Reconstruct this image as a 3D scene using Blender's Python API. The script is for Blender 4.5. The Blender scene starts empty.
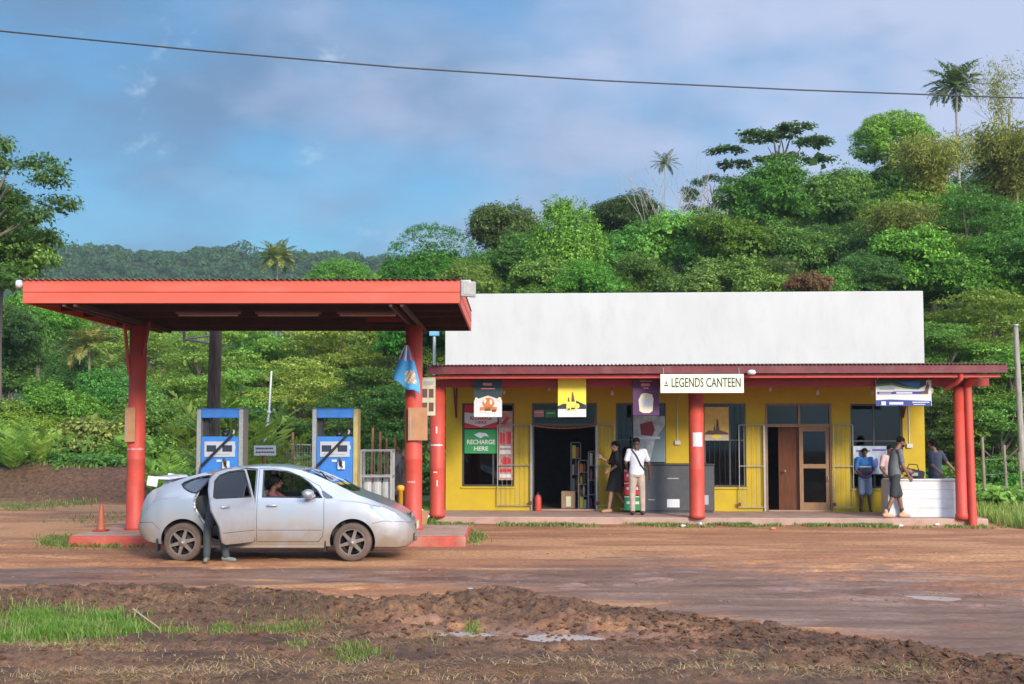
import bpy, bmesh, math, random
import numpy as np
from mathutils import Vector, Matrix, Euler
random.seed(7); rng = np.random.default_rng(11)
SC = bpy.context.scene
COL = SC.collection
R = math.radians
# ------------------------------------------------------------------ camera geometry (also used to turn photo pixels into world points)
F_PX, CAM_H, TANP = 1300.0, 2.1, 87.0/1300.0
PITCH = math.atan(TANP); CP, SP = math.cos(PITCH), math.sin(PITCH)
def at(px, py, Y):
    dx = px-512.0; du = 342.0-py
    vy = F_PX*CP - du*SP; vz = F_PX*SP + du*CP
    t = Y/vy
    return Vector((dx*t, Y, CAM_H + vz*t))
def gnd(px, py, z=0.0):
    dx = px-512.0; du = 342.0-py
    vy = F_PX*CP - du*SP; vz = F_PX*SP + du*CP
    t = (z-CAM_H)/vz
    return Vector((dx*t, vy*t, z))
def XA(px, Y): return at(px, 429, Y).x
def ZA(py, Y): return at(512, py, Y).z

# ------------------------------------------------------------------ materials
def nodes_of(name):
    m = bpy.data.materials.new(name); m.use_nodes = True
    nt = m.node_tree; b = nt.nodes['Principled BSDF']
    return m, nt, b
def N(nt, typ, **kw):
    n = nt.nodes.new(typ)
    for k, v in kw.items(): setattr(n, k, v)
    return n
def mat(name, col, rough=0.6, metal=0.0, var=0.12, scale=6.0, bump=0.0, bscale=40.0, dirt=None, dirt_amt=0.0, dscale=2.5, coat=0.0, spec=None, coord='Object', stretch=None, emit=None):
    """painted / plain surface with uneven colour, roughness breakup and optional dirt patches"""
    m, nt, b = nodes_of(name); L = nt.links
    tc = N(nt, 'ShaderNodeTexCoord'); src = tc.outputs[coord]
    if stretch:
        mp = N(nt, 'ShaderNodeMapping'); mp.inputs['Scale'].default_value = stretch
        L.new(src, mp.inputs['Vector']); src = mp.outputs[0]
    nz = N(nt, 'ShaderNodeTexNoise'); nz.inputs['Scale'].default_value = scale; nz.inputs['Detail'].default_value = 6
    L.new(src, nz.inputs['Vector'])
    mr = N(nt, 'ShaderNodeMapRange'); mr.inputs[1].default_value = .3; mr.inputs[2].default_value = .7
    mr.inputs[3].default_value = 1-var; mr.inputs[4].default_value = 1+var
    L.new(nz.outputs[0], mr.inputs[0])
    mul = N(nt, 'ShaderNodeVectorMath', operation='SCALE'); mul.inputs[0].default_value = col[:3]
    L.new(mr.outputs[0], mul.inputs['Scale']); out = mul.outputs[0]
    if dirt:
        n2 = N(nt, 'ShaderNodeTexNoise'); n2.inputs['Scale'].default_value = dscale; n2.inputs['Detail'].default_value = 8; n2.inputs['Roughness'].default_value = .65
        L.new(src, n2.inputs['Vector'])
        r2 = N(nt, 'ShaderNodeMapRange'); r2.inputs[1].default_value = .5; r2.inputs[2].default_value = .72; r2.inputs[4].default_value = dirt_amt
        L.new(n2.outputs[0], r2.inputs[0])
        mx = N(nt, 'ShaderNodeMix', data_type='RGBA'); mx.inputs[7].default_value = (*dirt, 1)
        L.new(r2.outputs[0], mx.inputs[0]); L.new(out, mx.inputs[6]); out = mx.outputs[2]
    L.new(out, b.inputs['Base Color'])
    rr = N(nt, 'ShaderNodeMapRange'); rr.inputs[3].default_value = max(0.02, rough-.08); rr.inputs[4].default_value = min(1, rough+.08)
    L.new(nz.outputs[0], rr.inputs[0]); L.new(rr.outputs[0], b.inputs['Roughness'])
    b.inputs['Metallic'].default_value = metal
    if coat: b.inputs['Coat Weight'].default_value = coat; b.inputs['Coat Roughness'].default_value = .08
    if spec is not None: b.inputs['Specular IOR Level'].default_value = spec
    if bump:
        nb = N(nt, 'ShaderNodeTexNoise'); nb.inputs['Scale'].default_value = bscale; nb.inputs['Detail'].default_value = 5
        L.new(src, nb.inputs['Vector'])
        bp = N(nt, 'ShaderNodeBump'); bp.inputs['Strength'].default_value = bump; bp.inputs['Distance'].default_value = .02
        L.new(nb.outputs[0], bp.inputs['Height']); L.new(bp.outputs[0], b.inputs['Normal'])
    if emit: b.inputs['Emission Color'].default_value = (*emit[:3], 1); b.inputs['Emission Strength'].default_value = emit[3]
    return m
def glass_mat(name, tint=(.75, .8, .8), refl=1.0, alpha=.25, rough=.03):
    """window glass: mostly clear with a mirror-like skin"""
    m, nt, b = nodes_of(name); L = nt.links
    nt.nodes.remove(b); out = nt.nodes['Material Output']
    tr = N(nt, 'ShaderNodeBsdfTransparent'); tr.inputs[0].default_value = (*tint, 1)
    gl = N(nt, 'ShaderNodeBsdfGlossy'); gl.inputs['Roughness'].default_value = rough; gl.inputs[0].default_value = (.9, .95, 1, 1)
    fr = N(nt, 'ShaderNodeFresnel'); fr.inputs[0].default_value = 1.5
    mm = N(nt, 'ShaderNodeMath', operation='MULTIPLY_ADD'); mm.inputs[1].default_value = refl; mm.inputs[2].default_value = alpha*.2
    L.new(fr.outputs[0], mm.inputs[0])
    ms = N(nt, 'ShaderNodeMixShader'); L.new(mm.outputs[0], ms.inputs[0]); L.new(tr.outputs[0], ms.inputs[1]); L.new(gl.outputs[0], ms.inputs[2])
    L.new(ms.outputs[0], out.inputs[0])
    return m

# ------------------------------------------------------------------ mesh building
class MB:
    def __init__(s): s.v = []; s.f = []; s.mi = []; s.sm = []
    def add(s, vs, fs, mi=0, smooth=False):
        o = len(s.v); s.v += [tuple(v) for v in vs]
        for f in fs: s.f.append(tuple(i+o for i in f)); s.mi.append(mi); s.sm.append(smooth)
    def bm(s, bm, mi=0, M=None, smooth=False):
        if M is not None: bm.transform(M)
        bm.verts.index_update()
        s.add([v.co for v in bm.verts], [[v.index for v in f.verts] for f in bm.faces], mi, smooth); bm.free()
    def box(s, c, size, mi=0, rot=None, bev=0.0, seg=1):
        bm = bmesh.new(); bmesh.ops.create_cube(bm, size=1.0)
        bmesh.ops.scale(bm, vec=size, verts=bm.verts)
        if bev: bmesh.ops.bevel(bm, geom=bm.edges[:]+bm.verts[:], offset=min(bev, .45*min(size)), segments=seg, profile=.6, affect='EDGES')
        M = Matrix.Translation(c)
        if rot is not None: M = M @ (rot.to_matrix().to_4x4() if isinstance(rot, Euler) else rot)
        s.bm(bm, mi, M, False)
    def box2(s, a, b, mi=0, bev=0.0):
        a, b = Vector(a), Vector(b); s.box((a+b)/2, [abs(q) for q in (b-a)], mi, None, bev)
    def tube(s, pts, rad, n=10, mi=0, caps=True, smooth=True):
        pts = [Vector(p) for p in pts]; k = len(pts)
        if not hasattr(rad, '__len__'): rad = [rad]*k
        rings = []; prev = None
        for i, p in enumerate(pts):
            d = (pts[min(i+1, k-1)]-pts[max(i-1, 0)])
            d = d.normalized() if d.length > 1e-9 else Vector((0, 0, 1))
            if prev is None:
                a = d.cross(Vector((0, 1, 0)) if abs(d.y) < .9 else Vector((1, 0, 0))).normalized()
            else: a = (prev - d*prev.dot(d)).normalized()
            prev = a; b = d.cross(a)
            rings.append([p + (a*math.cos(t)+b*math.sin(t))*rad[i] for t in [2*math.pi*j/n for j in range(n)]])
        vs = [v for r in rings for v in r]
        fs = [(i*n+j, i*n+(j+1) % n, (i+1)*n+(j+1) % n, (i+1)*n+j) for i in range(k-1) for j in range(n)]
        s.add(vs, fs, mi, smooth)
        if caps:
            s.add(rings[0], [tuple(range(n))[::-1]], mi); s.add(rings[-1], [tuple(range(n))], mi)
    def lathe(s, prof, c=(0, 0, 0), n=24, mi=0, axis='Z', smooth=True, M=None, caps=True):
        vs = []; fs = []; k = len(prof)
        for r, h in prof:
            for j in range(n):
                t = 2*math.pi*j/n; x, y = r*math.cos(t), r*math.sin(t)
                v = Vector((x, y, h)) if axis == 'Z' else (Vector((x, h, y)) if axis == 'Y' else Vector((h, x, y)))
                if M is not None: v = M @ v
                vs.append(v+Vector(c))
        for i in range(k-1):
            for j in range(n): fs.append((i*n+j, i*n+(j+1) % n, (i+1)*n+(j+1) % n, (i+1)*n+j))
        if caps: fs.append(tuple(range(n))[::-1]); fs.append(tuple((k-1)*n+j for j in range(n)))
        s.add(vs, fs, mi, smooth)
    def prism(s, poly, a, b, axis='Y', mi=0):
        """closed polygon in the plane across axis, extruded from a to b"""
        def P(p, h):
            return (p[0], h, p[1]) if axis == 'Y' else ((h, p[0], p[1]) if axis == 'X' else (p[0], p[1], h))
        n = len(poly); vs = [P(p, a) for p in poly]+[P(p, b) for p in poly]
        s.add(vs, [tuple(range(n)), tuple(range(2*n-1, n-1, -1))]+[(i, (i+1) % n, n+(i+1) % n, n+i) for i in range(n)], mi)
    def quad(s, a, b, c, d, mi=0): s.add([a, b, c, d], [(0, 1, 2, 3)], mi)
    def build(s, name, mats, parent=None, fix=True):
        me = bpy.data.meshes.new(name); me.from_pydata(s.v, [], s.f)
        me.polygons.foreach_set('material_index', s.mi); me.polygons.foreach_set('use_smooth', s.sm)
        if fix:
            bm = bmesh.new(); bm.from_mesh(me); bmesh.ops.recalc_face_normals(bm, faces=bm.faces); bm.to_mesh(me); bm.free()
        return link(name, me, mats, parent)
def link(name, me, mats, parent=None):
    if not isinstance(mats, (list, tuple)): mats = [mats]
    for m in mats: me.materials.append(m)
    o = bpy.data.objects.new(name, me); COL.objects.link(o)
    if parent is not None: par(o, parent)
    return o
def par(o, p):
    """parent without moving (o's data is in the same space as the world while building)"""
    bpy.context.view_layer.update()
    w = o.matrix_world.copy()
    o.parent = p; o.matrix_parent_inverse = p.matrix_world.inverted(); o.matrix_world = w
def lpar(o, p):
    o.parent = p; return o
def tag(o, label=None, cat=None, group=None, kind=None):
    if label: o['label'] = label
    if cat: o['category'] = cat
    if group: o['group'] = group
    if kind: o['kind'] = kind
    return o
def thing(name, label, cat, loc=(0, 0, 0), rz=0.0, group=None):
    o = bpy.data.objects.new(name, None); COL.objects.link(o); o.empty_display_size = .2
    o.location = loc; o.rotation_euler = (0, 0, rz)
    return tag(o, label, cat, group)
def kids(o): return [c for c in bpy.data.objects if c.parent == o]
def copy_tree(o, parent=None):
    c = o.copy(); COL.objects.link(c)
    if parent is not None: c.parent = parent
    for ch in kids(o): copy_tree(ch, c)
    return c
def baked(o, name=None):
    """replace o's mesh by its evaluated mesh"""
    dg = bpy.context.evaluated_depsgraph_get()
    me = bpy.data.meshes.new_from_object(o.evaluated_get(dg), preserve_all_data_layers=True, depsgraph=dg)
    o.modifiers.clear(); o.data = me
    return o
def boolean(o, cutter, op='DIFFERENCE', keep=False, solver='EXACT', selfx=False):
    """boolean with a few jittered retries when the solver gives up on a shell"""
    src = o.data; n0 = len(src.vertices); dim0 = o.dimensions.copy()
    for k, (j, sv, ss) in enumerate([(0, solver, selfx), (.0011, solver, selfx), (.0023, solver, True), (.0007, 'FAST', False), (.0031, 'EXACT', True)]):
        cutter.data.transform(Matrix.Translation((j, j*.7, -j*.9)))
        m = o.modifiers.new('b', 'BOOLEAN'); m.operation = op; m.object = cutter; m.solver = sv
        if sv == 'EXACT': m.use_self = ss
        baked(o); bpy.context.view_layer.update()
        if op == 'INTERSECT': good = len(o.data.vertices) > 8
        else: good = len(o.data.vertices) > .6*n0 and max(abs(o.dimensions[i]-dim0[i]) for i in range(3)) < .12
        if good: break
        print('BOOLRETRY', o.name, k, len(o.data.vertices), n0)
        if k < 4: o.data = src
    if not keep: bpy.data.objects.remove(cutter)
    return o
def temp(mb, name='tmp'):
    return mb.build(name, [])
def text_mesh(body, size, mi_name, m, M, parent=None, extrude=.002, align='CENTER', sx=1.0, bold=0.0):
    cu = bpy.data.curves.new('t', 'FONT'); cu.body = body; cu.size = size; cu.extrude = extrude; cu.align_x = align; cu.align_y = 'CENTER'
    cu.offset = bold; cu.resolution_u = 3
    o = bpy.data.objects.new('t', cu); COL.objects.link(o)
    dg = bpy.context.evaluated_depsgraph_get()
    me = bpy.data.meshes.new_from_object(o.evaluated_get(dg)); bpy.data.objects.remove(o)
    me.transform(M @ Matrix.Scale(sx, 4, (1, 0, 0))); me.materials.clear()
    o = link(mi_name, me, m); 
    if parent is not None: par(o, parent)
    return o
# facing the camera (text in the X-Z plane, front towards -Y)
FACE = Matrix.Rotation(R(90), 4, 'X')
def np_mesh(name, V, Fq, mats, parent=None, smooth=False, mi=None, attrs=None):
    """numpy verts (n,3) and faces (m,k) -> object"""
    me = bpy.data.meshes.new(name); n = len(V); m, k = Fq.shape
    me.vertices.add(n); me.vertices.foreach_set('co', np.ascontiguousarray(V, dtype=np.float32).ravel())
    me.loops.add(m*k); me.loops.foreach_set('vertex_index', np.ascontiguousarray(Fq, dtype=np.int32).ravel())
    me.polygons.add(m); me.polygons.foreach_set('loop_start', np.arange(0, m*k, k, dtype=np.int32))
    try: me.polygons.foreach_set('loop_total', np.full(m, k, dtype=np.int32))
    except Exception: pass
    if mi is not None: me.polygons.foreach_set('material_index', mi.astype(np.int32))
    me.polygons.foreach_set('use_smooth', np.full(m, smooth))
    if attrs:
        for a, vals in attrs.items():
            at_ = me.attributes.new(a, 'FLOAT', 'POINT'); at_.data.foreach_set('value', vals.astype(np.float32))
    me.update(calc_edges=True); me.validate()
    return link(name, me, mats, parent)
# ------------------------------------------------------------------ numpy noise
_P = np.random.default_rng(5).random((256, 256)).astype(np.float64)
def vnoise(x, y):
    xi = np.floor(x).astype(int); yi = np.floor(y).astype(int); fx = x-xi; fy = y-yi
    fx = fx*fx*fx*(fx*(fx*6-15)+10); fy = fy*fy*fy*(fy*(fy*6-15)+10)
    g = lambda a, b: _P[a & 255, b & 255]
    return (g(xi, yi)*(1-fx)+g(xi+1, yi)*fx)*(1-fy)+(g(xi, yi+1)*(1-fx)+g(xi+1, yi+1)*fx)*fy
def fbm(x, y, sc=1.0, oct=5, gain=.5, lac=2.03, ridged=False):
    s = 0; a = 1.0; t = 0; x = x*sc; y = y*sc
    for i in range(oct):
        n = vnoise(x+17.3*i, y-9.1*i)
        if ridged: n = 1-np.abs(2*n-1)
        s = s+a*n; t += a; a *= gain; x = x*lac; y = y*lac
    return s/t
def sstep(a, b, x):
    t = np.clip((x-a)/(b-a), 0, 1); return t*t*(3-2*t)
EXPOSURE, SUN_E, SKY_S, CLOUD_S, HAZE_D = .68, 2.5, .080, 1.0, .00025
# ================================================================== camera, light, sky
cam = bpy.data.cameras.new('camera'); co = bpy.data.objects.new('camera', cam); COL.objects.link(co)
cam.sensor_width = 36; cam.lens = 36*F_PX/1024; cam.clip_start = .1; cam.clip_end = 4000
co.location = (0, 0, CAM_H); co.rotation_euler = (R(90)+PITCH, 0, 0); SC.camera = co
SC.view_settings.view_transform = 'Standard'; SC.view_settings.look = 'None'; SC.view_settings.gamma = 1
SC.view_settings.exposure = EXPOSURE; SC.view_settings.use_curve_mapping = False
SC.cycles.max_bounces = 6; SC.cycles.diffuse_bounces = 3; SC.cycles.glossy_bounces = 3; SC.cycles.transparent_max_bounces = 12
SC.cycles.transmission_bounces = 3; SC.cycles.volume_bounces = 0; SC.cycles.use_denoising = True
SC.cycles.caustics_reflective = False; SC.cycles.caustics_refractive = False; SC.cycles.sample_clamp_indirect = 6
SUN_EL, SUN_ROT = R(22), math.atan2(.45, -1)
sd = bpy.data.lights.new('sun', 'SUN'); sd.energy = SUN_E; sd.angle = R(12.0); sd.color = (1.0, .90, .74)
so = bpy.data.objects.new('sun', sd); COL.objects.link(so)
sdir = Vector((math.sin(SUN_ROT)*math.cos(SUN_EL), math.cos(SUN_ROT)*math.cos(SUN_EL), math.sin(SUN_EL)))
so.rotation_euler = sdir.to_track_quat('Z', 'Y').to_euler(); so.location = sdir*50
W = bpy.data.worlds.new('World'); SC.world = W; W.use_nodes = True
nt = W.node_tree; L = nt.links; nt.nodes.clear()
out = N(nt, 'ShaderNodeOutputWorld')
sky = N(nt, 'ShaderNodeTexSky'); sky.sky_type = 'NISHITA'; sky.sun_disc = False; sky.sun_elevation = SUN_EL; sky.sun_rotation = SUN_ROT
sky.air_density = 1.3; sky.dust_density = 1.0; sky.ozone_density = 2.0
tint = N(nt, 'ShaderNodeMix', data_type='RGBA', blend_type='MULTIPLY'); tint.inputs[0].default_value = 1; tint.inputs[7].default_value = (.33, .74, 1.04, 1); L.new(sky.outputs[0], tint.inputs[6])
bg1 = N(nt, 'ShaderNodeBackground'); bg1.inputs[1].default_value = SKY_S; L.new(tint.outputs[2], bg1.inputs[0])
tc = N(nt, 'ShaderNodeTexCoord'); sx = N(nt, 'ShaderNodeSeparateXYZ'); L.new(tc.outputs['Generated'], sx.inputs[0])
# soft overcast sheet: broad noise in sky direction, stretched flat
mp = N(nt, 'ShaderNodeMapping'); mp.inputs['Scale'].default_value = (1.0, 1.0, 2.2); mp.inputs['Location'].default_value = (.35, .1, .2); L.new(tc.outputs['Generated'], mp.inputs[0])
n1 = N(nt, 'ShaderNodeTexNoise'); n1.inputs['Scale'].default_value = 4.6; n1.inputs['Detail'].default_value = 5; n1.inputs['Roughness'].default_value = .45; L.new(mp.outputs[0], n1.inputs[0])
n2 = N(nt, 'ShaderNodeTexNoise'); n2.inputs['Scale'].default_value = 11; n2.inputs['Detail'].default_value = 6; n2.inputs['Roughness'].default_value = .5; n2.inputs['Distortion'].default_value = .25; L.new(mp.outputs[0], n2.inputs[0])
# more cloud towards the right (east) and higher up
ax = N(nt, 'ShaderNodeMath', operation='MULTIPLY_ADD'); ax.inputs[1].default_value = .95; ax.inputs[2].default_value = .12; L.new(sx.outputs[0], ax.inputs[0])
az = N(nt, 'ShaderNodeMath', operation='MULTIPLY_ADD'); az.inputs[1].default_value = .55; L.new(sx.outputs[2], az.inputs[0]); L.new(ax.outputs[0], az.inputs[2])
an = N(nt, 'ShaderNodeMath', operation='MULTIPLY_ADD'); an.inputs[1].default_value = 2.3; L.new(n1.outputs[0], an.inputs[0]); L.new(az.outputs[0], an.inputs[2])
cr = N(nt, 'ShaderNodeMapRange'); cr.interpolation_type = 'SMOOTHSTEP'; cr.inputs[1].default_value = .95; cr.inputs[2].default_value = 1.6; cr.inputs[3].default_value = .18; cr.inputs[4].default_value = .95
L.new(an.outputs[0], cr.inputs[0])
# cloud brightness
cb = N(nt, 'ShaderNodeMapRange'); cb.inputs[1].default_value = .3; cb.inputs[2].default_value = .7; cb.inputs[3].default_value = 0; cb.inputs[4].default_value = 1; L.new(n2.outputs[0], cb.inputs[0])
gr = N(nt, 'ShaderNodeMath', operation='MULTIPLY_ADD'); gr.use_clamp = False; gr.inputs[1].default_value = 1.5; gr.inputs[2].default_value = -.12; L.new(sx.outputs[2], gr.inputs[0])
gx_ = N(nt, 'ShaderNodeMath', operation='MULTIPLY_ADD'); gx_.inputs[1].default_value = 1.9; L.new(sx.outputs[0], gx_.inputs[0]); L.new(gr.outputs[0], gx_.inputs[2])
ad = N(nt, 'ShaderNodeMath', operation='MULTIPLY_ADD'); ad.use_clamp = True; ad.inputs[1].default_value = .55; L.new(cb.outputs[0], ad.inputs[0]); L.new(gx_.outputs[0], ad.inputs[2])
cc = N(nt, 'ShaderNodeMix', data_type='RGBA'); cc.inputs[6].default_value = (.095, .178, .30, 1); cc.inputs[7].default_value = (.34, .39, .53, 1); L.new(ad.outputs[0], cc.inputs[0])
sb = N(nt, 'ShaderNodeMapRange'); sb.inputs[1].default_value = .35; sb.inputs[2].default_value = -.5; sb.inputs[3].default_value = 1; sb.inputs[4].default_value = 4.4; L.new(sx.outputs[1], sb.inputs[0])  # thin cloud is brighter on the sun's side of the sky
bg2 = N(nt, 'ShaderNodeBackground'); L.new(sb.outputs[0], bg2.inputs[1]); L.new(cc.outputs[2], bg2.inputs[0])
ms = N(nt, 'ShaderNodeMixShader'); L.new(cr.outputs[0], ms.inputs[0]); L.new(bg1.outputs[0], ms.inputs[1]); L.new(bg2.outputs[0], ms.inputs[2])
# a few small torn bright wisps
mw = N(nt, 'ShaderNodeMapping'); mw.inputs['Rotation'].default_value = (0, R(32), 0); mw.inputs['Scale'].default_value = (9, 9, 13); mw.inputs['Location'].default_value = (4.3, 1.0, 2.2); L.new(tc.outputs['Generated'], mw.inputs[0])
n3 = N(nt, 'ShaderNodeTexNoise'); n3.inputs['Scale'].default_value = 2.0; n3.inputs['Detail'].default_value = 7; n3.inputs['Roughness'].default_value = .6; n3.inputs['Distortion'].default_value = .15; L.new(mw.outputs[0], n3.inputs[0])
wr = N(nt, 'ShaderNodeMapRange'); wr.interpolation_type = 'SMOOTHSTEP'; wr.inputs[1].default_value = .60; wr.inputs[2].default_value = .80; wr.inputs[4].default_value = .7; L.new(n3.outputs[0], wr.inputs[0])
inv = N(nt, 'ShaderNodeMapRange'); inv.inputs[1].default_value = -.14; inv.inputs[2].default_value = -.04; inv.inputs[3].default_value = 1; inv.inputs[4].default_value = 0; L.new(sx.outputs[0], inv.inputs[0])
hz_ = N(nt, 'ShaderNodeMapRange'); hz_.inputs[1].default_value = .10; hz_.inputs[2].default_value = .18; L.new(sx.outputs[2], hz_.inputs[0])
wm = N(nt, 'ShaderNodeMath', operation='MULTIPLY'); L.new(wr.outputs[0], wm.inputs[0]); L.new(hz_.outputs[0], wm.inputs[1])
wm2 = N(nt, 'ShaderNodeMath', operation='MULTIPLY'); wm2.use_clamp = True; L.new(wm.outputs[0], wm2.inputs[0]); L.new(inv.outputs[0], wm2.inputs[1])
bg3 = N(nt, 'ShaderNodeBackground'); bg3.inputs[0].default_value = (.36, .46, .56, 1); bg3.inputs[1].default_value = CLOUD_S*1.05
ms2 = N(nt, 'ShaderNodeMixShader'); L.new(wm2.outputs[0], ms2.inputs[0]); L.new(ms.outputs[0], ms2.inputs[1]); L.new(bg3.outputs[0], ms2.inputs[2])
L.new(ms2.outputs[0], out.inputs[0])

# ================================================================== ground
def axis_pos(segs, far, grow=1.06):
    a = [segs[0][0]]
    for s0, s1, st in segs:
        n = max(1, int(round((s1-s0)/st))); a += list(np.linspace(s0, s1, n+1)[1:])
    st = segs[-1][2]
    while a[-1] < far: st *= grow; a.append(a[-1]+st)
    return np.array(a)
xp = axis_pos([(0, 7.2, .032), (7.2, 12.5, .06), (12.5, 18, .16)], 420, 1.09)
xs = np.concatenate([-xp[::-1][:-1], xp])
ys = np.concatenate([-np.array([60, 45, 34, 26, 20, 15, 11, 7.5, 5])[0:], np.array([-3, -1, 1, 3, 5, 6.5, 7.6, 8.4, 9.0]), axis_pos([(9.3, 18, .034), (18, 31, .065), (31, 43, .16)], 700, 1.05)])
GX, GY = np.meshgrid(xs, ys)
def ridge_h(X): return np.interp(X, [-60, -24, -13, -3, 8, 27, 60, 150], [0, .3, 1.2, 6.0, 8.2, 13.5, 17, 18])
def terrain(X, Y):
    X = np.asarray(X, float); Y = np.asarray(Y, float)
    Xr = X*72/np.maximum(Y, 40)
    h = ridge_h(Xr)*sstep(42, 76, Y)
    h = h + .5*sstep(45, 60, Y)*(fbm(X, Y, .08, 3)-.5)*2
    # low dirt bank on the left behind the forecourt
    bank = sstep(36.6, 38.6, Y)*(1-.45*sstep(40.5, 44, Y))*(1-sstep(-11.5, -6.5, X+.3*(Y-38)))
    h = h + bank*(1.0+.4*(fbm(X, Y, .5, 4)-.5))
    # ground falls a little to the right of the building then rises
    return h
def ppx(X, Y):
    """photo row / column of ground points, used only to lay the zones out in plan"""
    Yc = np.maximum(Y, 2.0); vy = Yc; vz = -CAM_H
    depth = vy*CP + vz*SP; up = -vy*SP + vz*CP
    return 512+F_PX*X/depth, 342-F_PX*up/depth
PX, PY = ppx(GX, GY)
Bm = np.interp(PX, [-400, 0, 60, 110, 180, 290, 380, 440, 500, 560, 650, 750, 820, 900, 1024, 1400], [596, 592, 588, 584, 588, 591, 603, 597, 588, 601, 611, 624, 634, 646, 664, 700])
nb = (fbm(GX, GY, 1.6, 4)-.5)
mud = sstep(-3, 5, PY-Bm+nb*16)
lowz = sstep(640, 660, PY+nb*14)
left = 1-sstep(560, 680, PX)
rid = np.exp(-((PY-Bm-17)/13.0)**2)*left + .5*np.exp(-((PY-Bm-12)/9.0)**2)*(1-left)
lump = fbm(GX*.8, GY, 2.5, 6, .62, ridged=True); lump2 = fbm(GX+5, GY*1.3, 7.5, 5, .6)
big = fbm(GX, GY, .9, 3)
H = terrain(GX, GY)
near = (GY < 31)
fine = fbm(GX+3, GY*1.2-4, 13, 4, .62, ridged=True)
H = H + mud*(rid*(.02+.085*big) + .07*(fbm(GX*.3, GY*2.6, 1.0, 4)-.5) + (.07+.16*rid)*(lump-.45) + .11*(lump2-.5)*(.55+rid) + .06*(fine-.5)*(.5+rid))
H = H + mud*np.exp(-((PY-662)/14.0)**2)*(.05*(lump-.4)+.03)
# shallow wheel ruts and ripples in the lot
rut = fbm((GX+.25*GY)*.22, (GY+.12*GX)*2.2, 1.0, 5, .6, ridged=True)
H = H + (1-mud)*near*(.012*(fbm(GX*.35, GY*1.6, 1.2, 5)-.5) + .007*(lump2-.5) + .045*(rut-.6)*sstep(-3.5, 3, GX)*sstep(25, 21, GY))
Cw = np.interp(PX, [-400, 0, 300, 520, 620, 700, 800, 900, 1024, 1400], [579, 577, 576, 578, 582, 588, 600, 610, 624, 650])
Hw = np.interp(PX, [0, 300, 520, 600, 700, 800, 1024], [11, 11, 13, 20, 30, 36, 44])
streak = fbm(GX*.35, GY*1.5, 1.5, 6, .6)
wet = sstep(1.15, .35, np.abs(PY-Cw)/Hw + (streak-.5)*1.8)*(1-mud)
wet = np.clip(wet + (1-mud)*.55*sstep(.54, .68, streak)*sstep(300, 620, PX)*sstep(548, 570, PY), 0, 1)
# tyre tracks pressed into the soft yard: pairs of grooves with low berms
def track(x0, y0, slope, curve, depth=.035):
    global H
    for off in (-.75, .75):
        yc = y0+off+slope*(GX-x0)+curve*(GX-x0)**2; d = GY-yc; w_ = .11
        H = H + (1-mud)*near*depth*(-np.exp(-(d/w_)**2)+.55*np.exp(-((np.abs(d)-.2)/.07)**2))*sstep(.30, .5, fbm(GX, yc, .35, 3))*(.6+.8*fbm(GX, GY, 6, 3))
track(0, 19.3, -.12, -.012); track(3, 18.2, -.38, .0); track(2, 21.0, -.05, -.02, .022); track(-2, 19.4, .02, .0, .02); track(5, 16.6, -.45, .02); track(6, 20.5, .25, -.03, .025)
strip = np.exp(-((PY-633-4*np.sin(PX/90.0)-8*(fbm(GX, GY*0, .5, 3)-.5))/6.5)**2)*sstep(330, 430, PX)*(1-sstep(640, 760, PX))
strip2 = np.exp(-((PY-663-5*np.sin(PX/120.0+1))/5.5)**2)
H = H - mud*(.05*strip2*(.5+big)+.03*strip)
# puddles sit in dips
PUD = [(934, 598, 30, 2.0, 5), (560, 637.5, 38, 4.0, 0), (465, 634, 30, 2.4, 2), (700, 652, 32, 3.2, 3), (838, 590, 26, 2.2, 4), (700, 578, 40, 1.8, 3), (965, 622, 60, 4, 12), (600, 571, 60, 2.2, 1)]
pm = np.zeros_like(GX)
for cx, cy, ax_, ay_, tilt in PUD:
    dx = PX-cx; dy = PY-cy-dx*tilt/100.0
    q = sstep(1.35, .8, np.sqrt((dx/ax_)**2+(dy/ay_)**2)+(fbm(GX, GY, 3.0, 4)-.5)*.9)
    pm = np.maximum(pm, q)
Hlvl = H*(1-pm)+(-.012)*pm
mud_ = mud*(1-pm)
H = Hlvl
wet = np.maximum(wet, pm); wet = np.maximum(wet, .85*strip*(fbm(GX, GY, 2, 4) > .4)); mud_ = mud_*(1-.85*strip)
green = sstep(0, 1, (PX-985)/40)*sstep(28.2, 29.5, GY+nb*3)
green = np.maximum(green, sstep(29.5, 31.5, GY+nb*2)*sstep(.5, -.5, GX+2.2)*sstep(-4.5, -3.0, GX)*1.0)
green = np.maximum(green, sstep(33, 36, GY+nb*6)*(1-sstep(-12, -8, -np.abs(GX+9)-6)))
green = np.maximum(green, sstep(40.5, 43, GY+nb*3))
bankm = sstep(36.2, 37.2, GY)*(1-sstep(40, 44, GY))*(1-sstep(-11.5, -7, GX+.3*(GY-38)))
green = green*(1-bankm*.9)
tan = sstep(.48, .62, fbm(GX*.5, GY*1.4, .8, 5))
idx = np.arange(GX.size).reshape(GX.shape)
F = np.stack([idx[:-1, :-1], idx[:-1, 1:], idx[1:, 1:], idx[1:, :-1]], -1).reshape(-1, 4)
gm, nt, b = nodes_of('ground_dirt'); L = nt.links
def attr(n): a = N(nt, 'ShaderNodeAttribute'); a.attribute_name = n; return a.outputs['Fac']
def mixc(f, a, c):
    x = N(nt, 'ShaderNodeMix', data_type='RGBA')
    L.new(f, x.inputs[0])
    for i, q in ((6, a), (7, c)):
        if isinstance(q, tuple): x.inputs[i].default_value = (*q, 1)
        else: L.new(q, x.inputs[i])
    return x.outputs[2]
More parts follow.
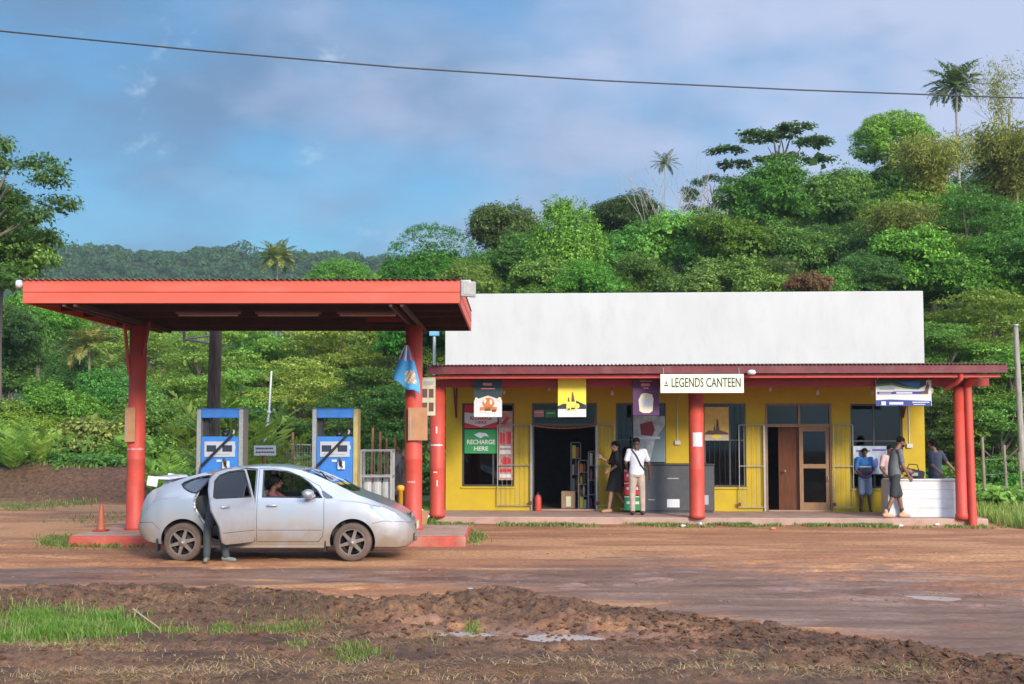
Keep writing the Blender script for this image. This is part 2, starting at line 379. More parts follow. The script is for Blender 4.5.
def noise(sc, det=6, ro=.6, vec=None, lo=.35, hi=.65):
    n = N(nt, 'ShaderNodeTexNoise'); n.inputs['Scale'].default_value = sc; n.inputs['Detail'].default_value = det; n.inputs['Roughness'].default_value = ro
    L.new(vec, n.inputs[0]); r = N(nt, 'ShaderNodeMapRange'); r.inputs[1].default_value = lo; r.inputs[2].default_value = hi; L.new(n.outputs[0], r.inputs[0]); return r.outputs[0], n.outputs[0]
geo = N(nt, 'ShaderNodeNewGeometry'); pos = geo.outputs['Position']
st = N(nt, 'ShaderNodeMapping'); st.inputs['Scale'].default_value = (.45, 1.5, 1); L.new(pos, st.inputs[0])
f1, _ = noise(1.3, 8, .62, st.outputs[0]); f2, _ = noise(9, 6, .6, pos); f3, r3 = noise(45, 4, .6, pos, .3, .7)
clay = mixc(f1, (.23, .080, .026), (.42, .170, .058)); clay = mixc(attr('tan'), clay, mixc(f2, (.38, .16, .055), (.54, .26, .10)))
wet_sheenc = mixc(f1, (.10, .040, .018), (.28, .15, .095))  # wet mud; its paler, greyer end has the sky's sheen mixed into the colour
grit = N(nt, 'ShaderNodeMath', operation='MULTIPLY'); grit.inputs[1].default_value = .55; g9, _ = noise(70, 3, .7, pos, .52, .68); L.new(g9, grit.inputs[0]); clay = mixc(grit.outputs[0], clay, (.56, .35, .2)); g8, _ = noise(28, 5, .7, pos, .55, .7); g7 = N(nt, 'ShaderNodeMath', operation='MULTIPLY'); g7.inputs[1].default_value = .5; L.new(g8, g7.inputs[0]); clay = mixc(g7.outputs[0], clay, (.17, .075, .035))
wn1, _ = noise(2.6, 7, .68, st.outputs[0], .38, .6); wa = N(nt, 'ShaderNodeMath', operation='MULTIPLY_ADD'); wa.use_clamp = True; wa.inputs[1].default_value = 1.5; wb = N(nt, 'ShaderNodeMath', operation='SUBTRACT'); L.new(attr('wet'), wb.inputs[0]); wc = N(nt, 'ShaderNodeMapRange'); wc.inputs[3].default_value = .45; wc.inputs[4].default_value = -.05; L.new(wn1, wc.inputs[0]); L.new(wc.outputs[0], wb.inputs[1]); L.new(wb.outputs[0], wa.inputs[0]); wa.inputs[2].default_value = 0; WET = wa.outputs[0]
dk = N(nt, 'ShaderNodeMath', operation='MULTIPLY'); dk.inputs[1].default_value = .45; L.new(g8, dk.inputs[0]); wet_sheenc = mixc(dk.outputs[0], wet_sheenc, (.10, .05, .03))
c1 = mixc(WET, clay, wet_sheenc)
mudc = mixc(f2, (.028, .011, .005), mixc(f1, (.090, .034, .012), (.18, .072, .023))); mudc = mixc(f3, mudc, mixc(f1, (.055, .024, .011), (.25, .13, .055)))
c2 = mixc(attr('mud'), c1, mudc)
bankc = mixc(f2, (.05, .02, .009), (.14, .058, .024))
c2 = mixc(attr('bank'), c2, bankc)
grn = mixc(f2, (.035, .07, .012), (.10, .13, .035))
c3 = mixc(attr('green'), c2, grn)
sp1 = N(nt, 'ShaderNodeTexNoise'); sp1.inputs['Scale'].default_value = 13; sp1.inputs['Detail'].default_value = 9; sp1.inputs['Roughness'].default_value = .78; L.new(pos, sp1.inputs[0])
sp2 = N(nt, 'ShaderNodeMapRange'); sp2.inputs[1].default_value = .35; sp2.inputs[2].default_value = .65; sp2.inputs[3].default_value = .62; sp2.inputs[4].default_value = 1.32; L.new(sp1.outputs[0], sp2.inputs[0])
spm = N(nt, 'ShaderNodeVectorMath', operation='SCALE'); L.new(c3, spm.inputs[0]); L.new(sp2.outputs[0], spm.inputs['Scale']); c3 = spm.outputs[0]
L.new(c3, b.inputs['Base Color'])
rw = N(nt, 'ShaderNodeMapRange'); rw.inputs[3].default_value = .82; rw.inputs[4].default_value = .27; 
wn = N(nt, 'ShaderNodeMath', operation='MULTIPLY'); L.new(WET, wn.inputs[0]); wr2 = N(nt, 'ShaderNodeMapRange'); wr2.inputs[3].default_value = .55; wr2.inputs[4].default_value = 1.1; L.new(f1, wr2.inputs[0]); L.new(wr2.outputs[0], wn.inputs[1])
L.new(wn.outputs[0], rw.inputs[0]); L.new(rw.outputs[0], b.inputs['Roughness'])
b.inputs['Specular IOR Level'].default_value = .6
bp = N(nt, 'ShaderNodeBump'); bp.inputs['Distance'].default_value = .02
bs = N(nt, 'ShaderNodeMapRange'); bs.inputs[3].default_value = .9; bs.inputs[4].default_value = .1; L.new(attr('wet'), bs.inputs[0]); L.new(bs.outputs[0], bp.inputs['Strength'])
L.new(r3, bp.inputs['Height']); L.new(bp.outputs[0], b.inputs['Normal'])
ground = np_mesh('ground', np.stack([GX.ravel(), GY.ravel(), H.ravel()], -1), F, [gm], smooth=True,
                 attrs=dict(mud=mud_.ravel(), wet=wet.ravel(), green=green.ravel(), tan=tan.ravel(), bank=bankm.ravel()))
tag(ground, kind='structure')
def ground_z(x, y):
    i = min(max(np.searchsorted(ys, y)-1, 0), len(ys)-2); j = min(max(np.searchsorted(xs, x)-1, 0), len(xs)-2)
    fy = (y-ys[i])/(ys[i+1]-ys[i]); fx = (x-xs[j])/(xs[j+1]-xs[j])
    return float((H[i, j]*(1-fx)+H[i, j+1]*fx)*(1-fy)+(H[i+1, j]*(1-fx)+H[i+1, j+1]*fx)*fy)
def ground_zv(X, Y):
    i = np.clip(np.searchsorted(ys, Y)-1, 0, len(ys)-2); j = np.clip(np.searchsorted(xs, X)-1, 0, len(xs)-2)
    fy = (Y-ys[i])/(ys[i+1]-ys[i]); fx = (X-xs[j])/(xs[j+1]-xs[j])
    return (H[i, j]*(1-fx)+H[i, j+1]*fx)*(1-fy)+(H[i+1, j]*(1-fx)+H[i+1, j+1]*fx)*fy
# standing water in the dips
wm_, nt, b = nodes_of('puddle_water'); b.inputs['Base Color'].default_value = (.42, .33, .28, 1); b.inputs['Roughness'].default_value = .30; b.inputs['Specular IOR Level'].default_value = 1.0  # pale base colour stands in for bright reflections on the muddy water
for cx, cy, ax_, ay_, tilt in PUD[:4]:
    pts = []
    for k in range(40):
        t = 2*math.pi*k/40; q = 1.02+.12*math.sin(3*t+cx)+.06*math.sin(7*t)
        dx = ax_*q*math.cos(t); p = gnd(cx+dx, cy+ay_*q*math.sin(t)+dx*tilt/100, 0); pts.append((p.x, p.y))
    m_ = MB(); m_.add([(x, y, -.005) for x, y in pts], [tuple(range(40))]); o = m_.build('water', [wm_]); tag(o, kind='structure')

# ================================================================== far hills, seen over the forecourt roof
hy = np.linspace(300, 640, 60); hx = np.linspace(-420, 260, 110)
HX, HY = np.meshgrid(hx, hy)
def hill_z(X, Y):
    X = np.asarray(X, float); Y = np.asarray(Y, float)
    px_ = 512+F_PX*X/Y
    top = np.interp(px_, [-900, -300, 0, 75, 150, 240, 330, 395, 480, 700, 1100], [244, 238, 236, 239, 246, 249, 252, 255, 262, 290, 330])
    ztop = CAM_H + (429-top)/F_PX*480
    return (ztop-6.5)*sstep(300, 480, Y)*(1-.3*sstep(520, 640, Y)) + 5*(fbm(X, Y, .02, 4)-.5)*sstep(300, 340, Y)-.5
hz = hill_z(HX, HY); idx = np.arange(HX.size).reshape(HX.shape)
F = np.stack([idx[:-1, :-1], idx[:-1, 1:], idx[1:, 1:], idx[1:, :-1]], -1).reshape(-1, 4)
hm = mat('hill_soil', (.04, .065, .02), .9, var=.4, scale=.05, coord='Object')
tag(np_mesh('hills', np.stack([HX.ravel(), HY.ravel(), hz.ravel()], -1), F, [hm], smooth=True), kind='structure')
# air
hb = MB(); hb.box2((-425, -64, -3), (425, 705, 112)); hazem = bpy.data.materials.new('haze_air'); hazem.use_nodes = True
nt = hazem.node_tree; nt.nodes.clear(); o_ = N(nt, 'ShaderNodeOutputMaterial'); pv = N(nt, 'ShaderNodeVolumePrincipled')
pv.inputs['Color'].default_value = (.80, .88, 1.0, 1); pv.inputs['Density'].default_value = HAZE_D; pv.inputs['Anisotropy'].default_value = 0.0
nt.links.new(pv.outputs[0], o_.inputs['Volume'])
if HAZE_D > 0: tag(hb.build('haze', [hazem]), kind='stuff')
# ================================================================== the canteen building (slightly turned: its right end is nearer)
BM = Matrix.Translation((-1.60, 31.5, 0)) @ Matrix.Rotation(R(-3.5), 4, 'Z')
BI = BM.inverted()
def bl(px, py, dy):
    """photo pixel -> point in the building's own frame on the plane dy metres from its front wall"""
    o = BI @ Vector((0, 0, CAM_H)); d = (BI @ at(px, py, 10)) - o
    t = (dy-o.y)/d.y; return o + d*t
def bx(px, dy, py=450): return bl(px, py, dy).x
def bz(py, dy, px=690): return bl(px, py, dy).z
def placed(o): o.matrix_world = BM @ o.matrix_world; return o
M_yel = mat('yellow_wall_paint', (.52, .355, .010), .75, var=.08, scale=2.0, dirt=(.42, .27, .03), dirt_amt=.6, bump=.15, bscale=60)
M_white = mat('white_parapet_paint', (.50, .485, .445), .8, var=.05, scale=1.2, dirt=(.42, .395, .35), dirt_amt=.45, dscale=1.9, stretch=(1.3, 1, .6), bump=.1, bscale=50)
M_red = mat('red_gloss_paint', (.54, .062, .036), .58, var=.14, scale=3, dirt=(.33, .085, .055), dirt_amt=.7, bump=.08, bscale=30)
M_coral = mat('coral_fascia_paint', (.64, .088, .045), .6, var=.07, scale=2.5, dirt=(.55, .13, .09), dirt_amt=.5, bump=.1, stretch=(.5, 1, 2))
M_maroon = mat('maroon_gutter_paint', (.14, .018, .02), .6, var=.2, scale=4, dirt=(.22, .08, .06), dirt_amt=.6, stretch=(1, 1, .4))
M_dred = mat('dark_shaded_red', (.30, .025, .02), .6, var=.12, scale=3, dirt=(.16, .03, .02), dirt_amt=.5)  # darker red; on the veranda header beam it holds the shade under the eaves
M_zinc = mat('rusty_roof_sheet', (.16, .10, .08), .6, metal=.3, var=.3, scale=4, dirt=(.12, .045, .025), dirt_amt=.9)
M_conc = mat('pinkish_concrete', (.42, .27, .20), .85, var=.12, scale=3, dirt=(.28, .13, .075), dirt_amt=.8, bump=.25, bscale=25)
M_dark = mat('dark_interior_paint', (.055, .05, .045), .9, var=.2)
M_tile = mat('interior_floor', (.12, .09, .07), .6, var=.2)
M_alu = mat('dark_window_frame', (.07, .065, .06), .45, metal=.4)
M_galv = mat('galvanised_steel', (.38, .37, .34), .45, metal=.6, var=.15, scale=20)
M_wood = mat('brown_varnished_wood', (.26, .13, .05), .5, var=.25, scale=8, stretch=(4, 4, .6))
M_wood2 = mat('reddish_door_board', (.17, .06, .025), .5, var=.2, scale=5, stretch=(4, 4, .6))
M_glass = glass_mat('window_glass', (.35, .38, .38), .5, .0)
M_blk = mat('black_plastic', (.02, .02, .022), .45)
M_wht = mat('white_gloss', (.60, .60, .585), .5, var=.04, dirt=(.45, .36, .27), dirt_amt=.45)
M_grey = mat('grey_plastic', (.25, .25, .25), .5)
def flat(name, c, r=.6, var=.03): return mat(name, c, r, var=var)
bld = thing('canteen_building', 'long yellow canteen with white parapet and red veranda posts', 'building')
bld.matrix_world = BM
def bbuild(mb, name, mats, parent=None):
    o = mb.build(name, mats); o.parent = parent if parent is not None else bld; return o
WL, WR = 0.0, bx(925, 0, 450); ZF = .15; ZP0, ZP1 = 3.52, bz(291, -.06, 900)
doors = {1: (bx(532, 0), bx(597, 0), ZF, bz(403, 0)), 2: (bx(765.5, 0), bx(832, 0), ZF, bz(403.5, 0))}
wins = {1: (bx(462, 0), bx(514, 0), bz(487, 0), bz(403, 0)), 2: (bx(616, 0), bx(666, 0), bz(487, 0), bz(403, 0)),
        3: (bx(704, 0), bx(746, 0), bz(487, 0), bz(403.5, 0)), 4: (bx(851, 0), bx(903, 0), bz(488, 0), bz(404, 0))}
def wall_holes(mb, x0, x1, z0, z1, holes, y0, y1):
    X = sorted({x0, x1} | {h[0] for h in holes} | {h[1] for h in holes}); Z = sorted({z0, z1} | {h[2] for h in holes} | {h[3] for h in holes})
    solid = lambda i, j: 0 <= i < len(X)-1 and 0 <= j < len(Z)-1 and not any(h[0]-1e-6 <= (X[i]+X[i+1])/2 <= h[1] and h[2]-1e-6 <= (Z[j]+Z[j+1])/2 <= h[3] for h in holes)
    for i in range(len(X)-1):
        for j in range(len(Z)-1):
            if not solid(i, j): continue
            a, b_, c, d = X[i], X[i+1], Z[j], Z[j+1]
            mb.quad((a, y0, c), (b_, y0, c), (b_, y0, d), (a, y0, d)); mb.quad((a, y1, c), (a, y1, d), (b_, y1, d), (b_, y1, c))
            if not solid(i-1, j): mb.quad((a, y0, c), (a, y0, d), (a, y1, d), (a, y1, c))
            if not solid(i+1, j): mb.quad((b_, y0, c), (b_, y1, c), (b_, y1, d), (b_, y0, d))
            if not solid(i, j-1): mb.quad((a, y0, c), (a, y1, c), (b_, y1, c), (b_, y0, c))
            if not solid(i, j+1): mb.quad((a, y0, d), (b_, y0, d), (b_, y1, d), (a, y1, d))
w = MB(); wall_holes(w, WL, WR, ZF, 3.5, list(doors.values())+list(wins.values()), 0, .16)
w.box2((WL, .163, 0), (WL+.16, 8, 3.5)); w.box2((WR-.16, .163, 0), (WR, 8, 3.5)); w.box2((WL+.163, 7.84, 0), (WR-.163, 8, 3.5))
bbuild(w, 'wall', [M_yel])
w = MB(); w.box2((WL-.02, -.05, ZP0), (WR+.02, .14, ZP1), bev=.012)
for k in range(1, 7): w.box2((WL+(WR-WL)*k/7-.002, -.0515, ZP0+.01), (WL+(WR-WL)*k/7+.002, -.0502, ZP1-.012))
w.box2((WL-.02, .143, ZP0), (WL+.12, 7.9, ZP1-.5)); w.box2((WR-.12, .143, ZP0), (WR+.02, 7.9, ZP1-.5))
bbuild(w, 'parapet', [M_white])
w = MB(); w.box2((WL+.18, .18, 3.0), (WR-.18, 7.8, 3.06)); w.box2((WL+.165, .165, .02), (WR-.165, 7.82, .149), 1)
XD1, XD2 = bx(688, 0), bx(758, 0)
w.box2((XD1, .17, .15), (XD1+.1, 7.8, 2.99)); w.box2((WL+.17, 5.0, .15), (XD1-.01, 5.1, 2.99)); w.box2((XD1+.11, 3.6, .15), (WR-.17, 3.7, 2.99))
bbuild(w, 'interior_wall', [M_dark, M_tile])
w = MB(); w.box2((-.42, -2.3, -.3), (WR+.75, -.002, ZF), bev=.02); bbuild(w, 'veranda_slab', [M_conc])
w = MB(); w.box2((WL, 0, -.3), (WR, 7.99, .0)); bbuild(w, 'foundation', [M_conc])
# corrugated sheets
def corrugated(mb, x0, x1, y0, z0, y1, z1, per=.085, amp=.014, th=.004, mi=0):
    n = int((x1-x0)/per*8); xs_ = [x0+(x1-x0)*i/n for i in range(n+1)]
    vs = []
    for x in xs_:
        a = amp*math.sin(2*math.pi*(x-x0)/per)
        vs += [(x, y0, z0+a), (x, y1, z1+a), (x, y1, z1+a-th), (x, y0, z0+a-th)]
    fs = []
    for i in range(n):
        o = 4*i
        for k in range(4): fs.append((o+k, o+(k+1) % 4, o+4+(k+1) % 4, o+4+k))
    mb.add(vs, fs, mi, True)
RX0, RX1 = bx(428, -3.05, 370), bx(1007, -3.05, 368)
zt = bz(364.5, -3.05)
w = MB(); corrugated(w, RX0, RX1, -3.12, zt, -.055, zt+.11); bbuild(w, 'veranda_roof', [M_zinc])
w = MB(); zf0 = bz(373.4, -3.05)
w.box2((RX0, -3.07, zf0), (RX1, -3.03, zt-.022), bev=.006); w.box2((RX0, -3.13, zf0-.002), (RX1, -3.072, zf0+.03))
bbuild(w, 'gutter', [M_maroon])
w = MB()
w.box2((RX0+.06, -2.98, bz(378.2, -2.95)), (RX1-.12, -2.90, bz(374.6, -2.95)), bev=.01)
for k in range(9):
    x = RX0+.35+k*(RX1-RX0-.7)/8; w.box2((x-.03, -3.02, zf0+.02), (x+.03, -.06, zt-.03), 1)   # rafters
w.tube([(RX1-.95, -3.0, zf0-.0), (RX1-.95, -3.0, zf0-.12), (RX1-1.02, -2.8, zf0-.22), (RX1-1.12, -2.42, zf0-.3)], .05, 12)
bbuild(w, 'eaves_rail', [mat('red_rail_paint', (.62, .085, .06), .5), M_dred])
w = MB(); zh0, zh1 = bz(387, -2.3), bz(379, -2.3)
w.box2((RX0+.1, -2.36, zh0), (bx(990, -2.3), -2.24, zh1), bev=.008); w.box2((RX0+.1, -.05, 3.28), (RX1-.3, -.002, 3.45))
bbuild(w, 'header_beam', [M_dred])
w = MB(); w.box2((WL+.0, -3.0, zt-.05), (WR+.5, -.06, zt-.04)); bbuild(w, 'soffit', [mat('soffit_board', (.22, .12, .08), .8)])
def round_col(x, y, z0, z1, r, name='column', parent=None, m=M_red):
    w = MB(); w.lathe([(r*1.05, z0), (r*1.05, z0+.07), (r, z0+.09), (r, z0+1.05), (r*1.015, z0+1.06), (r*1.015, z0+1.10), (r, z0+1.11), (r, z1)], (x, y, 0), 28)
    o = w.build(name, [m]); o.parent = parent; return o
for i, (px, wd) in enumerate([(437.3, 15), (697, 16)]):
    x = bx(px, -2.3, 500); o = round_col(x, -2.3, ZF-.005, zh0+.01, .168, 'column', bld)
x = bx(962, -2.3, 500)
w = MB(); w.lathe([(.15, ZF-.005), (.15, ZF+.1), (.135, ZF+.12), (.135, zh0)], (x, -2.3, 0), 24); bbuild(w, 'column', [M_red])
w = MB(); w.tube([(bx(972, -2.34, 521), -2.42, -.01), (bx(966.5, -2.34, 386), -2.42, zh0+.03)], .085, 16); w.tube([(bx(966.5, -2.34, 386), -2.42, zh0+.03), (bx(968, -2.34, 377), -2.8, zh0+.2)], .085, 16); bbuild(w, 'downpipe', [M_red])
# paint chips on the left veranda column are real pale scuffs
for px, py, ww, hh in [(437, 445, 12, 1.6), (437.5, 430, 1.6, 7), (436, 472, 4, 1.3), (438, 483, 1.2, 6)]:
    a = bl(px-ww/2, py+hh/2, -2.3); b_ = bl(px+ww/2, py-hh/2, -2.3); cx = bx(437.3, -2.3, 500)
    vs = []; n = 8; w = MB()
    for k in range(n+1):
        xx = a.x+(b_.x-a.x)*k/n; dd = max(-.98, min(.98, (xx-cx)/.17)); yy = -2.3-math.sqrt(1-dd*dd)*.1725
        j = .006*math.sin(k*2.3+px); vs += [(xx, yy, a.z+j), (xx, yy, b_.z-j)]
    w.add(vs, [(2*k, 2*k+2, 2*k+3, 2*k+1) for k in range(n)]); bbuild(w, 'paint_scuff', [M_wht])
# brackets under the roof against the wall
for px in (455, 907):
    x = bx(px, -.3); w = MB(); w.tube([(x, -.02, bz(417, 0)), (x, -.9, 3.42)], .022, 6); w.tube([(x, -.02, 3.42), (x, -.02, bz(418, 0))], .02, 6); bbuild(w, 'bracket', [M_maroon])
# windows
def window(k, h, mull=(), bars=0):
    x0, x1, z0, z1 = h; f = MB(); t = .045
    f.box2((x0, .03, z0), (x1, .09, z0+t)); f.box2((x0, .03, z1-t), (x1, .09, z1)); f.box2((x0, .031, z0+t), (x0+t, .089, z1-t)); f.box2((x1-t, .031, z0+t), (x1, .089, z1-t))
    for q in mull: f.box2((x0+(x1-x0)*q-.02, .035, z0+t), (x0+(x1-x0)*q+.02, .085, z1-t))
    zz = z0+(z1-z0)*.56; f.box2((x0+t, .036, zz-.015), (x1-t, .084, zz+.015))
    o = bbuild(f, 'window', [M_alu])
    g = MB(); g.box2((x0+.01, .055, z0+.01), (x1-.01, .061, z1-.01)); lpar(g.build('pane', [M_glass]), o)
    if bars:
        g = MB()
        for q in range(1, bars): g.tube([(x0+(x1-x0)*q/bars, .015, z0), (x0+(x1-x0)*q/bars, .015, z1)], .0035, 6)
        lpar(g.build('security_bars', [M_alu]), o)
    s = MB(); s.box2((x0-.03, -.035, z0-.05), (x1+.03, .03, z0-.002), bev=.006); lpar(s.build('sill', [M_yel]), o)
window(1, wins[1], (.6,), 0); window(2, wins[2], (.33,), 9); window(3, wins[3], (.62,), 8); window(4, wins[4], (.45,), 0)
# doorways
def doorframe(h, zt_, mt, midx=None):
    x0, x1, z0, z1 = h; f = MB(); t = .05
    f.box2((x0, -.01, z0), (x0+t, .12, z1)); f.box2((x1-t, -.01, z0), (x1, .12, z1)); f.box2((x0+t, -.009, z1-t), (x1-t, .119, z1)); f.box2((x0+t, -.008, zt_-.035), (x1-t, .118, zt_+.035))
    if midx: f.box2((midx-.03, -.007, zt_+.035), (midx+.03, .117, z1-t))
    o = bbuild(f, 'door_frame', [mt]); g = MB(); g.box2((x0+t, .05, zt_+.035), (x1-t, .056, z1-t)); lpar(g.build('transom_pane', [M_glass]), o)
zt1 = bz(425, 0); doorframe(doors[1], zt1, M_alu); zt2 = bz(425.5, 0); xm2 = bx(799.5, 0); doorframe(doors[2], zt2, M_wood, xm2)
w = MB(); x0, x1 = xm2+.0, doors[2][1]-.055; z0, z1 = ZF+.012, zt2-.04; zm = bz(466, 0)
for a, b_ in (((x0, z0), (x0+.09, z1)), ((x1-.09, z0), (x1, z1))): w.box2((a[0], .03, a[1]), (b_[0], .08, b_[1]))
for c, hh in ((z0+.10, .10), (zm, .05), (z1-.05, .05)): w.box2((x0+.09, .031, c-hh), (x1-.09, .079, c+hh))
dl = bbuild(w, 'door_leaf', [M_wood]); dl['label'] = 'closed timber door leaf with two glass panes'
w = MB(); w.box2((x0+.09, .053, z0+.2), (x1-.09, .059, z1-.1)); lpar(w.build('door_pane', [M_glass]), dl)
w = MB(); w.tube([(x1-.045, .02, zm-.35), (x1-.045, -.02, zm-.35), (x1-.045, -.02, zm-.25), (x1-.045, .02, zm-.25)], .01, 8); lpar(w.build('handle', [M_galv]), dl)
w = MB(); xa = bx(778.5, .35); xb = bx(799.5, .12); w.box((( xa+xb)/2, .24, (z0+z1)/2), (math.hypot(xb-xa, .2), .04, z1-z0), 0, Euler((0, 0, math.atan2(-.2, xb-xa)))); 
dl = bbuild(w, 'door_leaf', [M_wood2]); dl['label'] = 'reddish brown door leaf standing open inward'
w = MB(); w.lathe([(.0, 0), (.03, .01), (.03, .04), (.0, .05)], (xa+.12, .15, 1.1), 10, axis='Y'); lpar(w.build('handle', [M_galv]), dl)
w = MB(); w.box2((doors[1][0]+.05, -.06, ZF), (doors[1][1]-.05, .15, ZF+.035), bev=.01); bbuild(w, 'threshold', [M_conc]); w = MB(); w.box2((doors[2][0]+.05, -.06, ZF), (doors[2][1]-.05, .15, ZF+.03), bev=.01); bbuild(w, 'threshold', [M_conc])
# folded-back mesh gates
def gate(px0, px1, py0, py1, dy, ang=0):
    x0, x1 = bx(px0, dy), bx(px1, dy); z1, z0 = bz(py0, dy), bz(py1, dy)
    f = MB(); t = .012
    for a, b_ in (((x0, z0), (x0, z1)), ((x1, z0), (x1, z1)), ((x0, z0), (x1, z0)), ((x0, z1), (x1, z1)), ((x0, (z0+z1)/2), (x1, (z0+z1)/2))): f.tube([(a[0], dy, a[1]), (b_[0], dy, b_[1])], t, 8)
    o = bbuild(f, 'security_gate', [M_galv]); g = MB(); n = max(4, int((x1-x0)/.11))
    for q in range(1, n): g.tube([(x0+(x1-x0)*q/n, dy, z0), (x0+(x1-x0)*q/n, dy, z1)], .0045, 5)
    lpar(g.build('wire_mesh', [M_galv]), o)
    g = MB(); g.box(((x1 if px0 < 560 else x0), dy-.02, (z0+z1)/2-.9), (.06, .05, .08)); lpar(g.build('latch', [M_maroon]), o)
gate(497.5, 530.5, 425, 506, -.09); gate(597.5, 614, 425, 506, -.09); gate(739, 763.5, 425, 507, -.09); gate(833.5, 853, 425, 507, -.09)
for px in (531.5, 596.5, 764.5): w = MB(); x = bx(px, -.05); w.box2((x-.022, -.06, ZF), (x+.022, -.012, zt1), bev=.005); bbuild(w, 'gate_post', [M_galv])
# conduit, switches, bulbs, sign lamp
for px, pya, pyb in ((677.5, 398, 441), (909.5, 398, 444)):
    w = MB(); x = bx(px, -.02); w.tube([(x, -.015, bz(pya, 0)), (x, -.015, bz(pyb, 0))], .012, 8); w.box((x, -.03, bz(pyb, 0)-.04), (.14, .05, .10), 0, None, .008); bbuild(w, 'conduit', [M_wht])
for px, py in ((549, 389), (612, 393), (504, 392), (770, 389), (817.5, 392.5), (872, 392)):
    p = bl(px, py, -1.6); w = MB(); w.lathe([(.0, -.06), (.028, -.045), (.034, -.01), (.02, .03), (.017, .06), (0, .062)], p, 12); w.tube([p+Vector((0, 0, .05)), (p.x, p.y, zt-.05)], .006, 6, 1)
    bbuild(w, 'light_bulb', [M_wht, M_blk])
w = MB(); p = bl(751.5, 372.5, -3.2); w.lathe([(.0, -.05), (.075, -.04), (.10, 0), (.07, .05), (0, .06)], p, 16); w.tube([p, p+Vector((0, .2, .05))], .02, 8, 1); bbuild(w, 'floodlight', [M_wht, M_blk])
p = bl(918, 391, -1.2); w = MB(); w.box(p, (.62, .30, .13), 0, None, .02); bbuild(w, 'ceiling_light', [mat('cream_light_box', (.75, .72, .35), .5, emit=(.9, .85, .35, .25))])
# the roof behind the parapet
w = MB(); corrugated(w, WL-.02, WR+.02, .15, ZP0+.75, 8.3, ZP0+.1, .3, .02); bbuild(w, 'roof', [M_zinc])

# ------------------------------------------------------------------ signs, posters and banners (each a flat thing of its own)
def panel(name, label, cat, rect, dy, m, group=None, th=.012, yaw=0):
    px0, py0, px1, py1 = rect; a = bl(px0, py1, dy); b_ = bl(px1, py0, dy)
    w = MB(); w.box2((a.x, dy-th, a.z), (b_.x, dy, b_.z)); o = w.build(name, [m]); o.matrix_world = BM.copy(); tag(o, label, cat, group)
    o['_r'] = 1; del o['_r']; return o
def bits(parent, name, items, dy, m, off=.016):
    """flat printed shapes: items are polygons in photo pixels"""
    for poly in items:
        w = MB(); P = [bl(x, y, dy) for x, y in poly]; w.prism([(p.x, p.z) for p in P], dy-off, dy-off+.003)
        o = w.build(name, [m]); o.parent = parent
    return o
def rc(x0, y0, x1, y1): return [(x0, y0), (x1, y0), (x1, y1), (x0, y1)]
def words(parent, body, cx, cy, hpx, dy, m, wpx=None, off=.018, name='lettering', bold=.0, tilt=0):
    p = bl(cx, cy, dy); size = (bl(cx, cy-hpx/2, dy).z-bl(cx, cy+hpx/2, dy).z)/.72
    o = text_mesh(body, size, name, m, Matrix.Identity(4), extrude=.0015, bold=bold*size)
    xs_ = [v.co.x for v in o.data.vertices]; wd = max(xs_)-min(xs_)
    k = 1.0 if wpx is None else (bl(cx+wpx/2, cy, dy).x-bl(cx-wpx/2, cy, dy).x)/wd
    o.data.transform(Matrix.Translation((p.x, dy-off, p.z)) @ Matrix.Rotation(R(tilt), 4, 'Y') @ FACE @ Matrix.Scale(k, 4, (1, 0, 0)))
    o.parent = parent; return o
def disc(cx, cy, rx, ry, n=16): return [(cx+rx*math.cos(2*math.pi*k/n), cy+ry*math.sin(2*math.pi*k/n)) for k in range(n)]
C_blk = flat('print_black', (.018, .02, .022)); C_wht = flat('print_white', (.62, .62, .61)); C_red = flat('print_red', (.55, .02, .03)); C_grn = flat('print_green', (.02, .25, .07))
C_yel = flat('print_yellow', (.85, .68, .05)); C_pur = flat('print_purple', (.075, .018, .085)); C_crm = flat('print_cream', (.72, .66, .46)); C_org = flat('print_orange', (.55, .17, .05))
C_nvy = flat('print_navy', (.025, .04, .22)); C_pnk = flat('print_pink', (.62, .25, .24)); C_gry = flat('print_grey', (.35, .36, .36)); C_brn = flat('print_brown', (.12, .05, .03)); C_lbl = flat('print_pale_blue', (.55, .62, .72))
C_tl = flat('print_teal', (.016, .035, .04))
# main sign
dy = -3.16
s = panel('shop_sign', 'long cream board with dark LEGENDS CANTEEN lettering on the roof edge', 'sign', (660.5, 374, 743.5, 393), dy, mat('cream_sign_board', (.72, .69, .50), .6, var=.06, dirt=(.6, .52, .3), dirt_amt=.5), th=.03)
words(s, 'LEGENDS CANTEEN', 706, 383, 9.6, dy, flat('sign_ink', (.03, .06, .05)), wpx=69, off=.034, bold=.012)
bits(s, 'emblem', [[(665.3, 384.2), (666.1, 379.4), (666.9, 384.2)], rc(664, 385, 668.2, 386.2)], dy, C_blk, off=.034)
for px in (664, 740): w = MB(); x = bx(px, dy); w.tube([(x, dy-.01, bz(374.5, dy)), (x, -3.06, zt-.06)], .008, 6); w.build('hanger', [M_galv]).parent = s
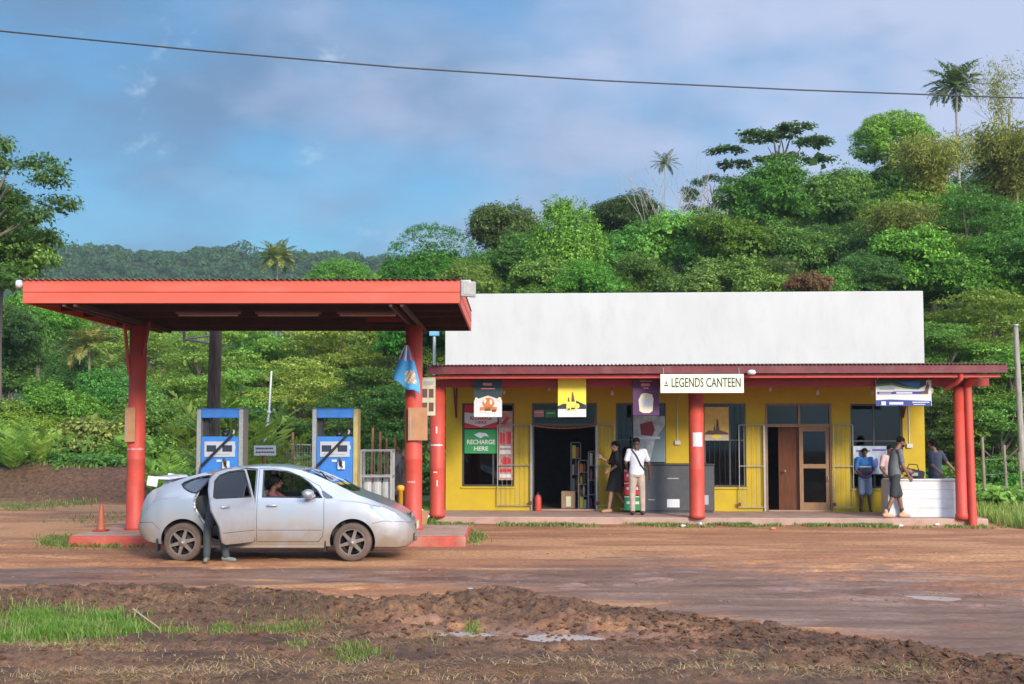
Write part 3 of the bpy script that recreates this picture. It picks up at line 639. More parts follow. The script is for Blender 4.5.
# hanging banners under the eaves
dy = -2.45
def strings(o, px0, px1, py):
    for px in (px0+2, px1-2): w = MB(); x = bx(px, dy, py); w.tube([(x, dy-.005, bz(py, dy)), (x, dy+.05, zh1+.05)], .005, 5); w.build('string', [M_wht]).parent = o
o = panel('hanging_banner', 'black over white banner with orange food picture hanging under the eaves', 'banner', (474, 379, 502, 417), dy, C_wht, 'banners hung under the veranda eaves')
bits(o, 'black_field', [[(474, 379), (502, 379), (502, 400), (497, 398.5), (488, 395.5), (479, 398.5), (474, 400.5)]], dy, C_tl)
bits(o, 'food_picture', [disc(488.5, 403, 6, 5.4), rc(480, 407, 497, 410.5)], dy, C_org, .02); bits(o, 'small_print', [rc(481, 388.2, 495, 389.2), rc(483, 383, 492, 385.5)], dy, C_pnk, .02)
bits(o, 'trim_print', [disc(476.5, 399, 1.5, 1.5), disc(499.5, 399, 1.8, 1.8), disc(485, 401, 1.4, 2.4), disc(491, 402, 1.4, 2.6), rc(481, 410.5, 484, 412.5), rc(486, 411, 496, 413)], dy, C_crm, .023); bits(o, 'dark_print', [rc(485, 408.5, 490.5, 410.8), rc(492, 409.5, 496, 412)], dy, C_brn, .026); strings(o, 474, 502, 380)
o = panel('hanging_banner', 'yellow banner with bottles on a yellow case hanging over the open doorway', 'banner', (558, 378, 586, 417), dy, C_wht, 'banners hung under the veranda eaves')
bits(o, 'yellow_field', [rc(558, 378, 586, 408.8)], dy, C_yel); bits(o, 'hill_print', [[(558, 406), (563, 403.8), (568, 403.5), (568, 408.9), (558, 408.9)], [(576, 400.5), (586, 405), (586, 408.9), (576, 408.9)]], dy, C_blk, .02)
bits(o, 'bottle_print', [[(571.3, 402), (571.8, 395), (572.3, 392), (573, 392), (573.5, 395), (575, 402)], [(567.6, 402), (568, 397.5), (569.2, 397.5), (569.8, 402)]], dy, C_brn, .023)
bits(o, 'case_print', [rc(566.5, 401.8, 576, 410.5), disc(577, 406, 2.6, 2.6)], dy, flat('print_lemon', (.85, .75, .12)), .026); bits(o, 'case_mark', [rc(567.5, 408.4, 570, 410), rc(571, 407.6, 575, 409.4)], dy, C_blk, .029); strings(o, 558, 586, 379)
o = panel('hanging_banner', 'dark purple banner with a cream crest hanging beside the long sign', 'banner', (633, 377, 659, 415.5), dy, C_pur, 'banners hung under the veranda eaves')
bits(o, 'crest', [[(641, 394.5), (644.5, 393), (648, 393.5), (652, 394.5), (653.5, 399), (652.5, 411), (649.5, 413), (643, 413), (639.5, 411), (638.5, 400)]], dy, C_crm)
bits(o, 'crest_mark', [rc(641.5, 399, 650.5, 402.5), disc(646, 405.5, 3.6, 1.5)], dy, C_lbl, .02); bits(o, 'lettering', [rc(641, 383.5, 650, 386.2), rc(643.5, 387.4, 648.5, 389), rc(640, 380.6, 652, 381.6)], dy, C_pnk, .02); strings(o, 633, 659, 378)
o = panel('hanging_banner', 'wide white and navy banner hanging at the right end of the veranda', 'banner', (876, 380, 931, 406), dy, C_wht, 'banners hung under the veranda eaves')
bits(o, 'navy_band', [[(876, 400.2), (890, 399.4), (904, 400), (931, 401), (931, 405.9), (876, 405.9)], rc(877, 391.8, 893, 394.4), rc(893, 391.4, 921, 394.2)], dy, C_nvy)
bits(o, 'teal_wave', [[(876, 380), (926, 380), (926, 385), (917, 389.5), (905, 388.6), (892, 385), (876, 386.5)]], dy, C_tl); bits(o, 'green_wave', [[(876, 386.5), (892, 385), (905, 388.6), (917, 389.5), (921, 388.9), (908, 387), (892, 383), (876, 384.5)]], dy, flat('print_leaf', (.06, .2, .05)), .02)
bits(o, 'blue_field', [[(899, 382), (920, 381.5), (919, 387), (909, 386.5)]], dy, flat('print_blue', (.03, .13, .38)), .022)
bits(o, 'figure_print', [[(924, 392), (926, 386), (927.5, 382), (929, 386), (928, 391)], rc(921, 391, 928, 394)], dy, C_brn, .024); bits(o, 'lettering', [rc(889, 402, 903, 404.6), rc(912, 401.8, 929, 402.8), rc(913, 404, 925, 404.8), rc(881, 401.4, 885.6, 405.2), rc(896, 392.1, 912, 393.7)], dy, C_lbl, .026)
bits(o, 'small_print', [rc(880, 387.9, 894, 389.4), rc(879, 392.6, 891, 393.8)], dy, C_gry, .026); strings(o, 876, 931, 381)
# window posters of the first window
dy = -.012
G = 'posters on the shop windows'
o = panel('window_poster', 'red poster with RECHARGE HERE on a white arrow band in the first window', 'poster', (464.5, 405, 497.5, 428.2), dy, C_red, G, .005)
bits(o, 'arrow_band', [[(464.6, 412.5), (497.4, 415), (497.4, 421.6), (481, 427), (464.6, 422.6)]], dy, C_wht, .008); words(o, 'RECHARGE', 481, 418.3, 3.6, dy, C_red, 22, .010, bold=.02); words(o, 'HERE', 481, 422.8, 3.0, dy, C_red, 11, .010, bold=.02)
o = panel('window_poster', 'green poster with white RECHARGE HERE lettering in the first window', 'poster', (464.5, 429.4, 497, 453.4), dy, C_grn, G, .005)
words(o, 'RECHARGE', 481, 442.2, 4.4, dy, C_wht, 28, .008, bold=.02); words(o, 'HERE', 481, 448.8, 4.2, dy, C_wht, 14, .008, bold=.02)
bits(o, 'logo', [[(474, 434.6), (479, 432.4), (486, 433.2), (489, 436.4), (484, 436), (481, 438.2), (477, 436.6)]], dy, C_lbl, .008)
o = panel('window_poster', 'tall faded pink poster of crowded pictures at the right of the first window', 'poster', (498.6, 411, 512.6, 480), dy, mat('faded_poster', (.42, .24, .20), .5, var=.4, scale=14), G, .005)
bits(o, 'picture', [[(501, 424), (507, 416), (510, 418), (504, 426)], rc(500, 433, 505, 444), rc(506.4, 432, 511, 444), disc(506, 461, 5, 4), rc(499.6, 469, 511.6, 472)], dy, C_red, .008); bits(o, 'lettering', [rc(500, 446, 511, 448), rc(500, 450, 511, 454), rc(500, 474, 511, 477.6)], dy, C_wht, .008)
o = panel('window_poster', 'white poster with a red food picture in the second window', 'poster', (633.5, 416, 665, 462), dy, mat('pale_poster', (.40, .42, .40), .5, var=.35, scale=6), G, .005)
bits(o, 'picture', [[(640, 424), (652, 421), (655, 430), (652, 436), (641, 435)]], dy, flat('print_dark_red', (.22, .02, .02)), .008); bits(o, 'fold', [[(664.9, 425), (664.9, 462), (650, 462), (655, 440)]], dy, flat('print_grey_blue', (.14, .20, .22)), .008); bits(o, 'stripe', [rc(634, 436.5, 660, 439)], dy, C_wht, .01)
o = panel('window_poster', 'yellow poster of dark spires over a pale strip in the third window', 'poster', (704.6, 407, 728.6, 440.5), dy, mat('old_yellow_poster', (.62, .38, .06), .5, var=.15, scale=8), G, .005)
bits(o, 'spire_print', [[(704.8, 433), (709, 430), (713, 431), (714.6, 424), (715.6, 431), (716.6, 420), (718, 419), (719.5, 430), (724, 431.5), (728.4, 433), (728.4, 434.6), (704.8, 434.6)]], dy, C_brn, .008); bits(o, 'pale_strip', [rc(704.8, 434.8, 728.4, 440.3)], dy, flat('print_beige', (.55, .48, .38)), .008); bits(o, 'mark', [disc(716.5, 436.5, 5, 2)], dy, C_yel, .011)
o = panel('window_poster', 'pale blue and white notice low in the fourth window behind the boy', 'poster', (853, 446, 889, 474), dy, mat('pale_notice', (.50, .56, .62), .5, var=.25, scale=5), G, .005)
bits(o, 'print', [disc(876, 463, 2.2, 5), rc(856, 450, 870, 452), rc(872, 449, 886, 451)], dy, flat('print_violet', (.16, .13, .40)), .008)
dy = .045
o = panel('transom_sticker', 'small red and white sticker on the glass over the open doorway', 'sticker', (533.6, 410, 544, 417), dy, C_pnk, None, .004); bits(o, 'lettering', [rc(534.5, 411.6, 543, 413)], dy, C_wht, .007)
o = panel('transom_sticker', 'small green sticker on the glass over the open doorway', 'sticker', (545.2, 410, 556, 417.5), dy, C_grn, None, .004); bits(o, 'lettering', [rc(547, 412.5, 554.5, 413.6)], dy, C_wht, .007)
# white notices on things
x = bx(697, -2.3, 440)
def curved_notice(name, label, cx, cy, R0, z0, z1, half, m, group=None, cat='notice', M=None, seg=8):
    w = MB(); vs = []
    for r in (R0+.003, R0+.008):
        for k in range(seg+1):
            t = -math.pi/2 + half*(2*k/seg-1); vs += [(cx+r*math.cos(t), cy+r*math.sin(t), z0), (cx+r*math.cos(t), cy+r*math.sin(t), z1)]
    n = 2*(seg+1); fs = []
    for k in range(seg): fs += [(2*k, 2*k+1, 2*k+3, 2*k+2), (n+2*k, n+2*k+2, n+2*k+3, n+2*k+1), (2*k, 2*k+2, n+2*k+2, n+2*k), (2*k+1, n+2*k+1, n+2*k+3, 2*k+3)]
    fs += [(0, n, n+1, 1), (2*seg, 2*seg+1, n+2*seg+1, n+2*seg)]
    w.add(vs, fs); o = w.build(name, [m]); 
    if M is not None: o.matrix_world = M
    return tag(o, label, cat, group)
curved_notice('paper_notice', 'white sheet of paper pasted on the middle veranda post', x, -2.3, .17, bz(446.5, -2.46), bz(432.5, -2.46), .62, C_wht, M=BM.copy())
# string of orange beads across the doorway head
w = MB(); bd = MB(); a = bx(534, -.05); b_ = bx(594, -.05); prev = []
for k in range(27):
    q = k/26; z = bz(424.5, 0)-.10*4*q*(1-q)*.6; p = Vector((a+(b_-a)*q, -.06, z)); prev.append(p)
    bm = bmesh.new(); bmesh.ops.create_icosphere(bm, subdivisions=1, radius=.022); bd.bm(bm, 0, Matrix.Translation(p+Vector((0, 0, -.03))))
w.tube(prev, .004, 5); o = w.build('bead_garland', [M_blk]); o.matrix_world = BM.copy(); tag(o, 'string of small orange beads draped across the open doorway head', 'garland')
q = bd.build('beads', [C_org]); q.parent = o
# fire extinguisher
p = bl(537, 505, -.02); root = thing('fire_extinguisher', 'small red fire extinguisher standing at the left jamb of the open doorway', 'fire extinguisher'); root.matrix_world = BM @ Matrix.Translation((p.x+.03, -.16, ZF))
w = MB(); w.lathe([(.0, 0), (.072, .0), (.078, .02), (.078, .30), (.06, .36), (.025, .39), (.022, .42), (0, .42)], (0, 0, 0), 18); w.build('cylinder_body', [M_red]).parent = root
w = MB(); w.box((0, 0, .43), (.03, .10, .03), 0, None, .005); w.tube([(0, -.05, .42), (.07, -.03, .36), (.085, 0, .2)], .009, 6); w.build('valve', [M_blk]).parent = root
# shelving with goods inside the shop
def shelf(px0, px1, dyy, top_py, label, seed, cols):
    r = random.Random(seed); x0, x1 = bx(px0, dyy), bx(px1, dyy); zt_ = bz(top_py, dyy); root = thing('shop_shelf', label, 'shelf'); root.matrix_world = BM @ Matrix.Translation((x0, dyy, ZF)); wdt = x1-x0; hgt = zt_-ZF
    f = MB(); 
    for xx in (0, wdt): f.box2((xx-.015, 0, 0), (xx+.015, .4, hgt))
    nsh = max(4, int(hgt/.33)); zs = [hgt*k/nsh for k in range(nsh)]
    for z in zs+[hgt]: f.box2((.016, .001, z), (wdt-.016, .399, z+.02))
    f.build('shelf_frame', [M_grey]).parent = root
    for z in zs:
        g = MB(); x = .03
        while x < wdt-.09:
            ww = r.uniform(.05, .10); hh = r.uniform(.18, hgt/nsh-.03); c = r.randrange(len(cols))
            if r.random() < .5: g.box2((x, .03, z+.021), (x+ww*.9, .2, z+.021+hh), c)
            else: g.lathe([(ww*.4, 0), (ww*.42, hh*.7), (ww*.2, hh*.85), (ww*.2, hh)], (x+ww*.45, .1, z+.021), 8, c)
            x += ww
        q = g.build('goods', cols); q.parent = root
    return root
cols = [C_crm, C_org, C_lbl, C_pnk, C_yel, C_grn, C_gry]
shelf(571, 580.5, 1.2, 443, 'narrow shelf of pale goods deeper inside the doorway', 1, cols); shelf(578.5, 587.6, .75, 461, 'wire shelf of yellow packets just inside the doorway', 2, [C_yel, C_org, C_crm, C_brn]); shelf(588.5, 595, .45, 452, 'shelf of purple and pink packets at the right jamb', 3, [C_pur, C_pnk, flat('print_magenta', (.35, .05, .3)), C_crm])
w = MB(); p = bl(567, 500, .9); w.box2((p.x-.14, .8, ZF), (p.x+.2, 1.2, ZF+.42), bev=.01); o = w.build('cardboard_box', [mat('cardboard', (.30, .2, .12), .8)]); o.matrix_world = BM.copy(); tag(o, 'cardboard box on the floor in front of the shelves inside', 'box'); w = MB(); w.box2((p.x-.02, .796, ZF+.05), (p.x+.1, .799, ZF+.3)); w.build('tape', [C_crm]).parent = o
# dark grey cabinet against the wall, drinks fridge with crates
x0, x1 = bx(643.5, -.8), bx(714, -.8); z1 = bz(464, -.8)
root = thing('serving_cabinet', 'long dark grey steel cabinet standing behind the middle veranda post', 'cabinet'); root.matrix_world = BM @ Matrix.Translation(((x0+x1)/2, -.45, ZF)); hw = (x1-x0)/2; hh = z1-ZF
M_cab = mat('dark_grey_enamel', (.055, .058, .062), .5, var=.15, dirt=(.09, .08, .07), dirt_amt=.5)
w = MB(); w.box2((-hw, -.35, .05), (hw, .35, hh-.035), bev=.012); w.box2((-hw+.03, -.32, 0), (hw-.03, .32, .049)); w.build('cabinet_body', [M_cab]).parent = root
w = MB(); w.box2((-hw-.02, -.37, hh-.033), (hw+.02, .37, hh), bev=.01); w.build('cabinet_top', [M_cab]).parent = root
w = MB(); a = bl(667, 503, -.8).x-(x0+x1)/2; za = bz(503.5, -.8)-ZF; w.box2((a-.0, -.356, za-.09), (a+.29, -.351, za+.1)); w.build('notice_plate', [C_wht]).parent = root
w = MB(); a = bl(667, 479, -.8).x-(x0+x1)/2; za = bz(479, -.8)-ZF; w.box2((a, -.37, za), (a+.27, -.351, za+.025)); w.box2((-hw+.1, -.37, .3), (-hw+.25, -.351, .32)); w.build('handle', [M_galv]).parent = root
w = MB(); a = bl(706, 500, -.8).x-(x0+x1)/2; w.box2((a-.06, -.356, .2), (a+.06, -.351, .42)); w.build('label_plate', [C_gry]).parent = root
for k, (pya, pyb, c1, nm) in enumerate([(510.5, 495.5, C_grn, 'green drinks crate at the bottom of the stack by the wall'), (495, 482, C_red, 'dark red drinks crate in the middle of the stack'), (481.5, 469.5, flat('crate_crimson', (.5, .03, .06)), 'crimson drinks crate on top of the stack')]):
    x0, x1 = bx(624, -.75), bx(641, -.75); z0, z1 = max(ZF, bz(pya, -.75)), bz(pyb, -.75)
    w = MB(); t = .02; y0, y1 = -.75, -.40
    w.box2((x0, y0, z0), (x1, y1, z0+t)); w.box2((x0, y0, z0+t), (x1, y0+t, z1-.01)); w.box2((x0, y1-t, z0+t), (x1, y1, z1-.01)); w.box2((x0, y0+t, z0+t), (x0+t, y1-t, z1-.01)); w.box2((x1-t, y0+t, z0+t), (x1, y1-t, z1-.01))
    o = w.build('drinks_crate', [c1]); o.matrix_world = BM.copy(); tag(o, nm, 'crate', 'stacked drinks crates')
    w = MB(); zz = (z0+z1)/2; w.box2((x0+.05, y0-.004, zz-.03), (x1-.05, y0-.001, zz+.03)); w.box2((x0, y0-.008, z1-.045), (x1, y0-.001, z1-.02)); q = w.build('crate_band', [C_wht]); q.parent = o
    w = MB()
    for i in range(4):
        for j in range(3): w.lathe([(.03, z0+t+.002), (.03, z0+.16), (.012, z0+.22), (.012, z1-.012)], (x0+.06+i*(x1-x0-.12)/3, y0+.07+j*.1, 0), 8)
    q = w.build('bottles', [M_blk]); q.parent = o
# white counter at the right end
dyc = -1.88; x0, x1 = bx(887, dyc), bx(956.5, dyc); z1 = bz(478.5, dyc)
root = thing('white_counter', 'white boarded serving counter at the right end of the veranda', 'counter'); root.matrix_world = BM @ Matrix.Translation((x0, dyc, ZF)); wd = x1-x0; hh = z1-ZF
w = MB()
for k in range(4): w.box2((0, 0, k*(hh-.04)/4+.003), (wd, .03, (k+1)*(hh-.04)/4), bev=.006)
w.build('front_panel', [M_wht]).parent = root
w = MB(); w.box2((0, .032, 0), (.03, .65, hh-.04)); w.box2((wd-.03, .032, 0), (wd, .65, hh-.04)); w.build('side_panel', [M_wht]).parent = root
w = MB(); w.box2((-.03, -.03, hh-.038), (wd+.02, .42, hh), bev=.008); w.build('counter_top', [M_wht]).parent = root
w = MB(); w.box((wd*.42, .27, hh+.11), (.46, .2, .2), 0, Euler((0, .2, 0)), .06, 3); w.tube([(wd*.42-.15, .27, hh+.2), (wd*.42-.1, .27, hh+.32), (wd*.42+.08, .27, hh+.31), (wd*.42+.12, .27, hh+.17)], .012, 6)
o = w.build('black_bag', [mat('black_cloth', (.012, .012, .014), .8)]); o.matrix_world = root.matrix_world.copy(); tag(o, 'slumped black bag lying on the white counter', 'bag'); w = MB(); w.box((wd*.42, .165, hh+.1), (.14, .012, .07), 0, None, .003); w.build('zip_pocket', [M_grey]).parent = o
w = MB(); w.tube([(wd*.24, .2, hh+.03), (wd*.26, .2, hh+.10), (wd*.30, .2, hh+.15), (wd*.34, .2, hh+.13)], [.02, .035, .03, .012], 8); o = w.build('banana_bunch', [mat('banana_skin', (.75, .5, .04), .5)]); o.matrix_world = root.matrix_world.copy(); tag(o, 'small yellow bunch lying beside the black bag on the counter', 'fruit')
w = MB(); w.tube([(wd*.22, .18, hh+.03), (wd*.23, .17, hh+.08), (wd*.27, .17, hh+.11), (wd*.31, .17, hh+.09)], [.018, .03, .027, .01], 8); q = w.build('banana', o.data.materials[0]); q.parent = o
# ================================================================== fuel forecourt: canopy, island, pumps
YF, YB = 21.0, 27.0
cx0, cx1 = at(22.5, 291, YF).x, at(460, 291, YF).x
zc0, zc1 = ZA(303.2, YF), ZA(280.5, YF)
can = thing('forecourt_canopy', 'flat red fascia canopy on two round red posts over the fuel pumps', 'canopy', (0, 0, 0))
def cb_(mb, name, mats, parent=None): o = mb.build(name, mats); o.parent = parent or can; return o
zmid = zc0+(zc1-zc0)*.48
w = MB(); w.box2((cx0, YF, zmid+.004), (cx1, YF+.035, zc1), bev=.006); w.box2((cx0+.002, YF+.004, zc0), (cx1-.002, YF+.04, zmid-.002), bev=.006)
for k in (1.35, 4.1): pass
cb_(w, 'fascia', [M_coral])
w = MB(); w.box2((cx1-.036, YF+.042, zmid+.004), (cx1, YB, zc1), bev=.006); w.box2((cx1-.04, YF+.042, zc0), (cx1-.004, YB, zmid-.002), bev=.006); cb_(w, 'fascia', [mat('coral_side_lit', (.60, .10, .06), .6, var=.08, scale=2.5, dirt=(.5, .2, .15), dirt_amt=.5)])  # paler pink than the front: sunlight on this side is put into the colour
w = MB(); w.box2((cx0, YF+.042, zc0), (cx0+.036, YB, zc1), bev=.006); cb_(w, 'fascia', [M_coral])
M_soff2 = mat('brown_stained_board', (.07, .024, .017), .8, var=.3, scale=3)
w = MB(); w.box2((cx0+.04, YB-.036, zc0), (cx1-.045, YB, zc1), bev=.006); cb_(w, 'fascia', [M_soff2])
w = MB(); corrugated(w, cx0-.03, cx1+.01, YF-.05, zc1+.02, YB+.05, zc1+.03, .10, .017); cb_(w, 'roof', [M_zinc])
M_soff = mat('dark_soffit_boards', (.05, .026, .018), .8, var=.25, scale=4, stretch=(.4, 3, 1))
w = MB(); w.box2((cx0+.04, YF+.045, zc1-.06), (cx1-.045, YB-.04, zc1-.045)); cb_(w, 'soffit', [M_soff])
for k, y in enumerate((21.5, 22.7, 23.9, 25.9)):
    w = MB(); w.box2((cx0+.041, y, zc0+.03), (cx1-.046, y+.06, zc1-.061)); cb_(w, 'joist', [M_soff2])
cxl, cxr = XA(136.6, 25), XA(413.6, 25)
for k, x in enumerate((cxl, cxr)):
    for dx in (-.11, .07):
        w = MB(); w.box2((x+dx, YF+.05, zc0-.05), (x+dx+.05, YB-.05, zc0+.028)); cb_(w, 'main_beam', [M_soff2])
ISL = .18
for x, lab in ((cxl, None), (cxr, None)):
    w = MB(); w.lathe([(.185, ISL-.004), (.185, ISL+.06), (.168, ISL+.08), (.168, 1.5), (.172, 1.51), (.172, 1.56), (.166, 1.57), (.164, zc0-.05)], (x, 25, 0), 30); cb_(w, 'column', [M_red])
w = MB(); 
for s in (-1, 1):
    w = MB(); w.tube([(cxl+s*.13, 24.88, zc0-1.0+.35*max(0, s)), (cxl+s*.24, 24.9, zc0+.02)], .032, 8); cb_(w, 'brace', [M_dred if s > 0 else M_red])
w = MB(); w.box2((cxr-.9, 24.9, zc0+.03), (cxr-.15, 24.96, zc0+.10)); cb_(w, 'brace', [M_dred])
# worn ring and scuffs
def ring(x, z, h, a0, a1, R0=.174):
    w = MB(); vs = []; n = 10
    for k in range(n+1):
        t = a0+(a1-a0)*k/n; j = .012*math.sin(k*1.9+z*5); vs += [(x+R0*math.cos(t), 25+R0*math.sin(t), z+j), (x+R0*math.cos(t), 25+R0*math.sin(t), z+h-j)]
    w.add(vs, [(2*k, 2*k+2, 2*k+3, 2*k+1) for k in range(n)]); cb_(w, 'paint_scuff', [C_pnk])
ring(cxl, 1.70, .035, -2.7, -.4); ring(cxr, ZA(483, 24.83), .035, -2.2, -1.3)
# tube light fixtures under the canopy
for px0, px1, py, yy in ((174, 239, 315.5, 23.2), (254, 320, 315.5, 23.2), (336, 398, 315.5, 23.2)):
    w = MB(); z = zc0+.018; a, b_ = XA(px0, yy), XA(px1, yy)
    w.box2((a, yy-.05, z-.0), (b_, yy+.05, z+.05), bev=.01); o = cb_(w, 'light_fixture', [M_pale_fix if 'M_pale_fix' in globals() else mat('aged_light_fixture', (.30, .16, .12), .6)])
    w = MB(); w.tube([(a+.05, yy, z-.02), (b_-.05, yy, z-.02)], .018, 8); w.build('tube', [mat('dusty_tube', (.6, .45, .38), .4)]).parent = o
# floodlight on the corner
root = thing('corner_floodlight', 'weathered white floodlight on the right front corner of the canopy', 'floodlight', (cx1+.12, YF+.12, (zc0+zc1)/2+.06)); root.parent = None
w = MB(); w.box((0, 0, 0), (.30, .07, .26), 0, Euler((0, 0, R(38))), .01); w.build('lamp_housing', [M_galv]).parent = root
w = MB(); w.box((.022, -.03, 0), (.24, .012, .20), 0, Euler((0, 0, R(38))), .004); w.build('lens', [mat('lamp_lens', (.32, .30, .24), .25)]).parent = root
w = MB(); w.box2((-.12, -.02, .10), (.05, .03, .145)); w.box2((-.12, -.02, -.12), (-.06, .03, .10)); w.build('bracket', [M_wht]).parent = root
root = thing('small_lamp', 'small white lamp on the left front corner of the canopy', 'lamp', (cx0-.05, YF+.1, zc1-.05)); w = MB(); w.lathe([(0, -.08), (.07, -.06), (.07, 0), (.03, .07), (0, .08)], (-.02, 0, 0), 12, axis='X'); w.build('lamp_shade', [M_wht]).parent = root; w = MB(); w.box((.02, 0, 0), (.04, .05, .05)); w.build('mount', [M_grey]).parent = root
# island slab
M_isl = mat('worn_red_kerb_paint', (.44, .075, .045), .75, var=.2, scale=3, dirt=(.38, .22, .15), dirt_amt=.85, dscale=1.6, bump=.3, bscale=18)
w = MB(); w.box2((-7.95, 23.45, -.25), (-.83, 26.3, ISL), bev=.03); o = w.build('pump_island', [M_isl]); tag(o, 'low worn red concrete island under the pumps and posts', 'kerb island')
w = MB(); w.box2((-7.93, 23.60, ISL-.02), (-.86, 26.25, ISL+.004)); q = w.build('island_top', [mat('bare_concrete_top', (.42, .27, .19), .85, var=.2, scale=4, dirt=(.36, .08, .05), dirt_amt=.9, dscale=1.2)]); q.parent = o
# pumps
M_blue = mat('blue_pump_enamel', (.035, .19, .56), .45, var=.10, dirt=(.09, .14, .22), dirt_amt=.6)
M_scr = mat('dark_screen', (.03, .035, .06), .2)
def pump(px0, px1, label, side, rusty):
    YP = 24.6; x0, x1 = XA(px0, YP), XA(px1, YP); wd = x1-x0; top = ZA(408.5, YP)-ISL; root = thing('fuel_pump', label, 'fuel pump', ((x0+x1)/2, YP, ISL), 0, 'fuel pumps')
    h = wd/2; D = .5; zl = ZA(436.5, YP)-ISL; zh = ZA(418, YP)-ISL; t = .085
    def B(mb, name, mats, parent=root): o = mb.build(name, mats); o.parent = parent; return o
    w = MB(); w.box2((-h+t, .01, .04), (h-t, D-.01, zl), bev=.01); body = B(w, 'lower_cabinet', [M_blue])
    w = MB(); w.box2((-h-.01, -.01, 0), (h+.01, D+.01, .039)); B(w, 'plinth', [M_grey])
    w = MB(); w.box2((-h+t, .002, zh), (h-t, D-.01, top-.012), bev=.01); w.box2((-h, -.002, top-.011), (h, D, top), bev=.004); B(w, 'header', [M_blue])
    w = MB(); w.box2((-h, 0, .04), (-h+t-.002, D, top-.012), bev=.008); B(w, 'side_panel', [M_galv])
    w = MB(); w.box2((h-t+.002, 0, .04), (h, D, top-.012), bev=.008); q = B(w, 'side_panel', [side]); 
    if rusty: q['label'] = 'yellowed brown side panel'
    za, zb = ZA(457, YP)-ISL, ZA(441.5, YP)-ISL
    w = MB(); w.box2((-h+t+.07, -.012, za), (h-t-.06, .009, zb), bev=.004); dp = B(w, 'display_panel', [flat('panel_white', (.45, .46, .48))])
    for a in (-.24, .06):
        w = MB(); w.box2((a, -.017, za+.10), (a+.18, -.0125, zb-.07)); B(w, 'screen', [M_scr], dp)
    w = MB(); w.box2((-.2, -.0165, za+.04), (.2, -.0125, za+.06)); B(w, 'button_strip', [C_gry], dp)
    # hose boom: rises from the lower left to the upper right
    p0 = Vector((-h+.12, -.09, ZA(466, YP)-ISL)); p1 = Vector((h-.16, -.12, ZA(434, YP)-ISL))
    w = MB(); w.tube([p0, p0.lerp(p1, .5)+Vector((0, -.01, .0)), p1], [.028, .024, .022], 10); w.tube([p1, p1+Vector((.02, 0, .05)), p1+Vector((.0, .02, .07))], .018, 8, 1); B(w, 'boom', [M_blk, C_gry])
    w = MB(); w.tube([p0, p0+Vector((-.02, -.02, -.10)), p0+Vector((.01, -.02, -.3)), p0+Vector((.16, -.03, -.62)), p0+Vector((.42, -.04, -.72)), p0+Vector((.62, -.03, -.55))], .02, 8); B(w, 'hose', [M_blk])
    nz = Vector((.10, -.05, zl-.55)); w = MB(); w.box2((.06, -.05, zl-.62), (.2, .008, zl-.46), bev=.01); B(w, 'nozzle_holder', [C_wht])
    w = MB(); w.tube([(.13, -.07, zl-.55), (.13, -.09, zl-.48), (.10, -.09, zl-.40)], [.022, .03, .016], 8); w.tube([(.13, -.09, zl-.52), (.17, -.12, zl-.58)], .012, 6); B(w, 'nozzle', [M_blk])
    w = MB(); w.box2((.18, -.006, zl-.34+.1), (.30, .0085, zl-.27+.1)); w.box2((-.05, -.006, za-.09), (.05, .0085, za-.05)); B(w, 'sticker', [C_lbl])
    w = MB(); w.box2((-h+t+.0, .2, zl), (-h+t+.1, .3, zh)); w.tube([(-h+.2, .2, zl), (-h+.17, .2, zl+.15), (-h+.25, .2, zh)], .014, 6); w.lathe([(.06, zl), (.07, zl+.06), (.03, zl+.1), (0, zl+.1)], (.05, .25, 0), 12); w.tube([(h-.16, .1, zl), (h-.16, .1, zh)], .015, 6); B(w, 'meter_pipework', [M_blk])
    return root
pump(196.5, 243, 'left blue fuel pump with grey metal sides in front of the tarred pole', M_galv, 0)
pump(312, 357.5, 'right blue fuel pump with a yellowed side panel by the cylinder cage', mat('yellowed_panel', (.42, .33, .12), .55, dirt=(.25, .14, .05), dirt_amt=.6), 1)
# tarred pole with a red foot and a steel bracket
w = MB(); x = XA(213.5, 27.6); zt_ = zc1-.05; w.tube([(x-.06, 27.6, -.1), (x-.03, 27.6, 1.2)], [.15, .15], 14, 1); w.tube([(x-.03, 27.6, 1.2), (x, 27.6, 2.9), (x+.02, 27.6, zt_)], [.145, .14, .13], 14)
M_tar = mat('tarred_timber', (.10, .08, .062), .8, var=.5, scale=8, stretch=(3, 3, .4), dirt=(.16, .12, .09), dirt_amt=.7)
root = thing('timber_pole', 'dark tarred timber pole with a red painted foot behind the left pump', 'pole', (x, 27.6, 0)); w2 = w.build('pole_shaft', [M_tar, M_red]); par(w2, root)
w = MB(); a = at(184, 326, 27.3); b_ = at(209, 343, 27.4); w.box2((a.x-.02, 27.28, a.z-.35), (a.x+.03, 27.36, a.z+.1), bev=.004); w.tube([(a.x, 27.32, a.z-.28), (b_.x, 27.42, b_.z)], .03, 6); w.tube([(a.x, 27.32, a.z-.28), (b_.x, 27.42, a.z-.2)], .02, 6); q = w.build('bracket', [M_galv]); par(q, root)
# plates on the posts
for (pa, pb, x, lab) in (((124.5, 442), (135.5, 407.5), 0, 'tan board tied to the left post of the canopy'), ((408, 440.5), (427.5, 407.5), 1, 'tan board tied to the right post of the canopy')):
    a = at(*pa, 24.78); b_ = at(*pb, 24.78); w = MB(); w.box2((a.x, 24.76, a.z), (b_.x, 24.80, b_.z), bev=.006); o = w.build('post_board', [mat('tan_plywood', (.45, .22, .10), .75, var=.12, scale=6, dirt=(.3, .16, .08), dirt_amt=.5)]); tag(o, lab, 'board', 'boards tied to the canopy posts')
    w = MB()
    w.box2((a.x+.04, 24.752, a.z+.05), (a.x+.055, 24.759, b_.z-.05)); q = w.build('batten', [M_galv]); q.parent = o
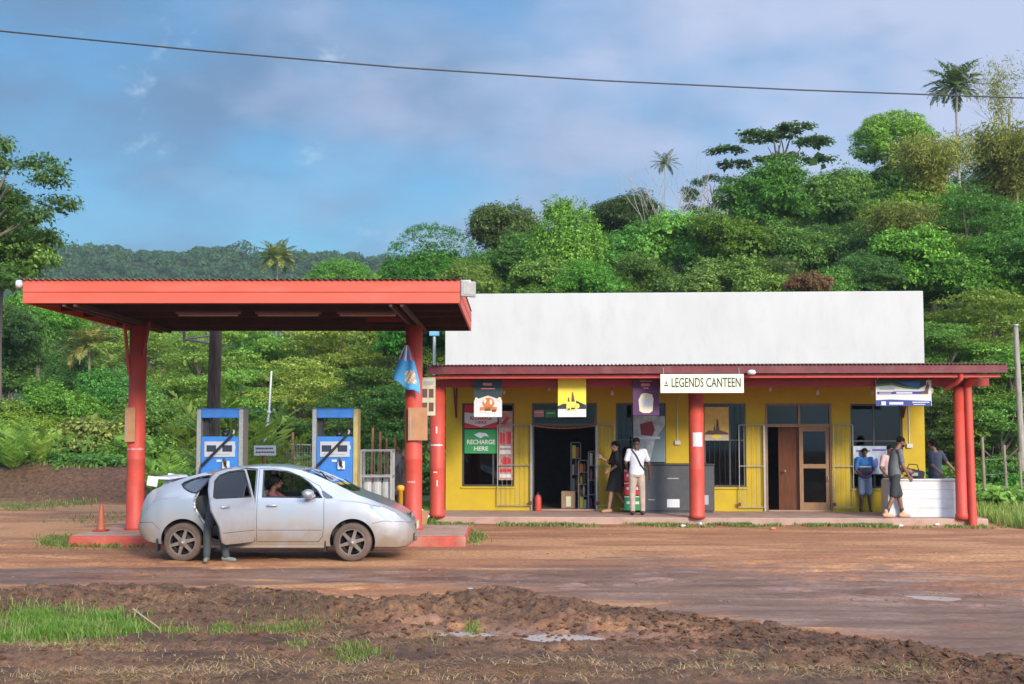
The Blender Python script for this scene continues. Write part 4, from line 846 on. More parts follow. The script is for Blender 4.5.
# flag
def flag():
    n, m = 16, 22; V = []; mi = []; Fc = []
    a, b_ = at(406, 345, 24.6), at(409, 386, 24.6)
    for j in range(m+1):
        v = j/m; z = a.z+(b_.z-a.z)*v
        wd = .05+.30*min(1, v*1.25)**.8; cxp = a.x + .02 + .0*v
        lo = cxp-wd*.72; hi = cxp+wd*.72
        zoff = [-.0, .0]
        for i in range(n+1):
            u = i/n; x = lo+(hi-lo)*u; V.append((x+.05*v*v-.05*v, 24.62+.05*math.sin(u*11+v*4)*(.3+.7*v)-.02*v, z-(.26*v*v*(u-.35))+.03*v*math.sin(u*10)))
    for j in range(m):
        for i in range(n):
            Fc.append([j*(n+1)+i, j*(n+1)+i+1, (j+1)*(n+1)+i+1, (j+1)*(n+1)+i]); u, v = i/n, j/m; k = 0
            if v < .42: k = (1 if (i//2) % 3 == 0 else (2 if (i//2) % 3 == 1 else 0)) if v < .36 else 0
            if .38 < u < .85 and .55 < v < .86: k = 3 if (i+j) % 3 else 1
            mi.append(k)
    o = np_mesh('flag', np.array(V), np.array(Fc), [flat('flag_blue', (.10, .42, .72), .8), flat('flag_white', (.75, .75, .75), .8), flat('flag_red', (.55, .06, .08), .8), flat('flag_crest', (.62, .40, .22), .8)], smooth=True, mi=np.array(mi))
    sdm = o.modifiers.new('s', 'SOLIDIFY'); sdm.thickness = .004; baked(o)
    return tag(o, 'pale blue national flag hanging limp from the right post of the canopy', 'flag')
flag()
# framed notice hung beyond the post
a = at(421, 415.5, 27.5); b_ = at(435.5, 377.5, 27.5); w = MB(); w.box2((a.x, 27.48, a.z), (b_.x, 27.5, b_.z)); o = w.build('hanging_notice', [mat('cream_notice', (.55, .50, .34), .6, var=.15, scale=9)]); tag(o, 'cream poster of small dark pictures hung between the two red posts', 'poster')
W_ = b_.x-a.x; Hh = b_.z-a.z
for q in (.58, .22):
    for s in (.10, .54): w = MB(); w.box2((a.x+W_*s, 27.473, a.z+Hh*(q-.11)), (a.x+W_*(s+.34), 27.478, a.z+Hh*(q+.12))); q_ = w.build('picture', [C_brn]); q_.parent = o
w = MB(); w.box2((a.x+.05, 27.474, b_.z-.16), (b_.x-.05, 27.478, b_.z-.08)); q = w.build('lettering', [C_gry]); q.parent = o
w = MB(); w.tube([(a.x+.03, 27.49, b_.z), (a.x-.0, 27.1, zc0)], .006, 5); q = w.build('string', [M_blk]); q.parent = o
# ------------------------------------------------------------------ things behind the pumps
def gz(x, y): return ground_z(x, y)
M_rust = mat('rusty_steel_post', (.30, .10, .05), .8, var=.3, scale=10, dirt=(.4, .2, .1), dirt_amt=.5)
M_oldw = mat('weathered_timber', (.22, .17, .13), .85, var=.3, scale=6, stretch=(4, 4, .5))
M_lat = mat('weathered_grey_timber', (.30, .26, .21), .85, var=.3, scale=6, stretch=(4, 4, .5))
labs = ['rusty fence post just left of the wire panel', 'short rusty fence post behind the wire panel', 'rusty post showing over the right pump', 'thin rusty post right of the yellowed pump panel', 'rusty post standing behind the cylinder cage', 'rusty post at the right end of the cylinder cage', 'low rusty post beside the dark bundle']
for k, (px, pyt) in enumerate([(283, 430), (292, 432), (372, 428), (379.5, 432), (386, 438), (394.5, 436), (398, 448)]):
    y = 33.0+.3*k; p = at(px, pyt, y); w = MB(); w.tube([(p.x, y, -.1), (p.x+.02, y, p.z)], .035, 8); o = w.build('fence_post', [M_rust]); tag(o, labs[k], 'post', 'rusty posts behind the pumps')
a = at(275, 497, 32.6); b_ = at(313, 444, 32.6); root = thing('wire_panel', 'grey wire mesh panel leaning on rusty posts between the two pumps', 'fence panel', (a.x, 32.6, 0)); wd = b_.x-a.x
w = MB()
for s in ((0, .05, 0, b_.z), (wd, .05, wd, b_.z), (0, .3, wd, .3), (0, b_.z, wd, b_.z-.03)): w.tube([(s[0], 0, s[1]), (s[2], 0, s[3])], .02, 6)
w.build('panel_frame', [M_galv]).parent = root
w = MB()
for k in range(1, 14): w.tube([(wd*k/14, 0, .05), (wd*k/14, 0, b_.z-.02)], .008, 4)
for k in range(1, 8): w.tube([(0, .005, b_.z*k/8), (wd, .005, b_.z*k/8)], .005, 4)
w.build('wire_mesh', [M_galv]).parent = root
root = thing('small_sign', 'small white board with two lines of dark lettering between the pumps', 'sign', tuple(at(265, 450.5, 29.5))); a = at(254, 455.5, 29.5)-at(265, 450.5, 29.5)
w = MB(); w.box2((a.x, -.01, a.z), (-a.x, .01, -a.z)); w.build('sign_board', [C_wht]).parent = root
w = MB(); w.box2((-.02, .012, -1.49-.05), (.02, .04, -a.z)); w.build('post', [M_rust]).parent = root
r_ = random.Random(3)
for zz, nm in ((.03, 'lettering'), (-.055, 'lettering')):
    w = MB(); x = a.x+.04
    while x < -a.x-.06: ww = r_.uniform(.015, .03); w.box2((x, -.014, zz-.0), (x+ww, -.0105, zz+.035)); x += ww+.012
    w.build(nm, [C_blk]).parent = root
p0 = at(262.5, 499, 31); p1 = at(264.5, 446, 31); p2 = at(271.5, 371, 31); root = thing('leaning_pipe', 'thin white pipe leaning up from a rusty stub between the pumps', 'pipe', (p0.x, 31, 0)); w = MB(); w.tube([p1, p1.lerp(p2, .45)+Vector((.03, 0, 0)), p2], [.035, .028, .022], 8); w.lathe([(.03, -.04), (.05, -.03), (.05, .03), (.03, .04)], p1.lerp(p2, .45)+Vector((.03, 0, 0)), 8); par(w.build('pipe_shaft', [M_wht]), root)
w = MB(); w.tube([(p0.x, 31, -.1), p1], .045, 8); par(w.build('stub', [M_rust]), root)
# gas cylinder cage
yc = 30.2; a = at(361, 500, yc); b_ = at(391.5, 449.5, yc); root = thing('cylinder_cage', 'white wire cage holding gas cylinders to the right of the pumps', 'cage', (a.x, yc, 0)); wd = b_.x-a.x; hh = b_.z; zs = .42
w = MB()
for x in (0, wd):
    for y in (0, .6): w.box2((x-.025, y-.025, -.02), (x+.025, y+.025, hh))
for z in (zs, hh*.62, hh-.025):
    for y in (0, .6): w.box2((.026, y-.02, z-.02), (wd-.026, y+.02, z+.02))
    for x in (0, wd): w.box2((x-.02, .026, z-.02), (x+.02, .574, z+.02))
w.build('cage_frame', [mat('chalky_white_steel', (.36, .35, .32), .6, dirt=(.35, .2, .12), dirt_amt=.5)]).parent = root
w = MB()
for k in range(1, 9): w.tube([(wd*k/9, -.005, zs), (wd*k/9, -.005, hh)], .004, 4)
w.build('wire_mesh', [M_galv]).parent = root
w = MB(); w.box2((.03, .03, zs+.021), (wd-.03, .57, zs+.035)); w.build('shelf', [M_oldw]).parent = root
for k, lb in enumerate(('left gas cylinder in the white cage', 'middle gas cylinder in the white cage', 'right gas cylinder in the white cage')):
    o = thing('gas_cylinder', lb, 'gas cylinder', (a.x+wd*(.18+.32*k), yc+.2, zs+.036), 0, 'gas cylinders in the cage')
    w = MB(); w.lathe([(.09, 0), (.11, .01), (.115, .06), (.115, .36), (.09, .42), (.04, .45), (.04, .47)], (0, 0, 0), 16); w.build('cylinder_body', [mat('grey_cylinder_paint', (.52, .52, .50), .5, dirt=(.25, .15, .1), dirt_amt=.5)]).parent = o
    w = MB(); w.lathe([(.08, .42), (.085, .42), (.085, .52), (.08, .52)], (0, 0, 0), 14); w.build('collar', [M_grey]).parent = o
# dark bundle, yellow standpipe, propped boards
def lumpy(name, c, size, seed, m, sub=3, amp=.25):
    bm = bmesh.new(); bmesh.ops.create_icosphere(bm, subdivisions=sub, radius=1); from mathutils import noise as mn
    for v in bm.verts: v.co *= 1+amp*mn.fractal(v.co*1.7+Vector((seed, 0, 0)), 1, 2, 4); v.co = Vector((v.co.x*size[0], v.co.y*size[1], v.co.z*size[2]))+Vector(c)
    me = bpy.data.meshes.new(name); bm.to_mesh(me); bm.free()
    for p in me.polygons: p.use_smooth = True
    return link(name, me, m)
p = at(399, 488, 31.5); o = lumpy('tarpaulin_bundle', (p.x, 31.5, .85), (.26, .25, .55), 4, mat('dark_tarpaulin', (.045, .04, .04), .6, var=.5, scale=7), 4, .5); tag(o, 'dark crumpled tarpaulin bundle hanging beside the cylinder cage', 'tarpaulin')
w = MB(); w.tube([(p.x, 31.5, -.1), (p.x, 31.5, 1.5)], .03, 6); q = w.build('stake', [M_rust]); q.parent = o
p = gnd(401.5, 505, 0); root = thing('yellow_standpipe', 'short yellow standpipe just left of the right canopy post', 'standpipe', (XA(401, 28), 28, 0)); zt_ = ZA(485, 28)
w = MB(); w.lathe([(.055, -.05), (.055, zt_-.12), (.085, zt_-.11), (.085, zt_-.03), (.04, zt_), (0, zt_)], (0, 0, 0), 14); w.build('pipe', [mat('yellow_pipe_paint', (.70, .36, .02), .5, dirt=(.4, .15, .05), dirt_amt=.5)]).parent = root
w = MB(); w.tube([(-.09, 0, zt_-.07), (.1, 0, zt_-.07)], .025, 8); w.build('valve', [M_rust]).parent = root
x = XA(420, 28.6)
w = MB(); w.box((x-.02, 28.6, .2), (.36, .03, .34), 0, Euler((.2, .75, .1)), .005); o = w.build('scrap_board', [C_wht]); tag(o, 'white scrap board propped between the two red posts', 'board'); w = MB(); w.box((x-.02, 28.575, .2), (.05, .02, .3), 0, Euler((.2, .75, .1))); q = w.build('batten', [M_oldw]); q.parent = o
w = MB(); w.box((x+.1, 28.5, .16), (.16, .05, .34), 0, Euler((.1, .15, 0)), .008); o = w.build('timber_offcut', [mat('raw_timber', (.42, .22, .10), .8)]); tag(o, 'short brown timber offcut propped against the veranda post', 'timber')
w = MB(); p = bl(438, 515, -2.3)
# white vent pipe with a blue box
x = XA(434, 34); zt_ = ZA(333, 34); root = thing('vent_pipe', 'slim pale pipe topped by a small blue box beside the white parapet', 'pipe', (x, 34, 0)); w = MB(); w.tube([(0, 0, -.1), (0, 0, zt_-.05)], .04, 8); w.build('pipe', [M_wht]).parent = root
w = MB(); w.box((0, 0, zt_-.02), (.26, .16, .12), 0, None, .01); w.build('top_box', [mat('pale_blue_paint', (.15, .4, .55), .5)]).parent = root
# traffic cone
root = thing('traffic_cone', 'small faded orange cone on the left end of the red island', 'traffic cone', (XA(103, 24.6), 24.6, ISL+.004)); w = MB(); w.lathe([(.095, .03), (.08, .05), (.033, .48), (.026, .50), (0, .50)], (0, 0, 0), 18); w.build('cone_body', [mat('faded_orange', (.34, .085, .035), .6, dirt=(.3, .12, .06), dirt_amt=.6)]).parent = root
w = MB(); w.box((0, 0, .015), (.26, .26, .03), 0, None, .01); w.build('cone_base', [M_dred]).parent = root
# overhead wire
pts = []
for k in range(61):
    q = k/60; px = -60+q*1150; pts.append(at(px, np.interp(px, [-60, 0, 200, 400, 600, 800, 1024, 1090], [24, 31, 50.5, 67.5, 80.5, 90, 98, 99.5]), 19.0+q*3))
w = MB(); w.tube(pts, .013, 6); o = w.build('overhead_wire', [M_blk]); tag(o, 'single black wire sagging across the sky in front of everything', 'wire')
# right-hand poles
x = XA(1016, 38); root = thing('utility_pole', 'grey timber utility pole leaning at the right edge of the photo', 'utility pole', (XA(1024, 38), 38, 0)); a = at(1015.5, 326, 38); b_ = at(1023, 475, 38); d = (b_-a); w = MB(); w.tube([a, a.lerp(b_, .5), b_, b_+d*.25], [.075, .085, .09, .095], 12); par(w.build('pole_shaft', [M_lat]), root); w = MB(); w.lathe([(.11, 0), (.115, .02), (.09, .05), (0, .06)], a, 12); par(w.build('cap', [M_galv]), root)
for k, (px, pyt, pyb, y, lab) in enumerate([(982, 437, 500, 34, 'thin timber fence post closest to the right veranda post'), (1004, 445, 497, 36, 'timber fence post left of the leaning utility pole'), (1019, 452, 500, 35, 'short fence post at the foot of the utility pole')]):
    p = at(px, pyt, y); w = MB(); w.tube([(p.x+.05, y, -.1), (p.x, y, p.z)], .04, 7); tag(w.build('fence_post', [M_oldw]), lab, 'post', 'timber posts right of the canteen')
w = MB(); 
for z in (.5, .9, 1.3): w.tube([(XA(982, 34), 34, z), (XA(1004, 36), 36, z-.02), (XA(1019, 35), 35, z), (22, 34, z)], .006, 4)
tag(w.build('fence_wire', [M_galv]), 'slack wires strung between the timber posts on the right', 'fence wire')
# ================================================================== silver hatchback (nose towards +X), near side towards the camera
CL = 4.45; CAR_Y = 20.77+.8625
car = thing('silver_hatchback', 'muddy silver five-door hatchback with its rear door open beside the pumps', 'car', (XA(139.2, 20.9)-.045, CAR_Y, 0))
cX = car.location.x
def zt_car(u): return np.interp(u, [0, .05, .10, .16, .24, .34, .55, .80, 1.1, 1.4, 1.75, 2.05, 2.35, 2.6, 2.85, 3.1, 3.35, 3.55, 3.75, 3.95, 4.15, 4.28, 4.38, 4.43, 4.45], [.62, .80, .93, 1.05, 1.125, 1.17, 1.255, 1.345, 1.422, 1.475, 1.515, 1.525, 1.512, 1.470, 1.385, 1.275, 1.155, 1.055, .985, .905, .82, .745, .66, .57, .50])
def zb_car(u): return np.interp(u, [0, .08, .25, .45, 4.0, 4.2, 4.35, 4.45], [.46, .34, .27, .24, .20, .19, .21, .30])
def wm_car(u): return np.interp(u, [0, .04, .10, .22, .45, .9, 1.6, 2.6, 3.3, 3.8, 4.05, 4.22, 4.34, 4.41, 4.45], [.52, .60, .68, .765, .825, .855, .8625, .8625, .858, .84, .805, .745, .67, .58, .48])
def roofw(u): return np.interp(u, [0, .3, .8, 1.4, 2.2, 2.7, 3.2, 3.48, 3.9, 4.3, 4.45], [.62, .60, .585, .60, .63, .63, .66, .74, .72, .55, .30])
def shoulder(u): return np.interp(u, [0, .1, .2, .35, .8, 1.5, 2.6, 3.3, 3.6, 3.9, 4.15, 4.35, 4.45], [.56, .74, .86, .97, 1.02, 1.01, .985, .955, .93, .86, .77, .60, .46])
NR = 30
def section(u):
    zt, zb, wm, wr, sh = zt_car(u), zb_car(u), wm_car(u), roofw(u), shoulder(u)
    sh = min(sh, zt-.03); wr = min(wr, wm*.9); P = []
    P.append((0, zb+.0)); P.append((wm*.5, zb)); P.append((wm*.86, zb+.005)); P.append((wm*.935, zb+.03))
    for t in (.12, .25, .40, .55, .70, .82, .92, 1.0):
        z = zb+.03+(sh-zb-.03)*t; prof = np.interp(t, [0, .12, .2, .4, .6, .8, 1], [.945, .965, .985, 1.0, .998, .985, .952]); P.append((wm*prof, z))
    ws = wm*.952
    for t in (.04, .10, .22, .36, .5, .64, .76, .86, .93, .97):
        z = sh+(zt-sh)*t*.985; x = ws+(wr-ws)*(t**1.12)*.93-.012*min(1, t*12); P.append((x, z))
    xe = P[-1][0]; ze = P[-1][1]
    for t in (.9, .78, .62, .45, .28, .13, 0): P.append((xe*t, ze+(zt-ze)*(1-t**2.2)))
    return P
us = np.concatenate([[0, .015, .04, .07, .11, .16, .22, .29], np.linspace(.38, 3.30, 40), np.linspace(3.36, 4.2, 18), [4.25, 4.3, 4.34, 4.375, 4.40, 4.42, 4.437, 4.45]])
def car_loop(u, d):
    P = section(u); K = len(P); pts = [(y, z) for y, z in P]+[(-y, z) for y, z in P[-2:0:-1]]
    if abs(d) > 1e-9:
        n = len(pts); Q = []
        for i in range(n):
            a = Vector(pts[i-1]); c = Vector(pts[(i+1) % n]); t = (c-a).normalized(); nn = Vector((-t.y, t.x)); p = Vector(pts[i])
            Q.append(tuple(p+nn*d))
        pts = Q
    return pts
def car_shell(name, inset=0.0, th=.03):
    V = []; Fs = []
    for d, flip in ((inset, 0), (inset+th, 1)):
        o0 = len(V); n = len(us)
        for u in us:
            pts = car_loop(u, d); uu = d+u*(CL-2*d)/CL; full = len(pts)
            for y, z in pts: V.append((uu, -y, z))
        fs = [(i*full+j, i*full+(j+1) % full, (i+1)*full+(j+1) % full, (i+1)*full+j) for i in range(n-1) for j in range(full)]
        fs.append(tuple(range(full))[::-1]); fs.append(tuple((n-1)*full+j for j in range(full)))
        Fs += [tuple(q+o0 for q in (f[::-1] if flip else f)) for f in fs]
    me = bpy.data.meshes.new(name); me.from_pydata(V, [], Fs)
    bm = bmesh.new(); bm.from_mesh(me)
    # outward check on the outer surface
    f = max(bm.faces, key=lambda f: f.calc_center_median().z)
    if f.normal.z < 0: bmesh.ops.reverse_faces(bm, faces=bm.faces)
    bm.to_mesh(me); bm.free()
    for p in me.polygons: p.use_smooth = len(p.vertices) == 4
    o = bpy.data.objects.new(name, me); COL.objects.link(o)
    return o
def px_u(px, py=500, yl=-.86): return at(px, py, CAR_Y+yl).x-cX
def cp(px, py, yl=-.82):
    p = at(px, py, CAR_Y+yl); return (p.x-cX, p.z)
def Z1(zx, zy, yl=-.82): return cp(120+zx/3.2, 440+zy/3.2, yl)
def smooth_poly(P, n=2):
    for _ in range(n):
        Q = []
        for i in range(len(P)):
            a, b_ = P[i], P[(i+1) % len(P)]; Q += [(a[0]*.8+b_[0]*.2, a[1]*.8+b_[1]*.2), (a[0]*.2+b_[0]*.8, a[1]*.2+b_[1]*.8)]
        P = Q
    return P
def cutter(poly, y0, y1, name='cut'):
    m = MB(); m.prism(poly, y0, y1); return m.build(name, [])
# outlines (u, z)
W_front = [Z1(456, 182), Z1(455, 98), Z1(490, 98), Z1(530, 103), Z1(572, 117), Z1(604, 139), Z1(632, 165), Z1(644, 184)]
W_tri = smooth_poly([Z1(652, 188), Z1(640, 158), Z1(688, 188)], 1)
W_rear = [(1.05, 1.06), (1.07, 1.10), (1.19, 1.29), (1.33, 1.375), (1.54, 1.425), (1.86, 1.45), (1.885, 1.43), (1.885, 1.04), (1.86, 1.03), (1.08, 1.04)]
W_quart = smooth_poly([Z1(188, 140), Z1(236, 122), Z1(287, 113), Z1(272, 140), Z1(243, 170), Z1(225, 168), Z1(200, 155)], 1)
D_rear = [(1.945, .315), (1.945, 1.00), (1.945, 1.465), (1.75, 1.482), (1.50, 1.468), (1.28, 1.425), (1.13, 1.33), (1.01, 1.15), (.95, .98), (.955, .85), (1.03, .73), (1.12, .60), (1.17, .45), (1.22, .35), (1.30, .315)]
D_rear = D_rear[:3]+smooth_poly([(1.945, 1.465)]+D_rear[3:]+[(1.945, .315)], 2)[6:-6] if False else D_rear
D_front = [(1.972, .315), (1.972, 1.47), (2.20, 1.47), (2.45, 1.42), (2.7, 1.32), (2.95, 1.19), (3.03, 1.07), (3.04, .6), (3.02, .40), (2.95, .315)]
# body
M_car, nt, b = nodes_of('silver_car_paint'); L = nt.links
b.inputs['Metallic'].default_value = .6; b.inputs['Roughness'].default_value = .32; b.inputs['Coat Weight'].default_value = .7; b.inputs['Coat Roughness'].default_value = .07
tc = N(nt, 'ShaderNodeTexCoord'); sp = N(nt, 'ShaderNodeSeparateXYZ'); L.new(tc.outputs['Object'], sp.inputs[0])
nz = N(nt, 'ShaderNodeTexNoise'); nz.inputs['Scale'].default_value = 3.5; nz.inputs['Detail'].default_value = 7; L.new(tc.outputs['Object'], nz.inputs[0])
# mud splash film: strongest along the lower panels, broken by noise
a_ = N(nt, 'ShaderNodeMapRange'); a_.inputs[1].default_value = 1.0; a_.inputs[2].default_value = .22; L.new(sp.outputs[2], a_.inputs[0])
b_2 = N(nt, 'ShaderNodeMath', operation='MULTIPLY_ADD'); b_2.inputs[1].default_value = 1.8; b_2.inputs[2].default_value = -.52; L.new(nz.outputs[0], b_2.inputs[0])
c_ = N(nt, 'ShaderNodeMath', operation='MULTIPLY_ADD'); c_.use_clamp = True; c_.inputs[1].default_value = .55; L.new(a_.outputs[0], c_.inputs[0]); L.new(b_2.outputs[0], c_.inputs[2])
dd = N(nt, 'ShaderNodeMath', operation='MULTIPLY'); L.new(a_.outputs[0], dd.inputs[1]); L.new(c_.outputs[0], dd.inputs[0])
d2 = N(nt, 'ShaderNodeMath', operation='MULTIPLY'); d2.use_clamp = True; d2.inputs[1].default_value = 1.25; L.new(dd.outputs[0], d2.inputs[0])
mx = N(nt, 'ShaderNodeMix', data_type='RGBA'); mx.inputs[6].default_value = (.37, .38, .395, 1); mx.inputs[7].default_value = (.25, .18, .12, 1); L.new(d2.outputs[0], mx.inputs[0]); L.new(mx.outputs[2], b.inputs['Base Color'])
mr = N(nt, 'ShaderNodeMapRange'); mr.inputs[3].default_value = .30; mr.inputs[4].default_value = .8; L.new(d2.outputs[0], mr.inputs[0]); L.new(mr.outputs[0], b.inputs['Roughness'])
mm = N(nt, 'ShaderNodeMapRange'); mm.inputs[3].default_value = .45; mm.inputs[4].default_value = 0; L.new(d2.outputs[0], mm.inputs[0]); L.new(mm.outputs[0], b.inputs['Metallic'])
M_tyre = mat('dusty_tyre', (.10, .065, .045), .9, var=.25, scale=6, dirt=(.20, .12, .08), dirt_amt=.7, bump=.2)
M_rim = mat('muddy_alloy', (.17, .135, .11), .6, metal=.25, var=.15, dirt=(.24, .15, .10), dirt_amt=.8)
M_cglass = glass_mat('car_glass', (.42, .50, .48), 1.4, .25)
M_cglass2 = glass_mat('car_glass_dark', (.16, .19, .18), 1.6, .25)
M_trim = mat('black_trim', (.018, .018, .02), .5)
M_int = mat('dark_car_interior', (.035, .033, .032), .85)
M_seat = mat('grey_car_seat', (.09, .085, .08), .9)
M_lamp = glass_mat('lamp_lens_clear', (.9, .92, .92), 1.0, .5)
M_lampin = mat('lamp_reflector', (.50, .50, .44), .5, metal=.1)
body = car_shell('body')
def dbg(t): print('CARDBG', t, len(body.data.vertices), [round(v,2) for v in body.dimensions])
dbg('start')
# window and door openings
cuts = [(W_front, -1.2, 1.2), (W_tri, -1.2, 1.2), (W_quart, -1.2, 1.2), (W_rear, .3, 1.2), (D_rear, -1.2, -.42)]
for poly, a, b_ in cuts: boolean(body, cutter(poly, a, b_)); dbg('win')
# windscreen and hatch glass: cut from above
def cutter_z(poly, z0, z1): m = MB(); m.prism(poly, z0, z1, axis='Z'); return m.build('cut', [])
WS = smooth_poly([(2.66, -.54), (2.60, 0), (2.66, .54), (3.42, .70), (3.52, 0), (3.42, -.70)], 2)
RG = smooth_poly([(1.35, -.52), (1.40, 0), (1.35, .52), (.50, .55), (.46, 0), (.50, -.55)], 2)
boolean(body, cutter_z(WS, 1.0, 1.8)); boolean(body, cutter_z(RG, 1.1, 1.8))
dbg('ws')
# wheel arches
for u0 in (.797, 3.49):
    m = MB(); m.lathe([(.360, -1.2), (.360, 1.2)], (u0, 0, .318), 40, axis='Y'); boolean(body, m.build('cut', []))
dbg('arch')
# panel gaps
def ribbon(poly, y0, y1, t=.006, closed=True):
    m = MB(); n = len(poly)
    for i in range(n if closed else n-1):
        a, b_ = Vector(poly[i]), Vector(poly[(i+1) % n]); d = b_-a
        if d.length < 1e-6: continue
        d.normalize(); p = Vector((-d.y, d.x))*t; e = d*t*.9
        m.prism([a-e+p, b_+e+p, b_+e-p, a-e-p], y0, y1)
    return m.build('cut', [])
def union_ribbon(o, poly, y0, y1, t=.006, closed=True):
    boolean(o, ribbon(poly, y0, y1, t, closed), selfx=True)
union_ribbon(body, D_front, -1.2, -.40, .0035)
union_ribbon(body, D_front, .40, 1.2, .004); union_ribbon(body, D_rear, .40, 1.2, .004)
union_ribbon(body, [(4.40, .60), (4.28, .62), (3.98, .64), (3.80, .60)], -1.2, 1.2, .003, False)
union_ribbon(body, [(.02, .60), (.30, .62), (.42, .50)], -1.2, 1.2, .003, False)
dbg('gaps')
union_ribbon(body, [(1.99, .50), (3.0, .50)], -1.2, -.40, .0035, False)
# lower grille opening and upper slot
m = MB(); m.box2((4.1, -.52, .30), (4.7, .52, .42)); boolean(body, m.build('cut', []))
m = MB(); m.box2((4.2, -.30, .655), (4.7, .30, .685)); boolean(body, m.build('cut', []))
m = MB(); m.box2((4.2, -.28, .70), (4.7, .28, .722)); boolean(body, m.build('cut', []))
body.data.materials.clear(); body.data.materials.append(M_car); body.parent = car
def fix_smooth(o, ang=32):
    me = o.data; bm = bmesh.new(); bm.from_mesh(me)
    for f in bm.faces: f.smooth = True
    for e in bm.edges: e.smooth = len(e.link_faces) == 2 and e.calc_face_angle(0) < R(ang)
    bm.to_mesh(me); bm.free()
fix_smooth(body)
def patch(name, poly, y0, y1, m, inset=.008, th=.004, parent=car, axis='Y'):
    s = car_shell(name, inset, th); c = cutter(poly, y0, y1) if axis == 'Y' else cutter_z(poly, y0, y1)
    boolean(s, c, 'INTERSECT'); s.data.materials.clear(); s.data.materials.append(m); s.parent = parent; fix_smooth(s); return s
def grow(P, g):
    c = Vector((sum(p[0] for p in P)/len(P), sum(p[1] for p in P)/len(P))); return [tuple(Vector(p)+(Vector(p)-c).normalized()*g) for p in P]
for sgn in (-1, 1):
    y0, y1 = (-1.2, -.40) if sgn < 0 else (.40, 1.2)
    if sgn > 0: patch('side_window', grow(W_front, .01), y0, y1, M_cglass)          # near front window is wound down
    patch('side_window', grow(W_tri, .01), y0, y1, M_cglass2); patch('side_window', grow(W_quart, .012), y0, y1, M_cglass2)
    if sgn > 0: patch('side_window', grow(W_rear, .01), y0, y1, M_cglass)
patch('windscreen', grow(WS, .012), 1.0, 1.8, M_cglass, axis='Z'); patch('rear_window', grow(RG, .012), 1.12, 1.8, M_cglass2, axis='Z')
# window trims: dark seals round the side openings
def trim(poly, y0, y1, name='window_seal', t=.011, parent=car, m=M_trim):
    s = car_shell(name, -.003, .012); boolean(s, ribbon(poly, y0, y1, t), 'INTERSECT', selfx=True)
    s.data.materials.clear(); s.data.materials.append(m); s.parent = parent; return s
for P in (W_front, W_quart): trim(P, -1.2, -.4)
# the open rear door: cut from the same shell, then swung about its front edge
door = car_shell('door', 0, .028); boolean(door, cutter(D_rear, -1.2, -.42), 'INTERSECT'); boolean(door, cutter(W_rear, -1.2, 0)); door.data.materials.clear(); door.data.materials.append(M_car); fix_smooth(door)
dglass = patch('door_window', grow(W_rear, .01), -1.2, -.42, M_cglass); dseal = trim(W_rear, -1.2, -.42)
boolean(door, ribbon([(1.20, .50), (1.92, .50)], -1.2, -.42, .0035, False), selfx=True)
m = MB(); m.tube([(1.15, -.872, .90), (1.17, -.895, .905), (1.29, -.897, .905), (1.31, -.872, .90)], .014, 8); dh = m.build('door_handle', [M_car])
m = MB(); m.box2((1.22, -.80, .40), (1.88, -.775, .98), 0, .01); m.box2((1.25, -.775, .55), (1.83, -.72, .66), 0, .02); dt = m.build('door_lining', [M_int])
hinge = Vector((1.945, -.84, 0)); RD = Matrix.Translation(hinge) @ Matrix.Rotation(R(60), 4, 'Z') @ Matrix.Translation(-hinge)
for o in (door, dglass, dseal, dh, dt): o.data.transform(RD); o.parent = None
door.parent = car; door['label'] = 'rear side door standing open'
for o in (dglass, dseal, dh, dt): o.parent = door
m = MB(); m.tube([(2.13, -.868, .885), (2.15, -.893, .89), (2.27, -.893, .89), (2.29, -.868, .885)], .014, 8); m.build('door_handle', [M_car]).parent = car
# rubbing strips / sill line
m = MB(); m.box2((1.05, -.838, .215), (3.04, -.80, .255), 0, .01); m.build('sill_skirt', [M_car]).parent = car
# mirrors
for s in (-1, 1):
    bm = bmesh.new(); bmesh.ops.create_uvsphere(bm, u_segments=16, v_segments=10, radius=1); bmesh.ops.scale(bm, vec=(.10, .12, .078), verts=bm.verts)
    m = MB(); c = Vector((2.80, s*.975, 1.075)); m.bm(bm, 0, Matrix.Translation(c), True); m.tube([(2.88, s*.84, 1.04), c+Vector((.02, -s*.05, -.04))], .03, 8); o = m.build('wing_mirror', [M_car]); o.parent = car
    m = MB(); m.box(c+Vector((-.088, 0, 0)), (.012, .17, .10), 0, None, .003); m.build('mirror_glass', [M_cglass2]).parent = o
# lamps
HL = smooth_poly([Z1(795, 208, -.7), Z1(822, 208, -.7), Z1(865, 226, -.6), Z1(888, 250, -.5), Z1(880, 259, -.5), Z1(848, 250, -.6), Z1(815, 228, -.7)], 1)
for y0, y1 in ((-1.2, -.30), (.30, 1.2)):
    o = patch('headlight', HL, y0, y1, M_lampin, -.002, .01); o2 = patch('lens', HL, y0, y1, M_lamp, -.006, .003); o2.parent = o
TL = smooth_poly([Z1(99, 148), Z1(113, 165), Z1(112, 182), Z1(95, 215), Z1(80, 226), Z1(80, 205), Z1(95, 165)], 1)
for y0, y1 in ((-1.2, -.45), (.45, 1.2)):
    o = patch('taillight', [(u_-.02, z_) for u_, z_ in TL], y0, y1, mat('pale_taillight', (.30, .28, .29), .25, coat=.5), -.003, .012)
m = MB(); m.box2((4.18, -.54, .29), (4.21, .54, .43)); m.box2((4.34, -.28, .65), (4.345, .28, .725)); m.build('grille', [M_trim]).parent = car
m = MB(); m.box((4.47, 0, .53), (.012, .42, .12), 0, None, .003); m.build('number_plate', [mat('cream_plate', (.62, .58, .42), .5)]).parent = car
